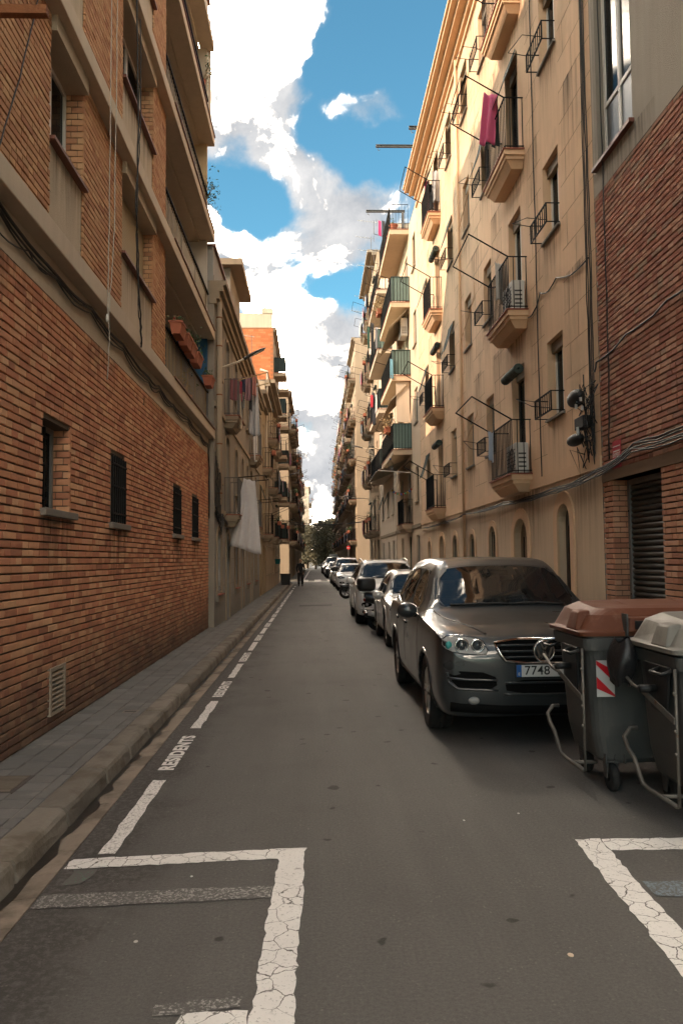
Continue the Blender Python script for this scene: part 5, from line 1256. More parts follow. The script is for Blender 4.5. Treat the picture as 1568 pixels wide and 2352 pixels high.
# attic storey and roof terrace pieces
MB().box(XR+.9, XR+7, 30.6, 38.0, 15.36, 17.7).build('attic', m_peach, hb)
MB().box(XR+.35, XR+1.6, 27.0, 27.9, HA+.3, 18.2).build('stair_tower', m_conc, ha)
tr = MB()
for k in range(70):
    u = 21.0+k*.12; tr.box(XR+.3, XR+.31, u, u+.012, HA+.3, HA+1.25)
tr.box(XR+.29, XR+.32, 20.9, 29.4, HA+1.25, HA+1.29); o = tr.build('terrace_railing', m_rust, ha)
for (yy, zz, lab, b_) in ((27.0, 16.75, 'steel hoist beam sticking out just over the beige house cornice', .55), (32.0, 18.75, 'upper steel hoist beam on a tall post above the peach house', 1.3), (38.2, 18.75, 'steel hoist beam above the terrace with the flower pots', 1.3)):
    t = thing('hoist_beam', lab, 'beam', (XR+.5, yy, zz-1.4)); 
    MB().box(XR-b_, XR+.6, yy-.05, yy+.05, zz, zz+.015).box(XR-b_, XR+.6, yy-.012, yy+.012, zz+.015, zz+.09).box(XR-b_, XR+.6, yy-.05, yy+.05, zz+.09, zz+.105).build('beam', m_irong, t)
    MB().box(XR+.45, XR+.57, yy-.05, yy+.05, zz-3.4 if zz > 18 else zz-1.0, zz).build('post', m_irong, t)
    MB().tube([(XR-b_+.08, yy, zz), (XR-b_+.08, yy, zz-.1), (XR-b_+.13, yy, zz-.15), (XR-b_+.17, yy, zz-.1)], .012, 5).build('hook', m_irong, t)
# following houses
hc, fc = old_house('slab_balcony_house', 'cream house with long slab balconies and dark screens after the peach house', -1, XR-.02, 38.3, 47.4, 18.2, m_cream, [39.7, 42.2, 45.4], 5, 3.1, (), seed=52, cornice=.2, wash=0, washname='the cream slab-balcony house')
for f, z in enumerate((6.12, 9.14, 12.16, 15.18)):
    B = balcony(fc, hc, 39.0, 45.0, z, .75, m_cream, style='slab', single=False, h=1.0, step=.13, screen=[m_dark_scr, m_dark_scr, m_green_scr, None][f])
    rack(fc, B, 39.3, 41.5, z+1.0, .7, .5, .2, 3)
hd, fd = old_house('balustrade_house', 'tall sandy house with ornate dark balconies before the crossing on the right', -1, XR-.05, 47.5, 56.3, 20.5, m_sand, [48.8, 51.4, 54.4], 5, 3.4, (0, 1, 2), seed=53, pr=.55, wide=1.1, cornice=.55, wash=.6, washname='the tall sandy house', racks=.7)
farR = [(63.2, 72, 19.5, m_sand), (72.1, 83, 18.6, m_ochre), (83.1, 95, 18.8, m_cream), (95.1, 109, 17.8, m_sand), (109.1, 126, 17.5, m_ochre)]
farRn = ['sandy corner block beyond the crossing on the right', 'ochre block second beyond the crossing on the right', 'cream block third beyond the crossing on the right', 'sandy block fourth beyond the crossing on the right', 'ochre block at the far right end of the street']
for i, (a, b, H, m) in enumerate(farR):
    n = 4; cs = [a+(b-a)*(k+.5)/n for k in range(n)]
    old_house('far_block', farRn[i], -1, 3.45, a, b, H, m, cs, 5, 3.2, (0, 1, 2, 3), seed=60+i, pr=.6, wide=1.0, wash=.6 if i < 3 else .25, washname=('the first', 'the second', 'the third', 'the fourth', 'the last')[i]+' right block past the crossing', racks=.6)
# ------------------------------------------------------------------ cars
m_paint_d = mat('paint_dark_grey', (0.030, 0.034, 0.036), 0.30, 0.05, 1, 0, metal=0.2, coat=0.6, spec=.4)
m_paint_w = mat('paint_white', (0.78, 0.76, 0.72), 0.35, 0.04, 1, 0, coat=0.8)
m_paint_s = mat('paint_silver', (0.62, 0.60, 0.56), 0.35, 0.04, 1, 0, metal=.3, coat=0.8)
m_paint_k = mat('paint_black', (0.02, 0.021, 0.024), 0.3, 0.05, 1, 0, coat=1.0)
m_tyre = mat('tyre_rubber', (0.016, 0.0155, 0.015), 0.85, 0.2, 6, 0.3, 80)
m_rim = mat('alloy_rim', (0.42, 0.38, 0.33), 0.35, 0.1, 5, 0, metal=0.8)
m_chrome = mat('chrome', (0.75, 0.73, 0.70), 0.12, 0.02, 1, 0, metal=1.0)
m_trim = mat('black_trim', (0.012, 0.012, 0.012), 0.5, 0.1, 3, 0.05)
m_void = mat('dark_opening', (0.004, 0.004, 0.004), 0.9, 0.1, 3, 0, spec=.1)
m_cglass = glass_mat('car_glass', (0.55, 0.62, 0.60), 0.42, 0.01, 1.75, 0.8)
m_lens = glass_mat('lamp_glass', (0.95, 0.95, 0.95), 0.94, 0.06, 1.45, 0.35)
m_lampin = mat('lamp_inner', (0.36, 0.35, 0.33), 0.6, 0.1, 8, 0, metal=.2, spec=.3)
m_amber = mat('indicator_teal', (0.05, 0.32, 0.30), 0.3, 0.1, 8, 0)
m_plate = mat('number_plate', (0.62, 0.61, 0.58), 0.5, 0.03, 2, 0)
m_plate_b = mat('plate_blue', (0.015, 0.10, 0.32), 0.5, 0.03, 2, 0)
m_inter = mat('car_interior', (0.030, 0.028, 0.025), 0.8, 0.15, 4, 0.1)
m_red_l = mat('tail_red', (0.25, 0.012, 0.01), 0.25, 0.1, 5, 0, coat=.5)

def crom(P, n):
    """Catmull-Rom through rows of points"""
    out = []
    for i in range(len(P)-1):
        a, b, c, d = P[max(i-1, 0)], P[i], P[i+1], P[min(i+2, len(P)-1)]
        for k in range(n):
            t = k/n
            out.append([((2*q+(r-p)*t+(2*p-5*q+4*r-s)*t*t+(3*q-p-3*r+s)*t**3)*.5) for p, q, r, s in zip(a, b, c, d)])
    out.append(list(P[-1])); return out
def chaikin(pts, n=2):
    for _ in range(n):
        q = []
        for a, b in zip(pts, pts[1:]+pts[:1]):
            q.append((a[0]*.75+b[0]*.25, a[1]*.75+b[1]*.25)); q.append((a[0]*.25+b[0]*.75, a[1]*.25+b[1]*.75))
        pts = q
    return pts
def inside(p, poly):
    c = False; n = len(poly)
    for i in range(n):
        (x1, y1), (x2, y2) = poly[i], poly[(i+1) % n]
        if (y1 > p[1]) != (y2 > p[1]) and p[0] < (x2-x1)*(p[1]-y1)/(y2-y1)+x1: c = not c
    return c
def st(y, zb, w, zs, w5, z5, w6, z6, w7, z7, zc):
    return [(y, 0, zb), (y, w*.80, zb), (y, w*.965, zb+.13), (y, w, (zb+zs)/2+.06), (y, w*.985, zs), (y, w5, z5), (y, w6, z6), (y, w7, z7), (y, 0, zc)]
STN = [[(-.006, 0, .60)]*9,
       st(.0, .42, .70, .74, .66, .78, .50, .80, .25, .81, .815),
       st(.04, .31, .86, .86, .82, .905, .62, .93, .32, .942, .945),
       st(.12, .26, .93, .94, .895, .978, .72, 1.0, .35, 1.003, 1.008),
       st(.34, .235, .955, .98, .915, 1.03, .74, 1.055, .36, 1.062, 1.07),
       st(.85, .235, .963, 1.0, .92, 1.065, .75, 1.10, .36, 1.112, 1.12),
       st(1.22, .235, .965, 1.03, .92, 1.095, .80, 1.15, .42, 1.172, 1.18),
       st(1.40, .235, .965, 1.03, .90, 1.13, .765, 1.25, .42, 1.295, 1.30),
       st(1.93, .235, .965, 1.045, .875, 1.17, .668, 1.575, .40, 1.628, 1.64),
       st(2.25, .235, .965, 1.05, .87, 1.18, .648, 1.632, .38, 1.684, 1.695),
       st(3.0, .235, .965, 1.055, .87, 1.18, .645, 1.648, .38, 1.702, 1.712),
       st(3.8, .235, .963, 1.06, .865, 1.18, .635, 1.628, .37, 1.682, 1.692),
       st(4.32, .25, .955, 1.06, .85, 1.17, .62, 1.565, .36, 1.618, 1.63),
       st(4.56, .27, .94, 1.03, .84, 1.12, .64, 1.30, .36, 1.35, 1.36),
       st(4.70, .32, .88, .95, .78, 1.0, .6, 1.03, .33, 1.045, 1.05),
       st(4.755, .45, .66, .78, .6, .81, .42, .83, .2, .835, .84),
       [(4.765, 0, .64)]*9]
def body_grid():
    rows = []
    for s_ in STN:
        rows.append([c for p in s_ for c in p])
    rows = crom(rows, 7)
    grid = []
    for r in rows:
        pts = [r[3*i:3*i+3] for i in range(9)]
        half = crom(pts, 5)
        half = [(max(0.0, p[1]), p[0], p[2]) for p in half]
        full = [(-x, y, z) for x, y, z in half]+[(x, y, z) for x, y, z in half[::-1][1:]]
        grid.append(full)
    return grid
def make_car(name, label, loc, L, W, H, paint, kind='suv', group=None, plate=None, rz=0.0, detail=True):
    sx, sy, sz = W/1.93, L/4.765, H/1.712
    t = thing(name, label, 'car', loc, rz, group)
    S = lambda p: Vector((p[0]*sx, p[1]*sy, p[2]*sz))
    G = body_grid(); nu, nv = len(G), len(G[0])
    V = [S(p) for r in G for p in r]
    faces = [(i*nv+j, i*nv+j+1, (i+1)*nv+j+1, (i+1)*nv+j) for i in range(nu-1) for j in range(nv-1)]
    bvh = BVHTree.FromPolygons(V, faces)
    front = lambda a, b: (S((a, -2, b)), Vector((0, 1, 0)))
    left = lambda a, b: (S((-3, a, b)), Vector((1, 0, 0)))
    right = lambda a, b: (S((3, a, b)), Vector((-1, 0, 0)))
    top = lambda a, b: (S((a, b, 4)), Vector((0, 0, -1)))
    back = lambda a, b: (S((a, 8, b)), Vector((0, -1, 0)))
    def hit(fn, a, b, off):
        o, d = fn(a, b); h = bvh.ray_cast(o, d)
        if h[0] is None: h = bvh.find_nearest(o+d*2.5)
        n_ = h[1] if h[1].dot(d) < 0 else -h[1]
        return h[0]+(n_*.6-d*.4).normalized()*off
    def patch(fn, poly, off, scales=(1, .75, .5, .25, .02)):
        cx, cy = sum(p[0] for p in poly)/len(poly), sum(p[1] for p in poly)/len(poly); n = len(poly); mb = MB()
        for s_ in scales:
            for p in poly: mb.v.append(tuple(hit(fn, cx+(p[0]-cx)*s_, cy+(p[1]-cy)*s_, off)))
        for k in range(len(scales)-1):
            for i in range(n): mb.f.append((k*n+i, k*n+(i+1) % n, (k+1)*n+(i+1) % n, (k+1)*n+i))
        return mb
    def line(fn, pts, r, off=.0, close=False, n=6, sub=6):
        q = []
        pp = pts+([pts[0]] if close else [])
        for a, b in zip(pp, pp[1:]):
            for k in range(sub): q.append(hit(fn, a[0]+(b[0]-a[0])*k/sub, a[1]+(b[1]-a[1])*k/sub, off))
        q.append(hit(fn, *pp[-1], off)); return MB().tube(q, r, n)
    ws = chaikin([(-.80, 1.165), (-.42, 1.192), (0, 1.205), (.42, 1.192), (.80, 1.165), (.655, 1.57), (.36, 1.612), (0, 1.618), (-.36, 1.612), (-.655, 1.57)], 1)
    side = [chaikin(p, 2) for p in ([(1.50, 1.115), (2.58, 1.14), (2.58, 1.585), (2.02, 1.56)], [(2.64, 1.14), (3.52, 1.155), (3.46, 1.575), (2.64, 1.59)], [(3.58, 1.17), (4.2, 1.22), (3.96, 1.50), (3.53, 1.56)])]
    rear = chaikin([(-.68, 1.13), (.68, 1.13), (.55, 1.53), (-.55, 1.53)], 2)
    shr = lambda poly, k: [((p[0]-sum(q[0] for q in poly)/len(poly))*k+sum(q[0] for q in poly)/len(poly), (p[1]-sum(q[1] for q in poly)/len(poly))*k+sum(q[1] for q in poly)/len(poly)) for p in poly]
    ws_i, side_i = shr(ws, .965), [shr(p, .95) for p in side]
    WY = (0.905, 3.775); WR = .372
    wc = [(WY[0]*sy, WR), (WY[1]*sy, WR)]
    keep = []
    for f in faces:
        c = (V[f[0]]+V[f[1]]+V[f[2]]+V[f[3]])/4; u = (c.x/sx, c.y/sy, c.z/sz)
        if any((c.y-a)**2+(c.z-b)**2 < .405**2 for a, b in wc) and abs(u[0]) > .45: continue
        if u[2] > 1.1 and 1.2 < u[1] < 2.2 and inside((u[0], u[2]), ws_i): continue
        if u[2] > 1.08 and abs(u[0]) > .6 and any(inside((u[1], u[2]), p) for p in side_i): continue
        keep.append(f)
    mb = MB(); mb.v = [tuple(v) for v in V]; mb.f = keep
    mb.build('body', paint, t, smooth=True, local=True)
    P = lambda mb, n_, m, par=None, sm=True: mb.build(n_, m, par or t, smooth=sm, local=True)
    # glazing
    wsp = P(patch(front, ws, .004), 'windscreen', m_cglass)
    P(patch(front, shr(ws, 1.03), .006, (1, .93)), 'windscreen_seal', m_trim, wsp)
    for fn in (left, right):
        for p in side:
            o = P(patch(fn, p, .003), 'side_window', m_cglass); P(patch(fn, shr(p, 1.05), .005, (1, .91)), 'window_seal', m_trim, o)
    P(patch(back, rear, .004), 'rear_window', m_cglass)
    # wheels and arches
    pr = [(.24, -.10), (.31, -.118), (.352, -.112), (.369, -.085), (.372, -.03), (.366, -.026), (.366, -.018), (.372, -.014), (.372, .014), (.366, .018), (.366, .026), (.372, .03), (.369, .085), (.352, .112), (.31, .118), (.24, .10)]
    tm_ = MB().lathe(pr, 36, axis='X').mesh('tyre', m_tyre, True)
    for sgn in (-1, 1):
        rm = MB().lathe([(.245, -.09*sgn), (.245, .085*sgn), (.225, .10*sgn), (.215, .08*sgn), (.20, .05*sgn), (.001, .045*sgn)], 30, axis='X')
        for k in range(7):
            a = 2*math.pi*k/7; c, s_ = math.cos(a), math.sin(a); w_ = .028
            q = [Vector((sgn*x, r_*c-e*s_, r_*s_+e*c)) for (x, r_, e) in ((.055, .04, -w_), (.055, .22, -w_*1.3), (.055, .22, w_*1.3), (.055, .04, w_), (.10, .04, -w_), (.098, .22, -w_*1.2), (.098, .22, w_*1.2), (.10, .04, w_))]
            rm.hexa(q)
        rm.lathe([(.055, .05*sgn), (.05, .11*sgn), (.001, .112*sgn)], 14, axis='X')
        rme = rm.mesh('rim', m_rim)
        for (wy, wz) in wc:
            x = sgn*(W/2-.135)
            w_ = obj('wheel', tm_, t, local=True, loc=(x, wy, wz)); obj('rim', rme, w_, local=True)
            MB().lathe([(.43, sgn*.30), (.43, sgn*(W/2-.03))], 20, (0, wy, wz), 'X', R(-5), R(185)).lathe([(.43, sgn*.30), (.02, sgn*.29)], 20, (0, wy, wz), 'X', R(-5), R(185)).build('wheel_housing', m_trim, t, local=True)
            fn = left if sgn < 0 else right
            arc = [(wy/sy+.415/sy*math.cos(R(a)), (wz+.415*math.sin(R(a)))/sz) for a in range(-14, 195, 9)]
            P(line(fn, arc, .017, -.004, n=8, sub=1), 'arch_lip', paint)
    # panel gaps
    for fn in (left, right):
        for pts in ([(1.42, 1.05), (1.42, .42), (1.5, .32), (2.55, .30)], [(2.60, 1.10), (2.60, .32)], [(3.5, 1.08), (3.36, .75), (3.30, .32), (2.6, .30)]): P(line(fn, pts, .0035, 0, n=4, sub=5), 'panel_gap', m_trim)
        for yh in (2.42, 3.28):
            P(line(fn, [(yh-.14, .945), (yh, .955), (yh+.05, .95)], .014, .018, n=6, sub=3), 'door_handle', m_trim if paint is m_paint_d else paint)
        P(line(fn, [(.45, .36), (1.4, .34), (3.3, .34), (4.4, .38)], .012, .0, n=6, sub=6), 'side_moulding', m_trim)
        P(line(fn, [(1.42, 1.09), (2.5, 1.115), (3.5, 1.13), (4.2, 1.19)], .006, .004, n=4, sub=5), 'waist_strip', m_chrome if paint is m_paint_d else m_trim)
    for s_ in (-1, 1):
        P(line(top, [(s_*.80, 1.20), (s_*.745, .8), (s_*.66, .45), (s_*.56, .22), (s_*.50, .115)], .015, -.004, n=6, sub=6), 'bonnet_gap', m_trim)
        mbm = MB().ell(S((s_*1.045, 1.56, 1.135)), (.115, .075, .085), 14, 9); mir = P(mbm, 'mirror', paint)
        MB().ell(S((s_*1.05, 1.60, 1.135)), (.095, .055, .07), 12, 7).build('mirror_glass', m_cglass, mir, smooth=True, local=True)
        MB().tube([S((s_*.90, 1.62, 1.07)), S((s_*1.02, 1.58, 1.09))], .025, 8).build('mirror_arm', m_trim, mir, smooth=True, local=True)
    for a, b in (((-.62, 1.195), (.02, 1.205)), ((.0, 1.20), (.60, 1.19))):
        P(line(front, [a, ((a[0]+b[0])/2, a[1]+.012), b], .011, .016, n=6, sub=4), 'wiper', m_trim)
    # cabin
    cab = MB().box(-.72*sx, .72*sx, 1.25*sy, 4.3*sy, .30, .55*sz); P(cab, 'cabin_floor', m_inter, sm=False)
    MB().grid(lambda a, b: S((-.78+1.56*a, 1.28+.42*b, 1.12-.10*b+.05*math.sin(math.pi*b))), 8, 5).build('dashboard', m_inter, t, smooth=True, local=True)
    MB().box(-.76*sx, .76*sx, 1.70*sy, 1.72*sy, .5, 1.02*sz).build('dash_front', m_inter, t, local=True)
    for s_ in (-.38, .38):
        MB().hexa([S(p) for p in ((s_-.24, 2.55, .5), (s_+.24, 2.55, .5), (s_+.24, 2.72, .5), (s_-.24, 2.72, .5), (s_-.21, 2.75, 1.22), (s_+.21, 2.75, 1.22), (s_+.21, 2.86, 1.22), (s_-.21, 2.86, 1.22))]).build('seat', m_inter, t, local=True, bevel=.03)
        MB().box(*(x*k for x, k in zip((s_-.12, s_+.12), (sx, sx))), 2.78*sy, 2.86*sy, 1.26*sz, 1.42*sz).build('headrest', m_inter, t, local=True, bevel=.03)
    stw = MB(); stw.lathe([(.175, -.012), (.19, 0), (.175, .012), (.16, 0), (.175, -.012)], 20, (0, 0, 0), 'Y'); rot = Matrix.Rotation(R(-25), 4, 'X')
    stw.v = [tuple(rot @ Vector(v)+S((.37, 1.86, 1.06))) for v in stw.v]; stw.build('steering_wheel', m_inter, t, smooth=True, local=True)
    MB().box(-.12*sx, .12*sx, 1.78*sy, 1.81*sy, 1.50*sz, 1.56*sz).build('rear_view_mirror', m_trim, t, local=True)
    # front end
    if kind == 'offroad':
        hl = [(-.905, .985), (-.72, .99), (-.555, .965), (-.485, .835), (-.62, .825), (-.80, .845), (-.905, .885)]
        for s_ in (1, -1):
            poly = chaikin([(p[0]*s_, p[1]) for p in hl], 1)
            o = P(patch(front, poly, .004), 'headlight', m_lampin)
            P(line(front, poly, .006, .005, True, 5, 1), 'headlight_rim', m_trim, o)
            for (x, z, r_) in ((-.735, .908, .062), (-.595, .905, .058)):
                c = hit(front, x*s_, z, .004)
                MB().lathe([(r_, .0), (r_+.006, -.012), (r_, -.022), (r_-.012, -.012), (r_-.012, 0)], 22, c, 'Y').build('lamp_ring', m_chrome, o, smooth=True, local=True)
                MB().ell(c+Vector((0, .0, 0)), (r_-.014, .028, r_-.014), 16, 8).build('lamp_lens', m_cglass, o, smooth=True, local=True)
            c = hit(front, -.85*s_, .912, .004); MB().ell(c, (.032, .015, .036), 12, 6).build('indicator', m_amber if s_ > 0 else m_lampin, o, smooth=True, local=True)
            P(patch(front, poly, .03), 'lamp_cover', m_lens, o)
            # lower intake, blade and fog lamp
            li = chaikin([(-.86*s_, .69), (-.45*s_, .665), (-.42*s_, .52), (-.70*s_, .515), (-.82*s_, .56)], 1)
            o2 = P(patch(front, li, .004), 'side_intake', m_void)
            P(line(front, [(-.87*s_, .625), (-.70*s_, .61), (-.43*s_, .60)], .011, .012, n=8), 'intake_blade', paint, o2)
            P(line(front, [(-.87*s_, .67), (-.86*s_, .585), (-.78*s_, .525), (-.42*s_, .508)], .013, .004, n=8), 'intake_edge', paint, o2)
            c = hit(front, -.64*s_, .42, .004); fg = MB().ell(c, (.052, .02, .036), 16, 8).build('fog_lamp', m_lampin, t, smooth=True, local=True)
            MB().ell(c-Vector((0, .006, 0)), (.05, .021, .034), 16, 8).build('fog_glass', m_lens, fg, smooth=True, local=True)
            P(line(front, [(-.79*s_, .765), (-.72*s_, .768), (-.72*s_, .735), (-.79*s_, .732)], .0025, .001, True, 4, 3), 'washer_cap', m_trim)
        gp = chaikin([(-.455, .955), (.455, .955), (.40, .84), (.33, .748), (-.33, .748), (-.40, .84)], 1)
        gr = P(patch(front, gp, .004), 'grille', m_void)
        P(line(front, gp, .014, .010, True, 7, 1), 'grille_frame', m_chrome, gr)
        for z, w_ in ((.905, .415), (.853, .385), (.802, .355)): P(line(front, [(-w_, z), (0, z), (w_, z)], .010, .012, n=7), 'grille_slat', paint, gr)
        low = chaikin([(-.36, .60), (.36, .60), (.34, .475), (-.34, .475)], 1)
        o = P(patch(front, low, .004), 'centre_intake', m_void); P(line(front, [(-.36, .575), (0, .575), (.36, .575)], .010, .012, n=7), 'intake_blade', paint, o)
        P(line(front, [(-.37, .472), (0, .468), (.37, .472)], .013, .004, n=7), 'intake_edge', paint, o)
        P(line(front, [(-.84, .36), (-.4, .335), (0, .33), (.4, .335), (.84, .36)], .055, -.03, n=8), 'lower_valance', m_void)
        # round badge with its letters
        c = hit(front, 0, .853, .012)
        bd_ = MB().lathe([(.001, -.012), (.098, -.012), (.104, .0), (.098, .02)], 30, c, 'Y').build('badge', m_trim, t, smooth=True, local=True)
        MB().lathe([(.098, -.012), (.094, -.022), (.086, -.022), (.084, -.012)], 30, c, 'Y').build('badge_ring', m_chrome, bd_, smooth=True, local=True)
        lt = MB()
        def stroke(a, b, w_=.009):
            a, b = Vector((a[0], 0, a[1])), Vector((b[0], 0, b[1])); d = (b-a).normalized(); n_ = Vector((d.z, 0, -d.x))*w_
            lt.hexa([c+p+Vector((0, y_, 0)) for y_ in (-.012, -.021) for p in (a-n_, a+n_, b+n_, b-n_)])
        for a, b in (((-.034, .078), (-.004, .016)), ((.034, .078), (.004, .016)), ((-.072, .046), (-.034, -.070)), ((-.034, -.070), (-.002, .000)), ((.072, .046), (.034, -.070)), ((.034, -.070), (.002, .000))): stroke(a, b)
        lt.build('badge_letters', m_chrome, bd_, local=True)
    else:
        hls = {'suv': [(-.93, .93), (-.78, .955), (-.52, .885), (-.50, .84), (-.70, .82), (-.88, .84)], 'hatch': [(-.92, .90), (-.76, .945), (-.50, .86), (-.52, .80), (-.72, .775), (-.86, .80)], 'van': [(-.92, 1.0), (-.74, 1.0), (-.60, .90), (-.62, .80), (-.86, .80)]}[kind]
        for s_ in (1, -1):
            poly = chaikin([(p[0]*s_, p[1]) for p in hls], 1)
            o = P(patch(front, poly, .004), 'headlight', m_trim)
            c = hit(front, -.76*s_, sum(p[1] for p in hls)/len(hls), .002); MB().ell(c, (.07, .02, .035), 12, 6).build('lamp_lens', m_lampin, o, smooth=True, local=True)
            P(patch(front, poly, .022), 'lamp_cover', m_lens, o)
            fo = chaikin([(-.84*s_, .60), (-.58*s_, .60), (-.52*s_, .50), (-.80*s_, .46)], 2)
            o = P(patch(front, fo, .004), 'fog_recess', m_void); c = hit(front, -.68*s_, .54, .006); MB().ell(c, (.04, .02, .035), 10, 6).build('fog_lamp', m_lampin, o, smooth=True, local=True)
            P(line(front, [(-.86*s_, .44), (-.52*s_, .42)], .018, .004, n=7), 'bumper_edge', paint)
        gp = chaikin([(-.40, .88), (.40, .88), (.34, .74), (-.34, .74)], 1); gr = P(patch(front, gp, .005), 'grille', m_void)
        for z in (.845, .81, .775): P(line(front, [(-.36, z), (.36, z)], .009, .010, n=6), 'grille_slat', m_chrome, gr)
        low = chaikin([(-.46, .54), (.46, .54), (.40, .42), (-.40, .42)], 1); P(patch(front, low, .005), 'lower_intake', m_void)
        c = hit(front, 0, .90, .012); MB().ell(c, (.055, .012, .04), 14, 6).build('badge', m_chrome, t, smooth=True, local=True)
        P(line(front, [(-.80, .36), (0, .33), (.80, .36)], .045, -.015, n=8), 'lower_valance', m_trim)
    # plate
    pz = .682 if kind == 'offroad' else .62
    y0 = min(hit(front, x, z, .0).y for x in (-.2, 0, .2) for z in (pz-.05, pz+.05))-.018
    pl = MB().box(-.262, .262, y0-.006, y0+.02, pz*sz-.058, pz*sz+.058).build('number_plate', m_trim, t, local=True)
    MB().box(-.256, .256, y0-.0085, y0-.006, pz*sz-.053, pz*sz+.053).build('plate_face', m_plate, pl, local=True)
    MB().box(-.256, -.212, y0-.010, y0-.0085, pz*sz-.053, pz*sz+.053).build('plate_band', m_plate_b, pl, local=True)
    if plate:
        me = text_mesh(plate, .112, m_trim, 1.05, .0012); obj('plate_digits', me, pl, local=True, loc=(-.07, y0-.0105, pz*sz), rot=(math.pi/2, 0, 0))
        me = text_mesh('E', .035, m_plate, 1, .0005); obj('plate_country', me, pl, local=True, loc=(-.234, y0-.0115, pz*sz-.028), rot=(math.pi/2, 0, 0))
    for s_ in (-1, 1):
        P(patch(back, chaikin([(s_*.88, 1.02), (s_*.62, 1.02), (s_*.64, .82), (s_*.87, .78)], 1), .006), 'tail_lamp', m_red_l)
        if kind == 'suv':
            MB().tube([S((s_*.66, 2.02, 1.60)), S((s_*.665, 2.15, 1.69)), S((s_*.67, 3.0, 1.735)), S((s_*.66, 3.9, 1.70)), S((s_*.65, 4.05, 1.64))], .018, 8).build('roof_rail', m_alu, t, smooth=True, local=True)
    return t
c1 = make_car('suv_car', 'dark grey off-road car nearest the bins with its round badge and plate 7748', (2.06, 7.18, 0), 4.765, 1.93, 1.712, m_paint_d, 'offroad', plate='7748')
MB().box(1.42, 1.50, 9.03, 9.035, 1.545, 1.57).build('sticker', mat('sticker_yellow', (0.5, 0.40, 0.12), .6, .05, 2, 0), c1)
make_car('small_car', 'small silvery hatchback half hidden behind the dark off-road car', (2.17, 14.85, 0), 3.65, 1.64, 1.47, m_paint_s, 'hatch')
make_car('suv_car', 'white crossover with roof rails behind the black scooter', (1.99, 20.45, 0), 4.5, 1.84, 1.68, m_paint_w, 'suv')
make_car('hatchback_car', 'white hatchback facing the camera in front of the white van', (2.10, 42.2, 0), 4.2, 1.80, 1.46, m_paint_w, 'hatch')
make_car('white_van', 'small white van with a tall roof parked behind the white hatchback', (2.06, 48.4, 0), 4.4, 1.83, 1.80, m_paint_w, 'van')
make_car('dark_car', 'dark car parked behind the white van at the crossing', (2.0, 54.6, 0), 4.3, 1.78, 1.46, m_paint_k, 'hatch')
make_car('dark_hatchback', 'dark hatchback parked first beyond the crossing', (1.95, 71.5, 0), 4.2, 1.78, 1.48, m_paint_k, 'hatch')
tx = make_car('white_van', 'white van with a lit-style roof box, parked second beyond the crossing', (1.9, 76.6, 0), 4.6, 1.85, 1.95, m_paint_w, 'van')
MB().box(1.5, 2.3, 78.4, 78.8, 1.96, 2.2).build('roof_box', m_ac, tx)
tx['label'] = 'white van with a box on its roof, parked second beyond the crossing'
make_car('dark_car', 'farther one of the dark cars near the trees at the end of the street', (1.75, 95, 0), 4.3, 1.78, 1.46, m_paint_k, 'hatch')
make_car('dark_car', 'nearer one of the dark cars parked well beyond the crossing', (1.85, 88, 0), 4.3, 1.78, 1.5, m_paint_k, 'suv')
# ------------------------------------------------------------------ rubbish containers
m_bin = mat('bin_grey_plastic', (0.072, 0.073, 0.070), 0.55, 0.10, 1.5, 0.15, 70, spec=.25, blotch=((0.09, 0.085, 0.075), 2.6, .52, .74, .55))
m_lidb = mat('bin_lid_brown', (0.12, 0.041, 0.021), 0.55, 0.2, 2, 0.12, 60, spec=.2, blotch=((0.19, 0.10, 0.07), 5, .55, .7, .5))
m_lidw = mat('bin_lid_pale', (0.20, 0.187, 0.163), 0.5, 0.08, 2, 0.12, 60, spec=.25, blotch=((0.11, 0.098, 0.08), 3, .5, .72, .7))
m_galv = mat('galvanised_bar', (0.16, 0.145, 0.125), 0.55, 0.2, 8, 0.2, 60, metal=.5, blotch=((0.16, 0.075, 0.035), 9, .58, .68, .8))
m_sred = mat('reflector_red', (0.55, 0.012, 0.02), .4, .06, 3, 0); m_swhite = mat('reflector_white', (0.55, 0.54, 0.52), .4, .06, 3, 0)
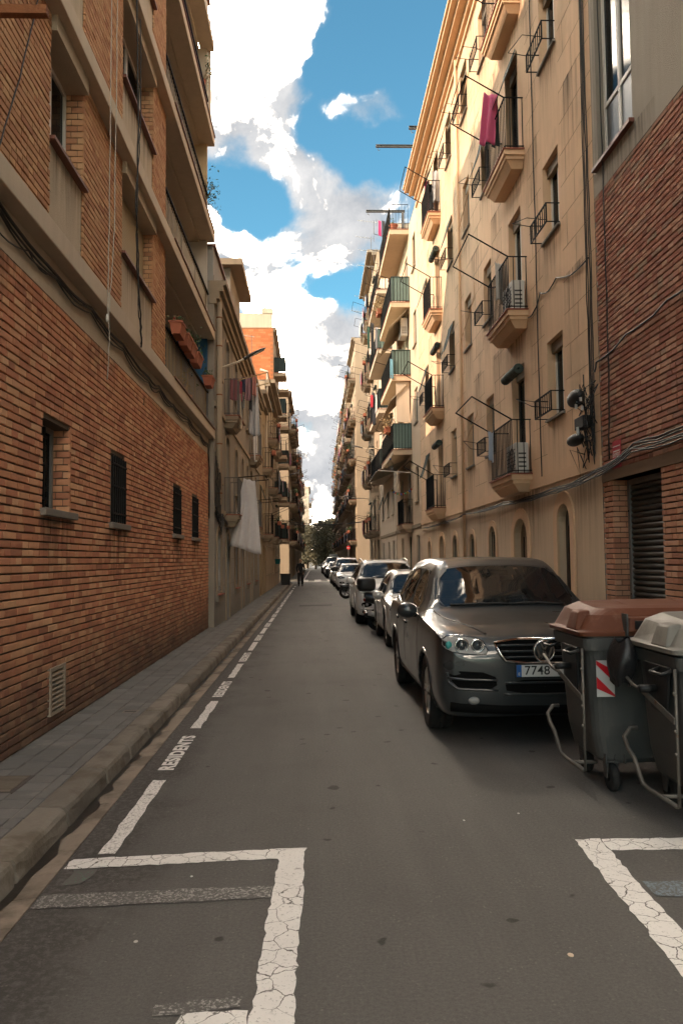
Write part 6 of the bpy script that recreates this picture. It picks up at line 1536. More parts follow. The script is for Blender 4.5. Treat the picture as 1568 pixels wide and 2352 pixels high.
def container(label, x0, y0, y1, lid, zt=1.12):
    """wheeled container: side with the lifting bars at x0, long side towards the pavement"""
    W_ = 1.26; x1 = x0+W_; t = thing('rubbish_container', label, 'container', ((x0+x1)/2, (y0+y1)/2, 0), group='rubbish containers in the parking lane')
    ym = (y0+y1)/2; hy = (y1-y0)/2
    # tapered tub with rounded upright corners
    def ring(z, k, rad):
        pts = []; hx, hh = W_/2*k-.02, hy*k
        for (cx, cy, a0) in ((hx-rad, hh-rad, 0), (-hx+rad, hh-rad, 90), (-hx+rad, -hh+rad, 180), (hx-rad, -hh+rad, 270)):
            for q in range(6): a = R(a0+90*q/5); pts.append(((x0+x1)/2+cx+rad*math.cos(a), ym+cy+rad*math.sin(a), z))
        return pts
    mb = MB(); rows = [ring(.20, .80, .09), ring(.235, .86, .09), ring(.40, .92, .10), ring(zt-.10, .985, .10), ring(zt-.095, 1.0, .07), ring(zt, 1.015, .07)]; n = 24
    for r_ in rows: mb.v += r_
    for i in range(len(rows)-1):
        for j in range(n): mb.f.append((i*n+j, i*n+(j+1) % n, (i+1)*n+(j+1) % n, (i+1)*n+j))
    mb.f.append(tuple(range(n))[::-1]); mb.build('tub', m_bin, t, smooth=False)
    mb = MB(); rr_ = [ring(zt-.115, 1.03, .06), ring(zt-.03, 1.05, .06), ring(zt-.028, .98, .06)]
    for r_ in rr_: mb.v += r_
    for i in range(2):
        for j in range(n): mb.f.append((i*n+j, i*n+(j+1) % n, (i+1)*n+(j+1) % n, (i+1)*n+j))
    mb.build('rim', m_bin, t)
    # lid: flange, sloped skirt, raised back, grip recess
    lrows = [ring(zt-.01, 1.09, .07), ring(zt+.02, 1.10, .07), ring(zt+.03, 1.04, .09), ring(zt+.13, .94, .12), ring(zt+.175, .80, .14), ring(zt+.19, .4, .06)]
    mb = MB()
    for r_ in lrows: mb.v += [(p[0], p[1], p[2]+(.035 if p[2] > zt+.1 else 0)*(1 if p[1] > ym else .2)) for p in r_]
    for i in range(len(lrows)-1):
        for j in range(n): mb.f.append((i*n+j, i*n+(j+1) % n, (i+1)*n+(j+1) % n, (i+1)*n+j))
    mb.f.append(tuple(range((len(lrows)-1)*n, len(lrows)*n))); L_ = mb.build('lid', lid, t, bevel=.006)
    for xx in (x0+.30, x0+.82):
        MB().hexa([(xx, y0-.06, zt+.015), (xx+.26, y0-.06, zt+.015), (xx+.26, y0+.10, zt+.02), (xx, y0+.10, zt+.02), (xx+.02, y0-.03, zt+.12), (xx+.24, y0-.03, zt+.12), (xx+.24, y0+.10, zt+.135), (xx+.02, y0+.10, zt+.135)]).build('lid_grip', lid, L_, bevel=.012)
        MB().box(xx+.05, xx+.21, y0-.068, y0-.05, zt+.04, zt+.10).build('grip_recess', m_trim, L_)
        for q in (xx-.012, xx+.262): MB().hexa([(q-.006, y0-.07, zt-.22), (q+.006, y0-.07, zt-.22), (q+.006, y0-.015, zt-.22), (q-.006, y0-.015, zt-.22), (q-.006, y0-.075, zt+.15), (q+.006, y0-.075, zt+.15), (q+.006, y0+.02, zt+.15), (q-.006, y0+.02, zt+.15)]).build('hinge_rib', m_bin, t)
    MB().hexa([(x0-.035, y0+.10, zt+.02), (x0+.05, y0+.10, zt+.02), (x0+.05, y0+.34, zt+.02), (x0-.035, y0+.34, zt+.02), (x0+.0, y0+.12, zt+.16), (x0+.09, y0+.12, zt+.17), (x0+.09, y0+.30, zt+.17), (x0+.0, y0+.30, zt+.16)]).build('lid_shoulder', lid, L_, bevel=.015)
    # moulded foot and castors
    for (xx, yy) in ((x0+.22, y0+.10), (x1-.22, y0+.10), (x0+.22, y1-.12), (x1-.22, y1-.12)):
        w_ = MB().lathe([(.03, -.025), (.088, -.028), (.10, -.018), (.10, .018), (.088, .028), (.03, .025)], 20, (xx-.02, yy-.02, .10), 'X').build('castor', m_tyre, t, smooth=True)
        MB().hexa([(xx-.06, yy-.02, .09), (xx-.052, yy-.02, .09), (xx-.052, yy+.03, .09), (xx-.06, yy+.03, .09), (xx-.06, yy-.05, .215), (xx-.052, yy-.05, .215), (xx-.052, yy+.06, .215), (xx-.06, yy+.06, .215)]).hexa([(xx+.012, yy-.02, .09), (xx+.02, yy-.02, .09), (xx+.02, yy+.03, .09), (xx+.012, yy+.03, .09), (xx+.012, yy-.05, .215), (xx+.02, yy-.05, .215), (xx+.02, yy+.06, .215), (xx+.012, yy+.06, .215)]).box(xx-.065, xx+.03, yy-.06, yy+.07, .21, .222).build('castor_fork', m_irong, w_)
    ft = MB()
    for q in range(4): ft.box(x0+.14+q*.07, x0+.15+q*.07, y0+.035, y0+.10, .20, .27)
    ft.build('foot_rib', m_bin, t)
    # lifting hardware on the street side
    yr = y0+.03
    MB().tube([(x0-.012, yr, zt-.10), (x0-.012, yr, .16)], .010, 7).build('upright_rod', m_galv, t, smooth=True)
    MB().tube([(x0-.015, yr+.02, .16), (x0-.03, y0+.42, .16), (x0-.045, y0+.50, .18), (x0-.07, y0+.56, .33), (x0-.075, y0+.66, .38), (x0-.075, y0+.72, .44), (x0-.03, y0+.72, .50), (x0+.02, y0+.72, .50)], .015, 9).build('foot_bar', m_galv, t, smooth=True)
    MB().tube([(x0-.02, y0+.25, .165), (x0+.15, y0+.25, .165)], .015, 8).build('foot_bar_stay', m_galv, t, smooth=True)
    MB().hexa([(x0-.02, yr, .66), (x0-.028, yr, .66), (x0-.08, y0+.40, .80), (x0-.072, y0+.40, .80), (x0-.02, yr, .70), (x0-.028, yr, .70), (x0-.08, y0+.40, .84), (x0-.072, y0+.40, .84)]).build('lever', m_galv, t)
    MB().tube([(x0-.075, y0+.36, .815), (x0-.10, y0+.48, .84), (x0-.11, y0+.66, .92)], .011, 8).build('lever_grip', m_galv, t, smooth=True)
    for z in (.62, .48, zt-.25): MB().ell((x0-.022, yr, z), (.010, .012, .012), 8, 5).build('bolt', m_galv, t, smooth=True)
    MB().tube([(x0-.02, y0+.30, zt-.26), (x0-.13, y0+.30, zt-.26)], .026, 10).build('trunnion', m_trim, t, smooth=True)
    MB().hexa([(x0-.012, y0+.16, zt-.42), (x0-.004, y0+.16, zt-.42), (x0-.004, y0+.40, zt-.40), (x0-.012, y0+.40, zt-.40), (x0-.03, y0+.10, zt-.10), (x0-.004, y0+.10, zt-.10), (x0-.004, y0+.46, zt-.10), (x0-.03, y0+.46, zt-.10)]).build('trunnion_plate', m_trim, t, bevel=.01)
    for yy in (y0+.06, y0+.56): MB().tube([(x0-.02, yy, zt-.115), (x0-.085, yy, zt-.14), (x0-.085, yy+.16, zt-.14), (x0-.02, yy+.16, zt-.115)], .013, 7).build('handle', m_trim, t, smooth=True)
    return t, y0
def reflector(t, x, y, z, w=.13, h=.26):
    """red and white diagonal warning sticker"""
    b = MB().box(x, x+w, y-.004, y-.001, z, z+h).build('warning_sticker', m_swhite, t)
    for k in (-.07, .10, .27):
        poly = [(max(0, min(w, a)), c) for a, c in ((0, k+.13), (w, k), (w, k+.085), (0, k+.215))]
        poly = [(a, max(0, min(h, c))) for a, c in poly]
        MB().prism(poly, lambda a, c, q: (x+a, y-.0045-q, z+c), 0, .001).build('red_stripe', m_sred, b)
b1, _ = container('grey wheeled container with a brown lid, beside the dark car', 1.95, 5.74, 6.50, m_lidb, 1.135)
reflector(b1, 1.975+.05, 5.735, .69)
b2, _ = container('grey wheeled container with an off-white lid, cut by the right edge', 2.23, 4.86, 5.60, m_lidw, 1.10)
bg_ = MB()
def bag(a, b):
    th = 2*math.pi*a; r_ = .055+.035*math.sin(math.pi*min(1, b*1.1))+.012*math.sin(5*th)*b
    return (2.14+r_*math.cos(th)-.03*b, 5.50+r_*1.5*math.sin(th), 1.12-.30*b+.02*math.sin(3*th))
bg_.grid(bag, 18, 8); tag(bg_.build('bag_end', mat('black_bag', (0.012, 0.012, 0.013), .35, .1, 8, .4, 40), None, smooth=True), 'corner of a black rubbish bag hanging out under the off-white lid', 'bag')

# ------------------------------------------------------------------ scooters
m_sc = mat('scooter_black', (0.016, 0.016, 0.017), .35, .1, 3, 0, coat=.5)
def scooter(label, loc, rz, group='scooters parked between the cars'):
    """rear wheel at the origin, front towards +x"""
    t = thing('motor_scooter', label, 'scooter', loc, rz, group)
    B = lambda mb, n_, m, par=None, sm=True, bev=0: mb.build(n_, m, par or t, smooth=sm, local=True, bevel=bev)
    for (x, r_) in ((0, .27), (1.5, .29)):
        w_ = B(MB().lathe([(r_*.62, -.055), (r_*.85, -.065), (r_*.98, -.04), (r_, 0), (r_*.98, .04), (r_*.85, .065), (r_*.62, .055)], 28, (x, 0, r_), 'Y'), 'wheel', m_tyre)
        rm = MB().lathe([(r_*.64, -.05), (r_*.6, -.03), (r_*.6, .03), (r_*.64, .05)], 24, (x, 0, r_), 'Y')
        for k in range(5):
            a = 2*math.pi*k/5; rm.tube([(x, 0, r_), (x+r_*.62*math.cos(a), 0, r_+r_*.62*math.sin(a))], .018, 6)
        B(rm, 'rim', m_irong, w_)
    # tail and side fairing
    def fair(a, b):
        th = 2*math.pi*b; x = -.32+1.02*a
        h = .20+.05*math.sin(math.pi*a); w_ = .09+.12*math.sin(math.pi*min(1, a*.8+.12)); zc = .80-.22*a**1.4
        return (x, w_*math.cos(th), zc+h*.62*math.sin(th))
    B(MB().grid(fair, 14, 18), 'tail_fairing', m_sc)
    B(MB().ell((.28, 0, .86), (.52, .16, .085), 16, 8), 'seat', m_trim)
    B(MB().ell((.75, 0, .40), (.42, .17, .14), 14, 8), 'floorboard', m_sc)
    def ff(a, b):
        th = R(-100+200*b); z = .38+.75*a; r_ = .26-.08*a
        return (1.12+.16*math.cos(th)*(1-.3*a)-.12*a, r_*math.sin(th), z)
    B(MB().grid(ff, 8, 12), 'front_fairing', m_sc)
    B(MB().grid(lambda a, b: (1.16-.26*a+.05*math.cos(R(-70+140*b)), .20*math.sin(R(-70+140*b))*(1-.25*a), 1.10+.36*a), 6, 8), 'windscreen', m_cglass)
    B(MB().tube([(1.5, 0, .30), (1.2, 0, .95), (1.1, 0, 1.1)], .03, 8), 'fork', m_irong)
    B(MB().tube([(.98, -.36, 1.08), (1.06, -.2, 1.1), (1.1, 0, 1.1), (1.06, .2, 1.1), (.98, .36, 1.08)], .016, 7), 'handlebar', m_trim)
    for s_ in (-1, 1):
        m_ = B(MB().ell((1.05, s_*.40, 1.30), (.02, .075, .05), 10, 6), 'mirror', m_trim); B(MB().tube([(1.04, s_*.25, 1.1), (1.05, s_*.38, 1.27)], .007, 5), 'mirror_stalk', m_trim, m_)
    B(MB().ell((1.5, 0, .52), (.25, .09, .10), 12, 6), 'mudguard', m_sc)
    # top case
    def case(a, b):
        th = 2*math.pi*b; ph = math.pi*a; e = .55
        sg = lambda v: math.copysign(abs(v)**e, v)
        return (-.28+.22*sg(math.sin(ph))*sg(math.cos(th)), .22*sg(math.sin(ph))*sg(math.sin(th)), 1.10-.165*sg(math.cos(ph)))
    tcs = B(MB().grid(case, 14, 24), 'top_case', m_trim); B(MB().tube([(-.49, -.17, 1.08), (-.505, 0, 1.08), (-.49, .17, 1.08)], .012, 6), 'case_band', m_sc, tcs)
    B(MB().box(-.45, -.05, -.05, .05, .90, .935), 'luggage_rack', m_alu, sm=False)
    B(MB().ell((-.30, 0, .74), (.06, .10, .05), 12, 6), 'tail_lamp', m_red_l)
    # exhaust with its silver shield on the side towards the camera
    ex = B(MB().tube([(.28, -.17, .30), (.15, -.185, .32), (-.30, -.20, .42), (-.36, -.20, .435)], [.045, .075, .08, .06], 14), 'exhaust', m_trim)
    B(MB().tube([(.10, -.195, .345), (-.28, -.21, .43)], .078, 14), 'exhaust_shield', m_alu, ex)
    B(MB().tube([(-.28, -.205, .43), (-.37, -.205, .45)], [.075, .05], 14), 'exhaust_tip', m_chrome, ex)
    for x in (.04, -.18): B(MB().ell((x, -.285, .36-.22*x*.9), (.012, .006, .012), 8, 5), 'shield_bolt', m_trim, ex)
    B(MB().ell((.12, .0, .34), (.25, .12, .13), 12, 7), 'engine', m_irong)
    for s_ in (-1, 1): B(MB().tube([(-.25, s_*.14, .93), (.1, s_*.165, .84), (.55, s_*.15, .66)], .008, 6), 'silver_strip', m_alu)
    B(MB().box(-.345, -.335, -.09, .09, .48, .62), 'plate', m_plate, sm=False)
    B(MB().tube([(.35, -.10, .22), (.30, -.22, .01)], .012, 6), 'side_stand', m_irong)
    return t
scooter('black scooter with a top box and silver exhaust, behind the small silvery car', (1.50, 18.85, 0), R(4))
scooter('black scooter nosing out between the white crossover and the white hatchback', (2.85, 34.6, 0), R(184))
scooter('far black scooter with a top box beside the white van', (1.52, 47.3, 0), R(6))

# ------------------------------------------------------------------ washing near the camera
sheet_m = (0.50, 0.47, 0.46)
rk = rack(f2, bal2[(0, 21.1)], 21.2, 22.45, 3.90, .36, .72, .06, 3, .014)
rack(f2, bal2[(1, 21.1)], 21.2, 22.45, 6.52, .36, .80, .22, 4, .016, mat('yellowed_pole', (0.35, 0.24, 0.10), .7, .2, 4, .1))
rack(f2, bal2[(0, 29.25)], 29.3, 30.7, 3.9, .36, .7, .06, 3)
a, b = at_y(560, 1098, 21.8), at_y(586, 1104, 21.9)
cloth('white_sheet', 'big white bed sheet hanging in folds over the pavement from the grey house', 'sheet', a, b, 1.97, sheet_m, .05, 3.3, 1.75, skew=-.12, seed=5, hem=.02)
wash = [(528, 548, 867, 918, (.20, .07, .075), 'mauve towel at the left end of the washing on the upper balcony', 'towel', .02, 0), (536, 553, 902, 985, (.34, .27, .19), 'long beige cloth below the mauve towel on the upper balcony', 'cloth', .03, .4),
        (550, 556, 873, 922, (.30, .02, .045), 'narrow crimson cloth next to the mauve towel', 'cloth', .015, 0), (555, 563, 866, 900, (.02, .022, .05), 'dark navy garment third along the washing line', 'garment', .02, .2),
        (562, 575, 864, 918, (.25, .13, .14), 'dusty pink top in the middle of the washing', 'garment', .03, .3), (571, 579, 864, 942, (.015, .015, .016), 'black leggings hanging lowest in the middle of the washing', 'garment', .02, 0),
        (576, 587, 860, 908, (.42, .17, .13), 'salmon pink cloth near the pole end of the washing', 'cloth', .03, .3), (556, 562, 905, 936, (.36, .36, .35), 'pale grey sock-like cloth under the navy garment', 'cloth', .012, 0),
        (574, 592, 878, 998, (.44, .42, .41), 'crumpled white sheet at the far end of the upper washing', 'sheet', .06, .5)]
for i, (x0, x1, y0, y1, c, lab, cat, am, fl_) in enumerate(wash):
    Y = 21.5+.12*i if i > 1 else 21.4+.3*i
    p, q, r_ = at_y(x0, y0, Y), at_y(x1, y0, Y), at_y(x0, y1, Y)
    q.z = p.z-.02
    cloth('laundry', lab, cat, p, q, p.z-r_.z, c, am, 2.2, fl_, seed=70+i)
cloth('laundry', 'white cloth hanging on the far upper balcony of the grey house', 'cloth', at_y(583, 985, 29.2), at_y(591, 985, 29.4), 1.2, (.5, .48, .46), .03, 2)
rw = [(1112, 1142, 213, 330, 15.2, (.55, .10, .20), 'bright pink towel on the top visible balcony of the beige house', 'towel', .06, .2, -.10), (1128, 1143, 240, 335, 15.6, (.02, .045, .035), 'dark green cloth behind the bright pink towel', 'cloth', .04, 0, 0),
      (1137, 1152, 602, 688, 15.2, (.40, .37, .33), 'pale grey garment over the second-floor balcony of the beige house', 'garment', .03, .2, 0), (1150, 1164, 604, 700, 15.4, (.33, .24, .17), 'beige lace garment beside the pale grey one', 'garment', .04, .1, 0),
      (1120, 1132, 990, 1058, 15.6, (.36, .40, .46), 'light blue cloth hanging from the lowest drying rack of the beige house', 'cloth', .03, .2, 0),
      (973, 986, 413, 520, 25.2, (.55, .12, .22), 'long pink towel on the far top balcony of the beige house', 'towel', .04, .1, 0), (992, 1010, 390, 462, 24.2, (.36, .35, .34), 'grey and white striped cloth bulging over the far top balcony', 'cloth', .05, .1, 0),
      (985, 994, 420, 480, 24.9, (.02, .02, .022), 'black cloth next to the long pink towel', 'cloth', .03, 0, 0),
      (843, 849, 748, 800, 40.0, (.02, .06, .04), 'dark green garment on the cream house with slab balconies', 'garment', .03, 0, 0), (851, 858, 740, 808, 39.8, (.015, .015, .016), 'long black garment on the cream house with slab balconies', 'garment', .03, .2, 0),
      (862, 868, 750, 800, 39.6, (.22, .21, .21), 'grey garment on the cream house with slab balconies', 'garment', .03, 0, 0), (848, 852, 800, 812, 39.9, (.5, .48, .46), 'small white cloth below the black garment', 'cloth', .02, 0, 0),
      (851, 856, 905, 935, 40.5, (.35, .02, .03), 'small red cloth on a lower slab balcony', 'cloth', .02, 0, 0), (855, 861, 900, 975, 40.6, (.03, .03, .035), 'charcoal garment on a lower slab balcony', 'garment', .03, .1, 0), (862, 867, 905, 950, 40.2, (.48, .46, .44), 'white garment on a lower slab balcony', 'garment', .02, .1, 0),
      (895, 902, 823, 868, 32.0, (.10, .22, .27), 'blue and yellow cloth at the green-screened balcony of the peach house', 'flag', .02, 0, 0),
      (868, 875, 505, 540, 38.0, (.40, .02, .10), 'magenta cloth by the aerials above the slab-balconied house', 'cloth', .02, 0, 0), (877, 884, 505, 560, 37.5, (.02, .02, .025), 'black trousers by the aerials above the slab-balconied house', 'trousers', .02, 0, 0)]
for i, (x0, x1, y0, y1, Y, c, lab, cat, am, fl_, sk) in enumerate(rw):
    p, q, r_ = at_y(x0, y0, Y), at_y(x1, y0+2, Y-.15), at_y(x0, y1, Y)
    cloth('laundry', lab, cat, p, q, p.z-r_.z, c, am, 1.8, fl_, skew=sk, seed=90+i)

# ------------------------------------------------------------------ lamps, signs, aerials, wires
def lamp(label, base, out, up, sgn):
    t = thing('street_lamp', label, 'lamp', base, group='street lamps on wall brackets'); b = Vector(base)
    pts = [b, b+Vector((sgn*.02, 0, .18)), b+Vector((sgn*.10, 0, .30)), b+Vector((sgn*.25, 0, .36)), b+Vector((sgn*out*.7, 0, up*.8)), b+Vector((sgn*out, 0, up))]
    MB().tube(pts, .028, 8).build('bracket', m_conc, t, smooth=True); e = pts[-1]; d = (pts[-1]-pts[-2]).normalized()
    def head(a, c):
        th = 2*math.pi*c; w_ = .10*math.sin(math.pi*min(1, .08+.9*a))**.6; h = .055*math.sin(math.pi*min(1, .06+.92*a))**.7*(1 if math.sin(th) > 0 else .5)
        return e+d*(a*.62-.06)+Vector((0, w_*math.cos(th), h*math.sin(th)))
    hd_ = MB().grid(head, 12, 14).build('head', m_irong, t, smooth=True)
    g0 = e+d*.34; MB().hexa([g0+Vector((x*d.x, y_, x*d.z-.032+z)) for z in (0, .006) for x, y_ in ((-.12, -.06), (.18, -.06), (.18, .06), (-.12, .06))]).build('lens', m_plate, hd_)
    MB().tube([e-d*.05, e+d*.04], .042, 10).build('collar', m_irong, t, smooth=True)
    return t
lamp('grey street lamp on a curved bracket at the corner of the grey house', (X2, 19.45, 6.12), .72, .56, 1)
lamp('street lamp reaching out before the orange gable block', (-2.38, 47.0, 6.2), 1.0, .5, 1)
lamp('street lamp head in front of the slab balconies on the right', (XR-.02, 46.9, 7.9), 1.1, .4, -1)
lamp('low street lamp by the dark balconies before the crossing on the right', (XR-.05, 55.9, 5.6), 1.3, .45, -1)
ns = thing('no_entry_sign', 'round red no-entry sign with a white bar at the far right corner', 'sign', (2.72, 63.0, .12))
MB().tube([(2.72, 63.0, .12), (2.72, 63.0, 2.9)], .03, 8).build('post', m_irong, ns)
MB().lathe([(.001, 62.95), (.15, 62.95), (.15, 62.97), (.001, 62.97)], 24, (2.72, 0, 2.6), 'Y').build('disc', m_sred, ns)
MB().box(2.61, 2.83, 62.935, 62.949, 2.578, 2.622).build('bar', m_swhite, ns)
def antenna(label, p, h, ln=.9, rz=0.0, grid=False):
    t = thing('tv_aerial', label, 'aerial', p, group='television aerials'); p = Vector(p); c, s_ = math.cos(rz), math.sin(rz)
    MB().tube([p, p+Vector((0, 0, h))], .016, 6).build('mast', m_irong, t); top = p+Vector((0, 0, h-.1)); d = Vector((c, s_, .12)); q = Vector((-s_, c, 0))
    MB().tube([top-d*.15, top+d*ln], .010, 5).build('boom', m_alu, t); el = MB()
    for i in range(9): x = top+d*ln*(.1+.1*i); el.tube([x-q*(.16-.008*i), x+q*(.16-.008*i)], .005, 4)
    el.build('elements', m_alu, t)
    r_ = MB()
    for k in range(3):
        for sg in (-1, 1): r_.tube([top-d*.15+q*-.2+Vector((0, 0, sg*.04+sg*.05*k)), top-d*.15+q*.2+Vector((0, 0, sg*.04+sg*.05*k))], .004, 4)
    r_.build('reflector', m_irong, t); return t
antenna('tall aerial on the parapet above the orange gable', (-2.65, 48.65, 17.2), 1.9, .9, R(200))
antenna('aerial on a long mast in front of the orange gable, left one', (-4.1, 33.5, 9.3), 2.6, .6, R(230))
antenna('aerial on a long mast in front of the orange gable, right one', (-3.3, 43.0, 10.6), 3.4, .8, R(185))
antenna('tiny aerial behind the parapet of the orange gable', (-5.6, 50, 16.9), .8, .5, R(100))
for k, (x, y_, zz, lab) in enumerate(((842, 508, 42, 'topmost aerial over the slab-balconied house'), (836, 545, 44, 'second aerial down the right skyline'), (842, 575, 45, 'third aerial down the right skyline'), (838, 610, 46, 'lowest aerial of the right skyline cluster'), (830, 680, 50, 'aerial above the tall sandy house, upper'), (820, 714, 52, 'aerial above the tall sandy house, lower'))):
    p = at_y(x+16, y_+8, zz); an = antenna(lab, (p.x, p.y, p.z-.5), .75, .9, R(180)); MB().tube([(XR+.3, p.y, p.z-.75), (p.x, p.y, p.z-.5)], .016, 5).build('wall_arm', m_irong, an)
for k, (p, q) in enumerate((((-2.36, 57.5, 4.35), (4.0, 57.8, 4.5)), ((-2.36, 57.0, 4.5), (4.0, 57.0, 4.4)))):
    cable('%s of the two black wires strung across the street at the crossing' % ('lower', 'upper')[k], sag(p, q, .25, 14), .022, group='wires over the crossing')
# coloured bulbs under the peach house
sl = thing('string_lights', 'string of coloured bulbs looped under the lowest peach balcony', 'string lights', fb.P(31.5, 4.0, .5))
pp_ = sag(fb.P(30.0, 4.45, .2), fb.P(33.6, 4.7, .75), .25, 12); MB().tube(pp_, .006, 4).build('wire', m_cable, sl)
for i, p in enumerate(pp_[1:-1]):
    c = [(.5, .05, .03), (.03, .10, .45), (.5, .30, .03), (.03, .30, .12)][i % 4]; MB().ell(p-Vector((0, 0, .05)), (.035, .035, .045), 8, 6).build('bulb', mat('bulb_%d' % (i % 4), c, .3, .05, 2, 0, coat=.5), sl, smooth=True)
wj = thing('water_bottle', 'clear plastic water bottle hanging under the green-screened balcony', 'bottle', fb.P(31.8, 5.3, .9))
MB().lathe([(.001, 0), (.11, 0), (.12, .05), (.12, .24), (.05, .33), (.035, .36), (.035, .40), (.001, .40)], 14, fb.P(31.8, 5.3, .9)).build('bottle', m_lens, wj, smooth=True)
MB().lathe([(.04, .385), (.04, .43), (.001, .43)], 10, fb.P(31.8, 5.3, .9)).build('cap', m_plate_b, wj)
MB().tube([fb.P(31.8, 5.72, .9), fb.P(31.9, 6.0, .78)], .004, 4).build('string', m_rope, wj)
# pavement things on the left
pb = thing('planter_box', 'black square box standing on the left pavement by the person', 'box', (-1.80, 49.9, .12))
MB().hexa([(-2.08, 49.7, .12), (-1.50, 49.7, .12), (-1.50, 50.2, .12), (-2.08, 50.2, .12), (-2.1, 49.68, .78), (-1.48, 49.68, .78), (-1.48, 50.22, .78), (-2.1, 50.22, .78)]).build('box', m_trim, pb)
MB().box(-2.12, -1.46, 49.66, 50.24, .781, .83).build('rim', m_iron, pb)
bk = thing('teal_bucket', 'teal bucket hanging on the wall of the sand-coloured house', 'bucket', (-2.2, 47.6, 1.45))
MB().lathe([(.001, 0), (.14, 0), (.18, .30), (.19, .30), (.17, .29), (.13, .02)], 16, (-2.16, 47.6, 1.45)).build('pail', mat('teal_plastic', (0.02, 0.20, 0.22), .45, .08, 3, 0), bk, smooth=True)
MB().tube([(-2.33, 47.6, 1.75), (-2.24, 47.6, 2.0), (-1.99, 47.6, 1.75)], .008, 5).build('handle', m_alu, bk)

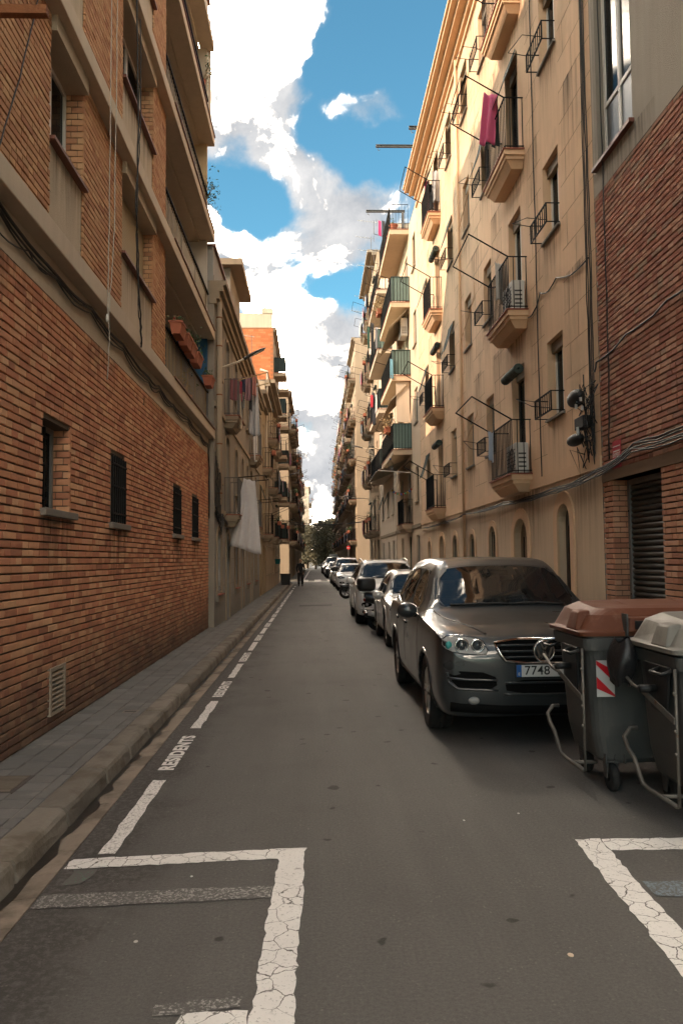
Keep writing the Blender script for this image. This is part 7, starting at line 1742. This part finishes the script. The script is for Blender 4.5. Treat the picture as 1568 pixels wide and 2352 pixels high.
# ------------------------------------------------------------------ the person on the kerb
def person():
    t = thing('person', 'person in black jacket and dark trousers standing at the left kerb, seen from behind', 'person', (-0.86, 51.0, 0))
    def skin(name, pts, edges, rad, m, par, sub=2):
        me = bpy.data.meshes.new(name); me.from_pydata(pts, edges, []); o = obj(name, me, par, local=True); me.materials.append(m)
        md = o.modifiers.new('Skin', 'SKIN'); me.skin_vertices.new() if not me.skin_vertices else None
        for i, r_ in enumerate(rad): me.skin_vertices[0].data[i].radius = (r_ if isinstance(r_, tuple) else (r_, r_))
        me.skin_vertices[0].data[0].use_root = True
        s_ = o.modifiers.new('Subdivision', 'SUBSURF'); s_.levels = sub; s_.render_levels = sub; return o
    P_ = [(0, 0, .92), (0, .01, 1.10), (0, .02, 1.32), (0, .0, 1.44), (0, -.03, 1.52), (-.10, 0, .86), (-.12, -.02, .48), (-.12, .02, .10), (-.13, -.12, .05), (.10, 0, .86), (.11, -.03, .48), (.10, .02, .10), (.11, -.12, .05),
          (-.19, .01, 1.38), (-.25, .02, 1.12), (-.20, -.12, .93), (-.14, -.18, .97), (.19, .01, 1.38), (.25, .02, 1.12), (.22, -.08, .90), (.19, -.14, .86)]
    E = [(0, 1), (1, 2), (2, 3), (3, 4), (0, 5), (5, 6), (6, 7), (7, 8), (0, 9), (9, 10), (10, 11), (11, 12), (2, 13), (13, 14), (14, 15), (15, 16), (2, 17), (17, 18), (18, 19), (19, 20)]
    rad = [.14, .15, .16, .07, .055, .095, .07, .055, .04, .095, .07, .055, .04, .075, .058, .045, .03, .075, .058, .045, .03]
    m_jk = mat('black_jacket', (0.012, 0.012, 0.013), .85, .15, 6, .2, 60); m_tr = mat('dark_trousers', (0.035, 0.030, 0.026), .9, .15, 6, .2, 60); m_sk = mat('skin_tone', (0.42, 0.24, 0.16), .6, .1, 6, .05)
    bd_ = skin('body', P_, E, rad, m_jk, t)
    skin('trousers', [(0, 0, .95), (-.095, 0, .86), (-.12, -.02, .48), (-.12, .02, .12), (.095, 0, .86), (.11, -.03, .48), (.10, .02, .12)], [(0, 1), (1, 2), (2, 3), (0, 4), (4, 5), (5, 6)], [.155, .115, .092, .085, .115, .092, .085], m_tr, t)
    MB().ell((0, -.05, 1.615), (.078, .098, .115), 16, 12).build('head', m_sk, t, smooth=True, local=True)
    MB().ell((0, -.015, 1.64), (.088, .098, .105), 16, 12).build('hair', mat('fair_hair', (0.30, 0.19, 0.11), .8, .2, 20, .4, 60), t, smooth=True, local=True)
    for s_ in (-1, 1):
        MB().ell((s_*.08, -.04, 1.61), (.015, .02, .03), 8, 6).build('ear', m_sk, t, smooth=True, local=True)
        MB().ell((s_*.115, -.07, .045), (.05, .14, .05), 12, 8).build('shoe', m_trim, t, smooth=True, local=True)
        h = Vector((-.13, -.20, .97)) if s_ < 0 else Vector((.185, -.16, .84)); hm = MB()
        hm.ell(h, (.035, .02, .045), 8, 6)
        for k in range(4): hm.tube([h+Vector((-.026+.017*k, -.005, -.03)), h+Vector((-.028+.018*k, -.02, -.07-.01*(k in (1, 2)))), h+Vector((-.027+.018*k, -.04, -.09))], .008, 5)
        hm.tube([h+Vector((s_*-.03, 0, 0)), h+Vector((s_*-.055, -.02, -.03))], .009, 5); hm.build('hand', m_sk, t, smooth=True, local=True)
    return t
person()

# ------------------------------------------------------------------ trees at the end of the street
m_bark = mat('bark', (0.08, 0.06, 0.045), .95, .25, 6, .6, 30)
m_tleaf = mat('tree_leaf', (0.085, 0.075, 0.042), .7, .25, 3, 0, island=.5)
for i, (x, y_, h, r_, lab) in enumerate(((1.9, 131, 8.2, 2.3, 'large olive-green tree closing the street, right of centre'), (0.3, 138, 7.6, 2.2, 'lower tree left of the large one at the end of the street'), (3.9, 136, 9.0, 2.4, 'tall tree half hidden behind the far right houses'), (2.4, 146, 9.2, 2.6, 'tree standing behind the large one at the end of the street'), (-1.2, 148, 8.0, 2.4, 'leftmost tree by the pale end tower'))):
    t = thing('street_tree', lab, 'tree', (x, y_, 0), group='trees at the end of the street')
    tk = MB().tube([(x, y_, 0), (x+.1, y_, 2.0), (x, y_+.1, 3.6), (x+.15, y_, h*.75)], [.22, .18, .15, .04], 10)
    for k in range(9):
        a = R(40*k+random.uniform(-15, 15)); z = 2.6+k*.45; tk.tube([(x, y_, z), (x+math.cos(a)*r_*.45, y_+math.sin(a)*r_*.45, z+.8), (x+math.cos(a)*r_*.8, y_+math.sin(a)*r_*.8, z+1.2)], [.07, .045, .015], 6)
    tk.build('trunk', m_bark, t, smooth=True)
    lf = MB()
    for k in range(95):
        a, e = random.uniform(0, 6.28), random.uniform(-1.25, 1); rr_ = r_*random.uniform(.45, 1)*math.sqrt(max(.12, 1-min(1, e*e)*.8))
        c = (x+math.cos(a)*rr_, y_+math.sin(a)*rr_, h*.60+e*h*.36)
        leaves(lf, c, (.38, .38, .30), 75, .17)
    lf.build('crown', m_tleaf, t)
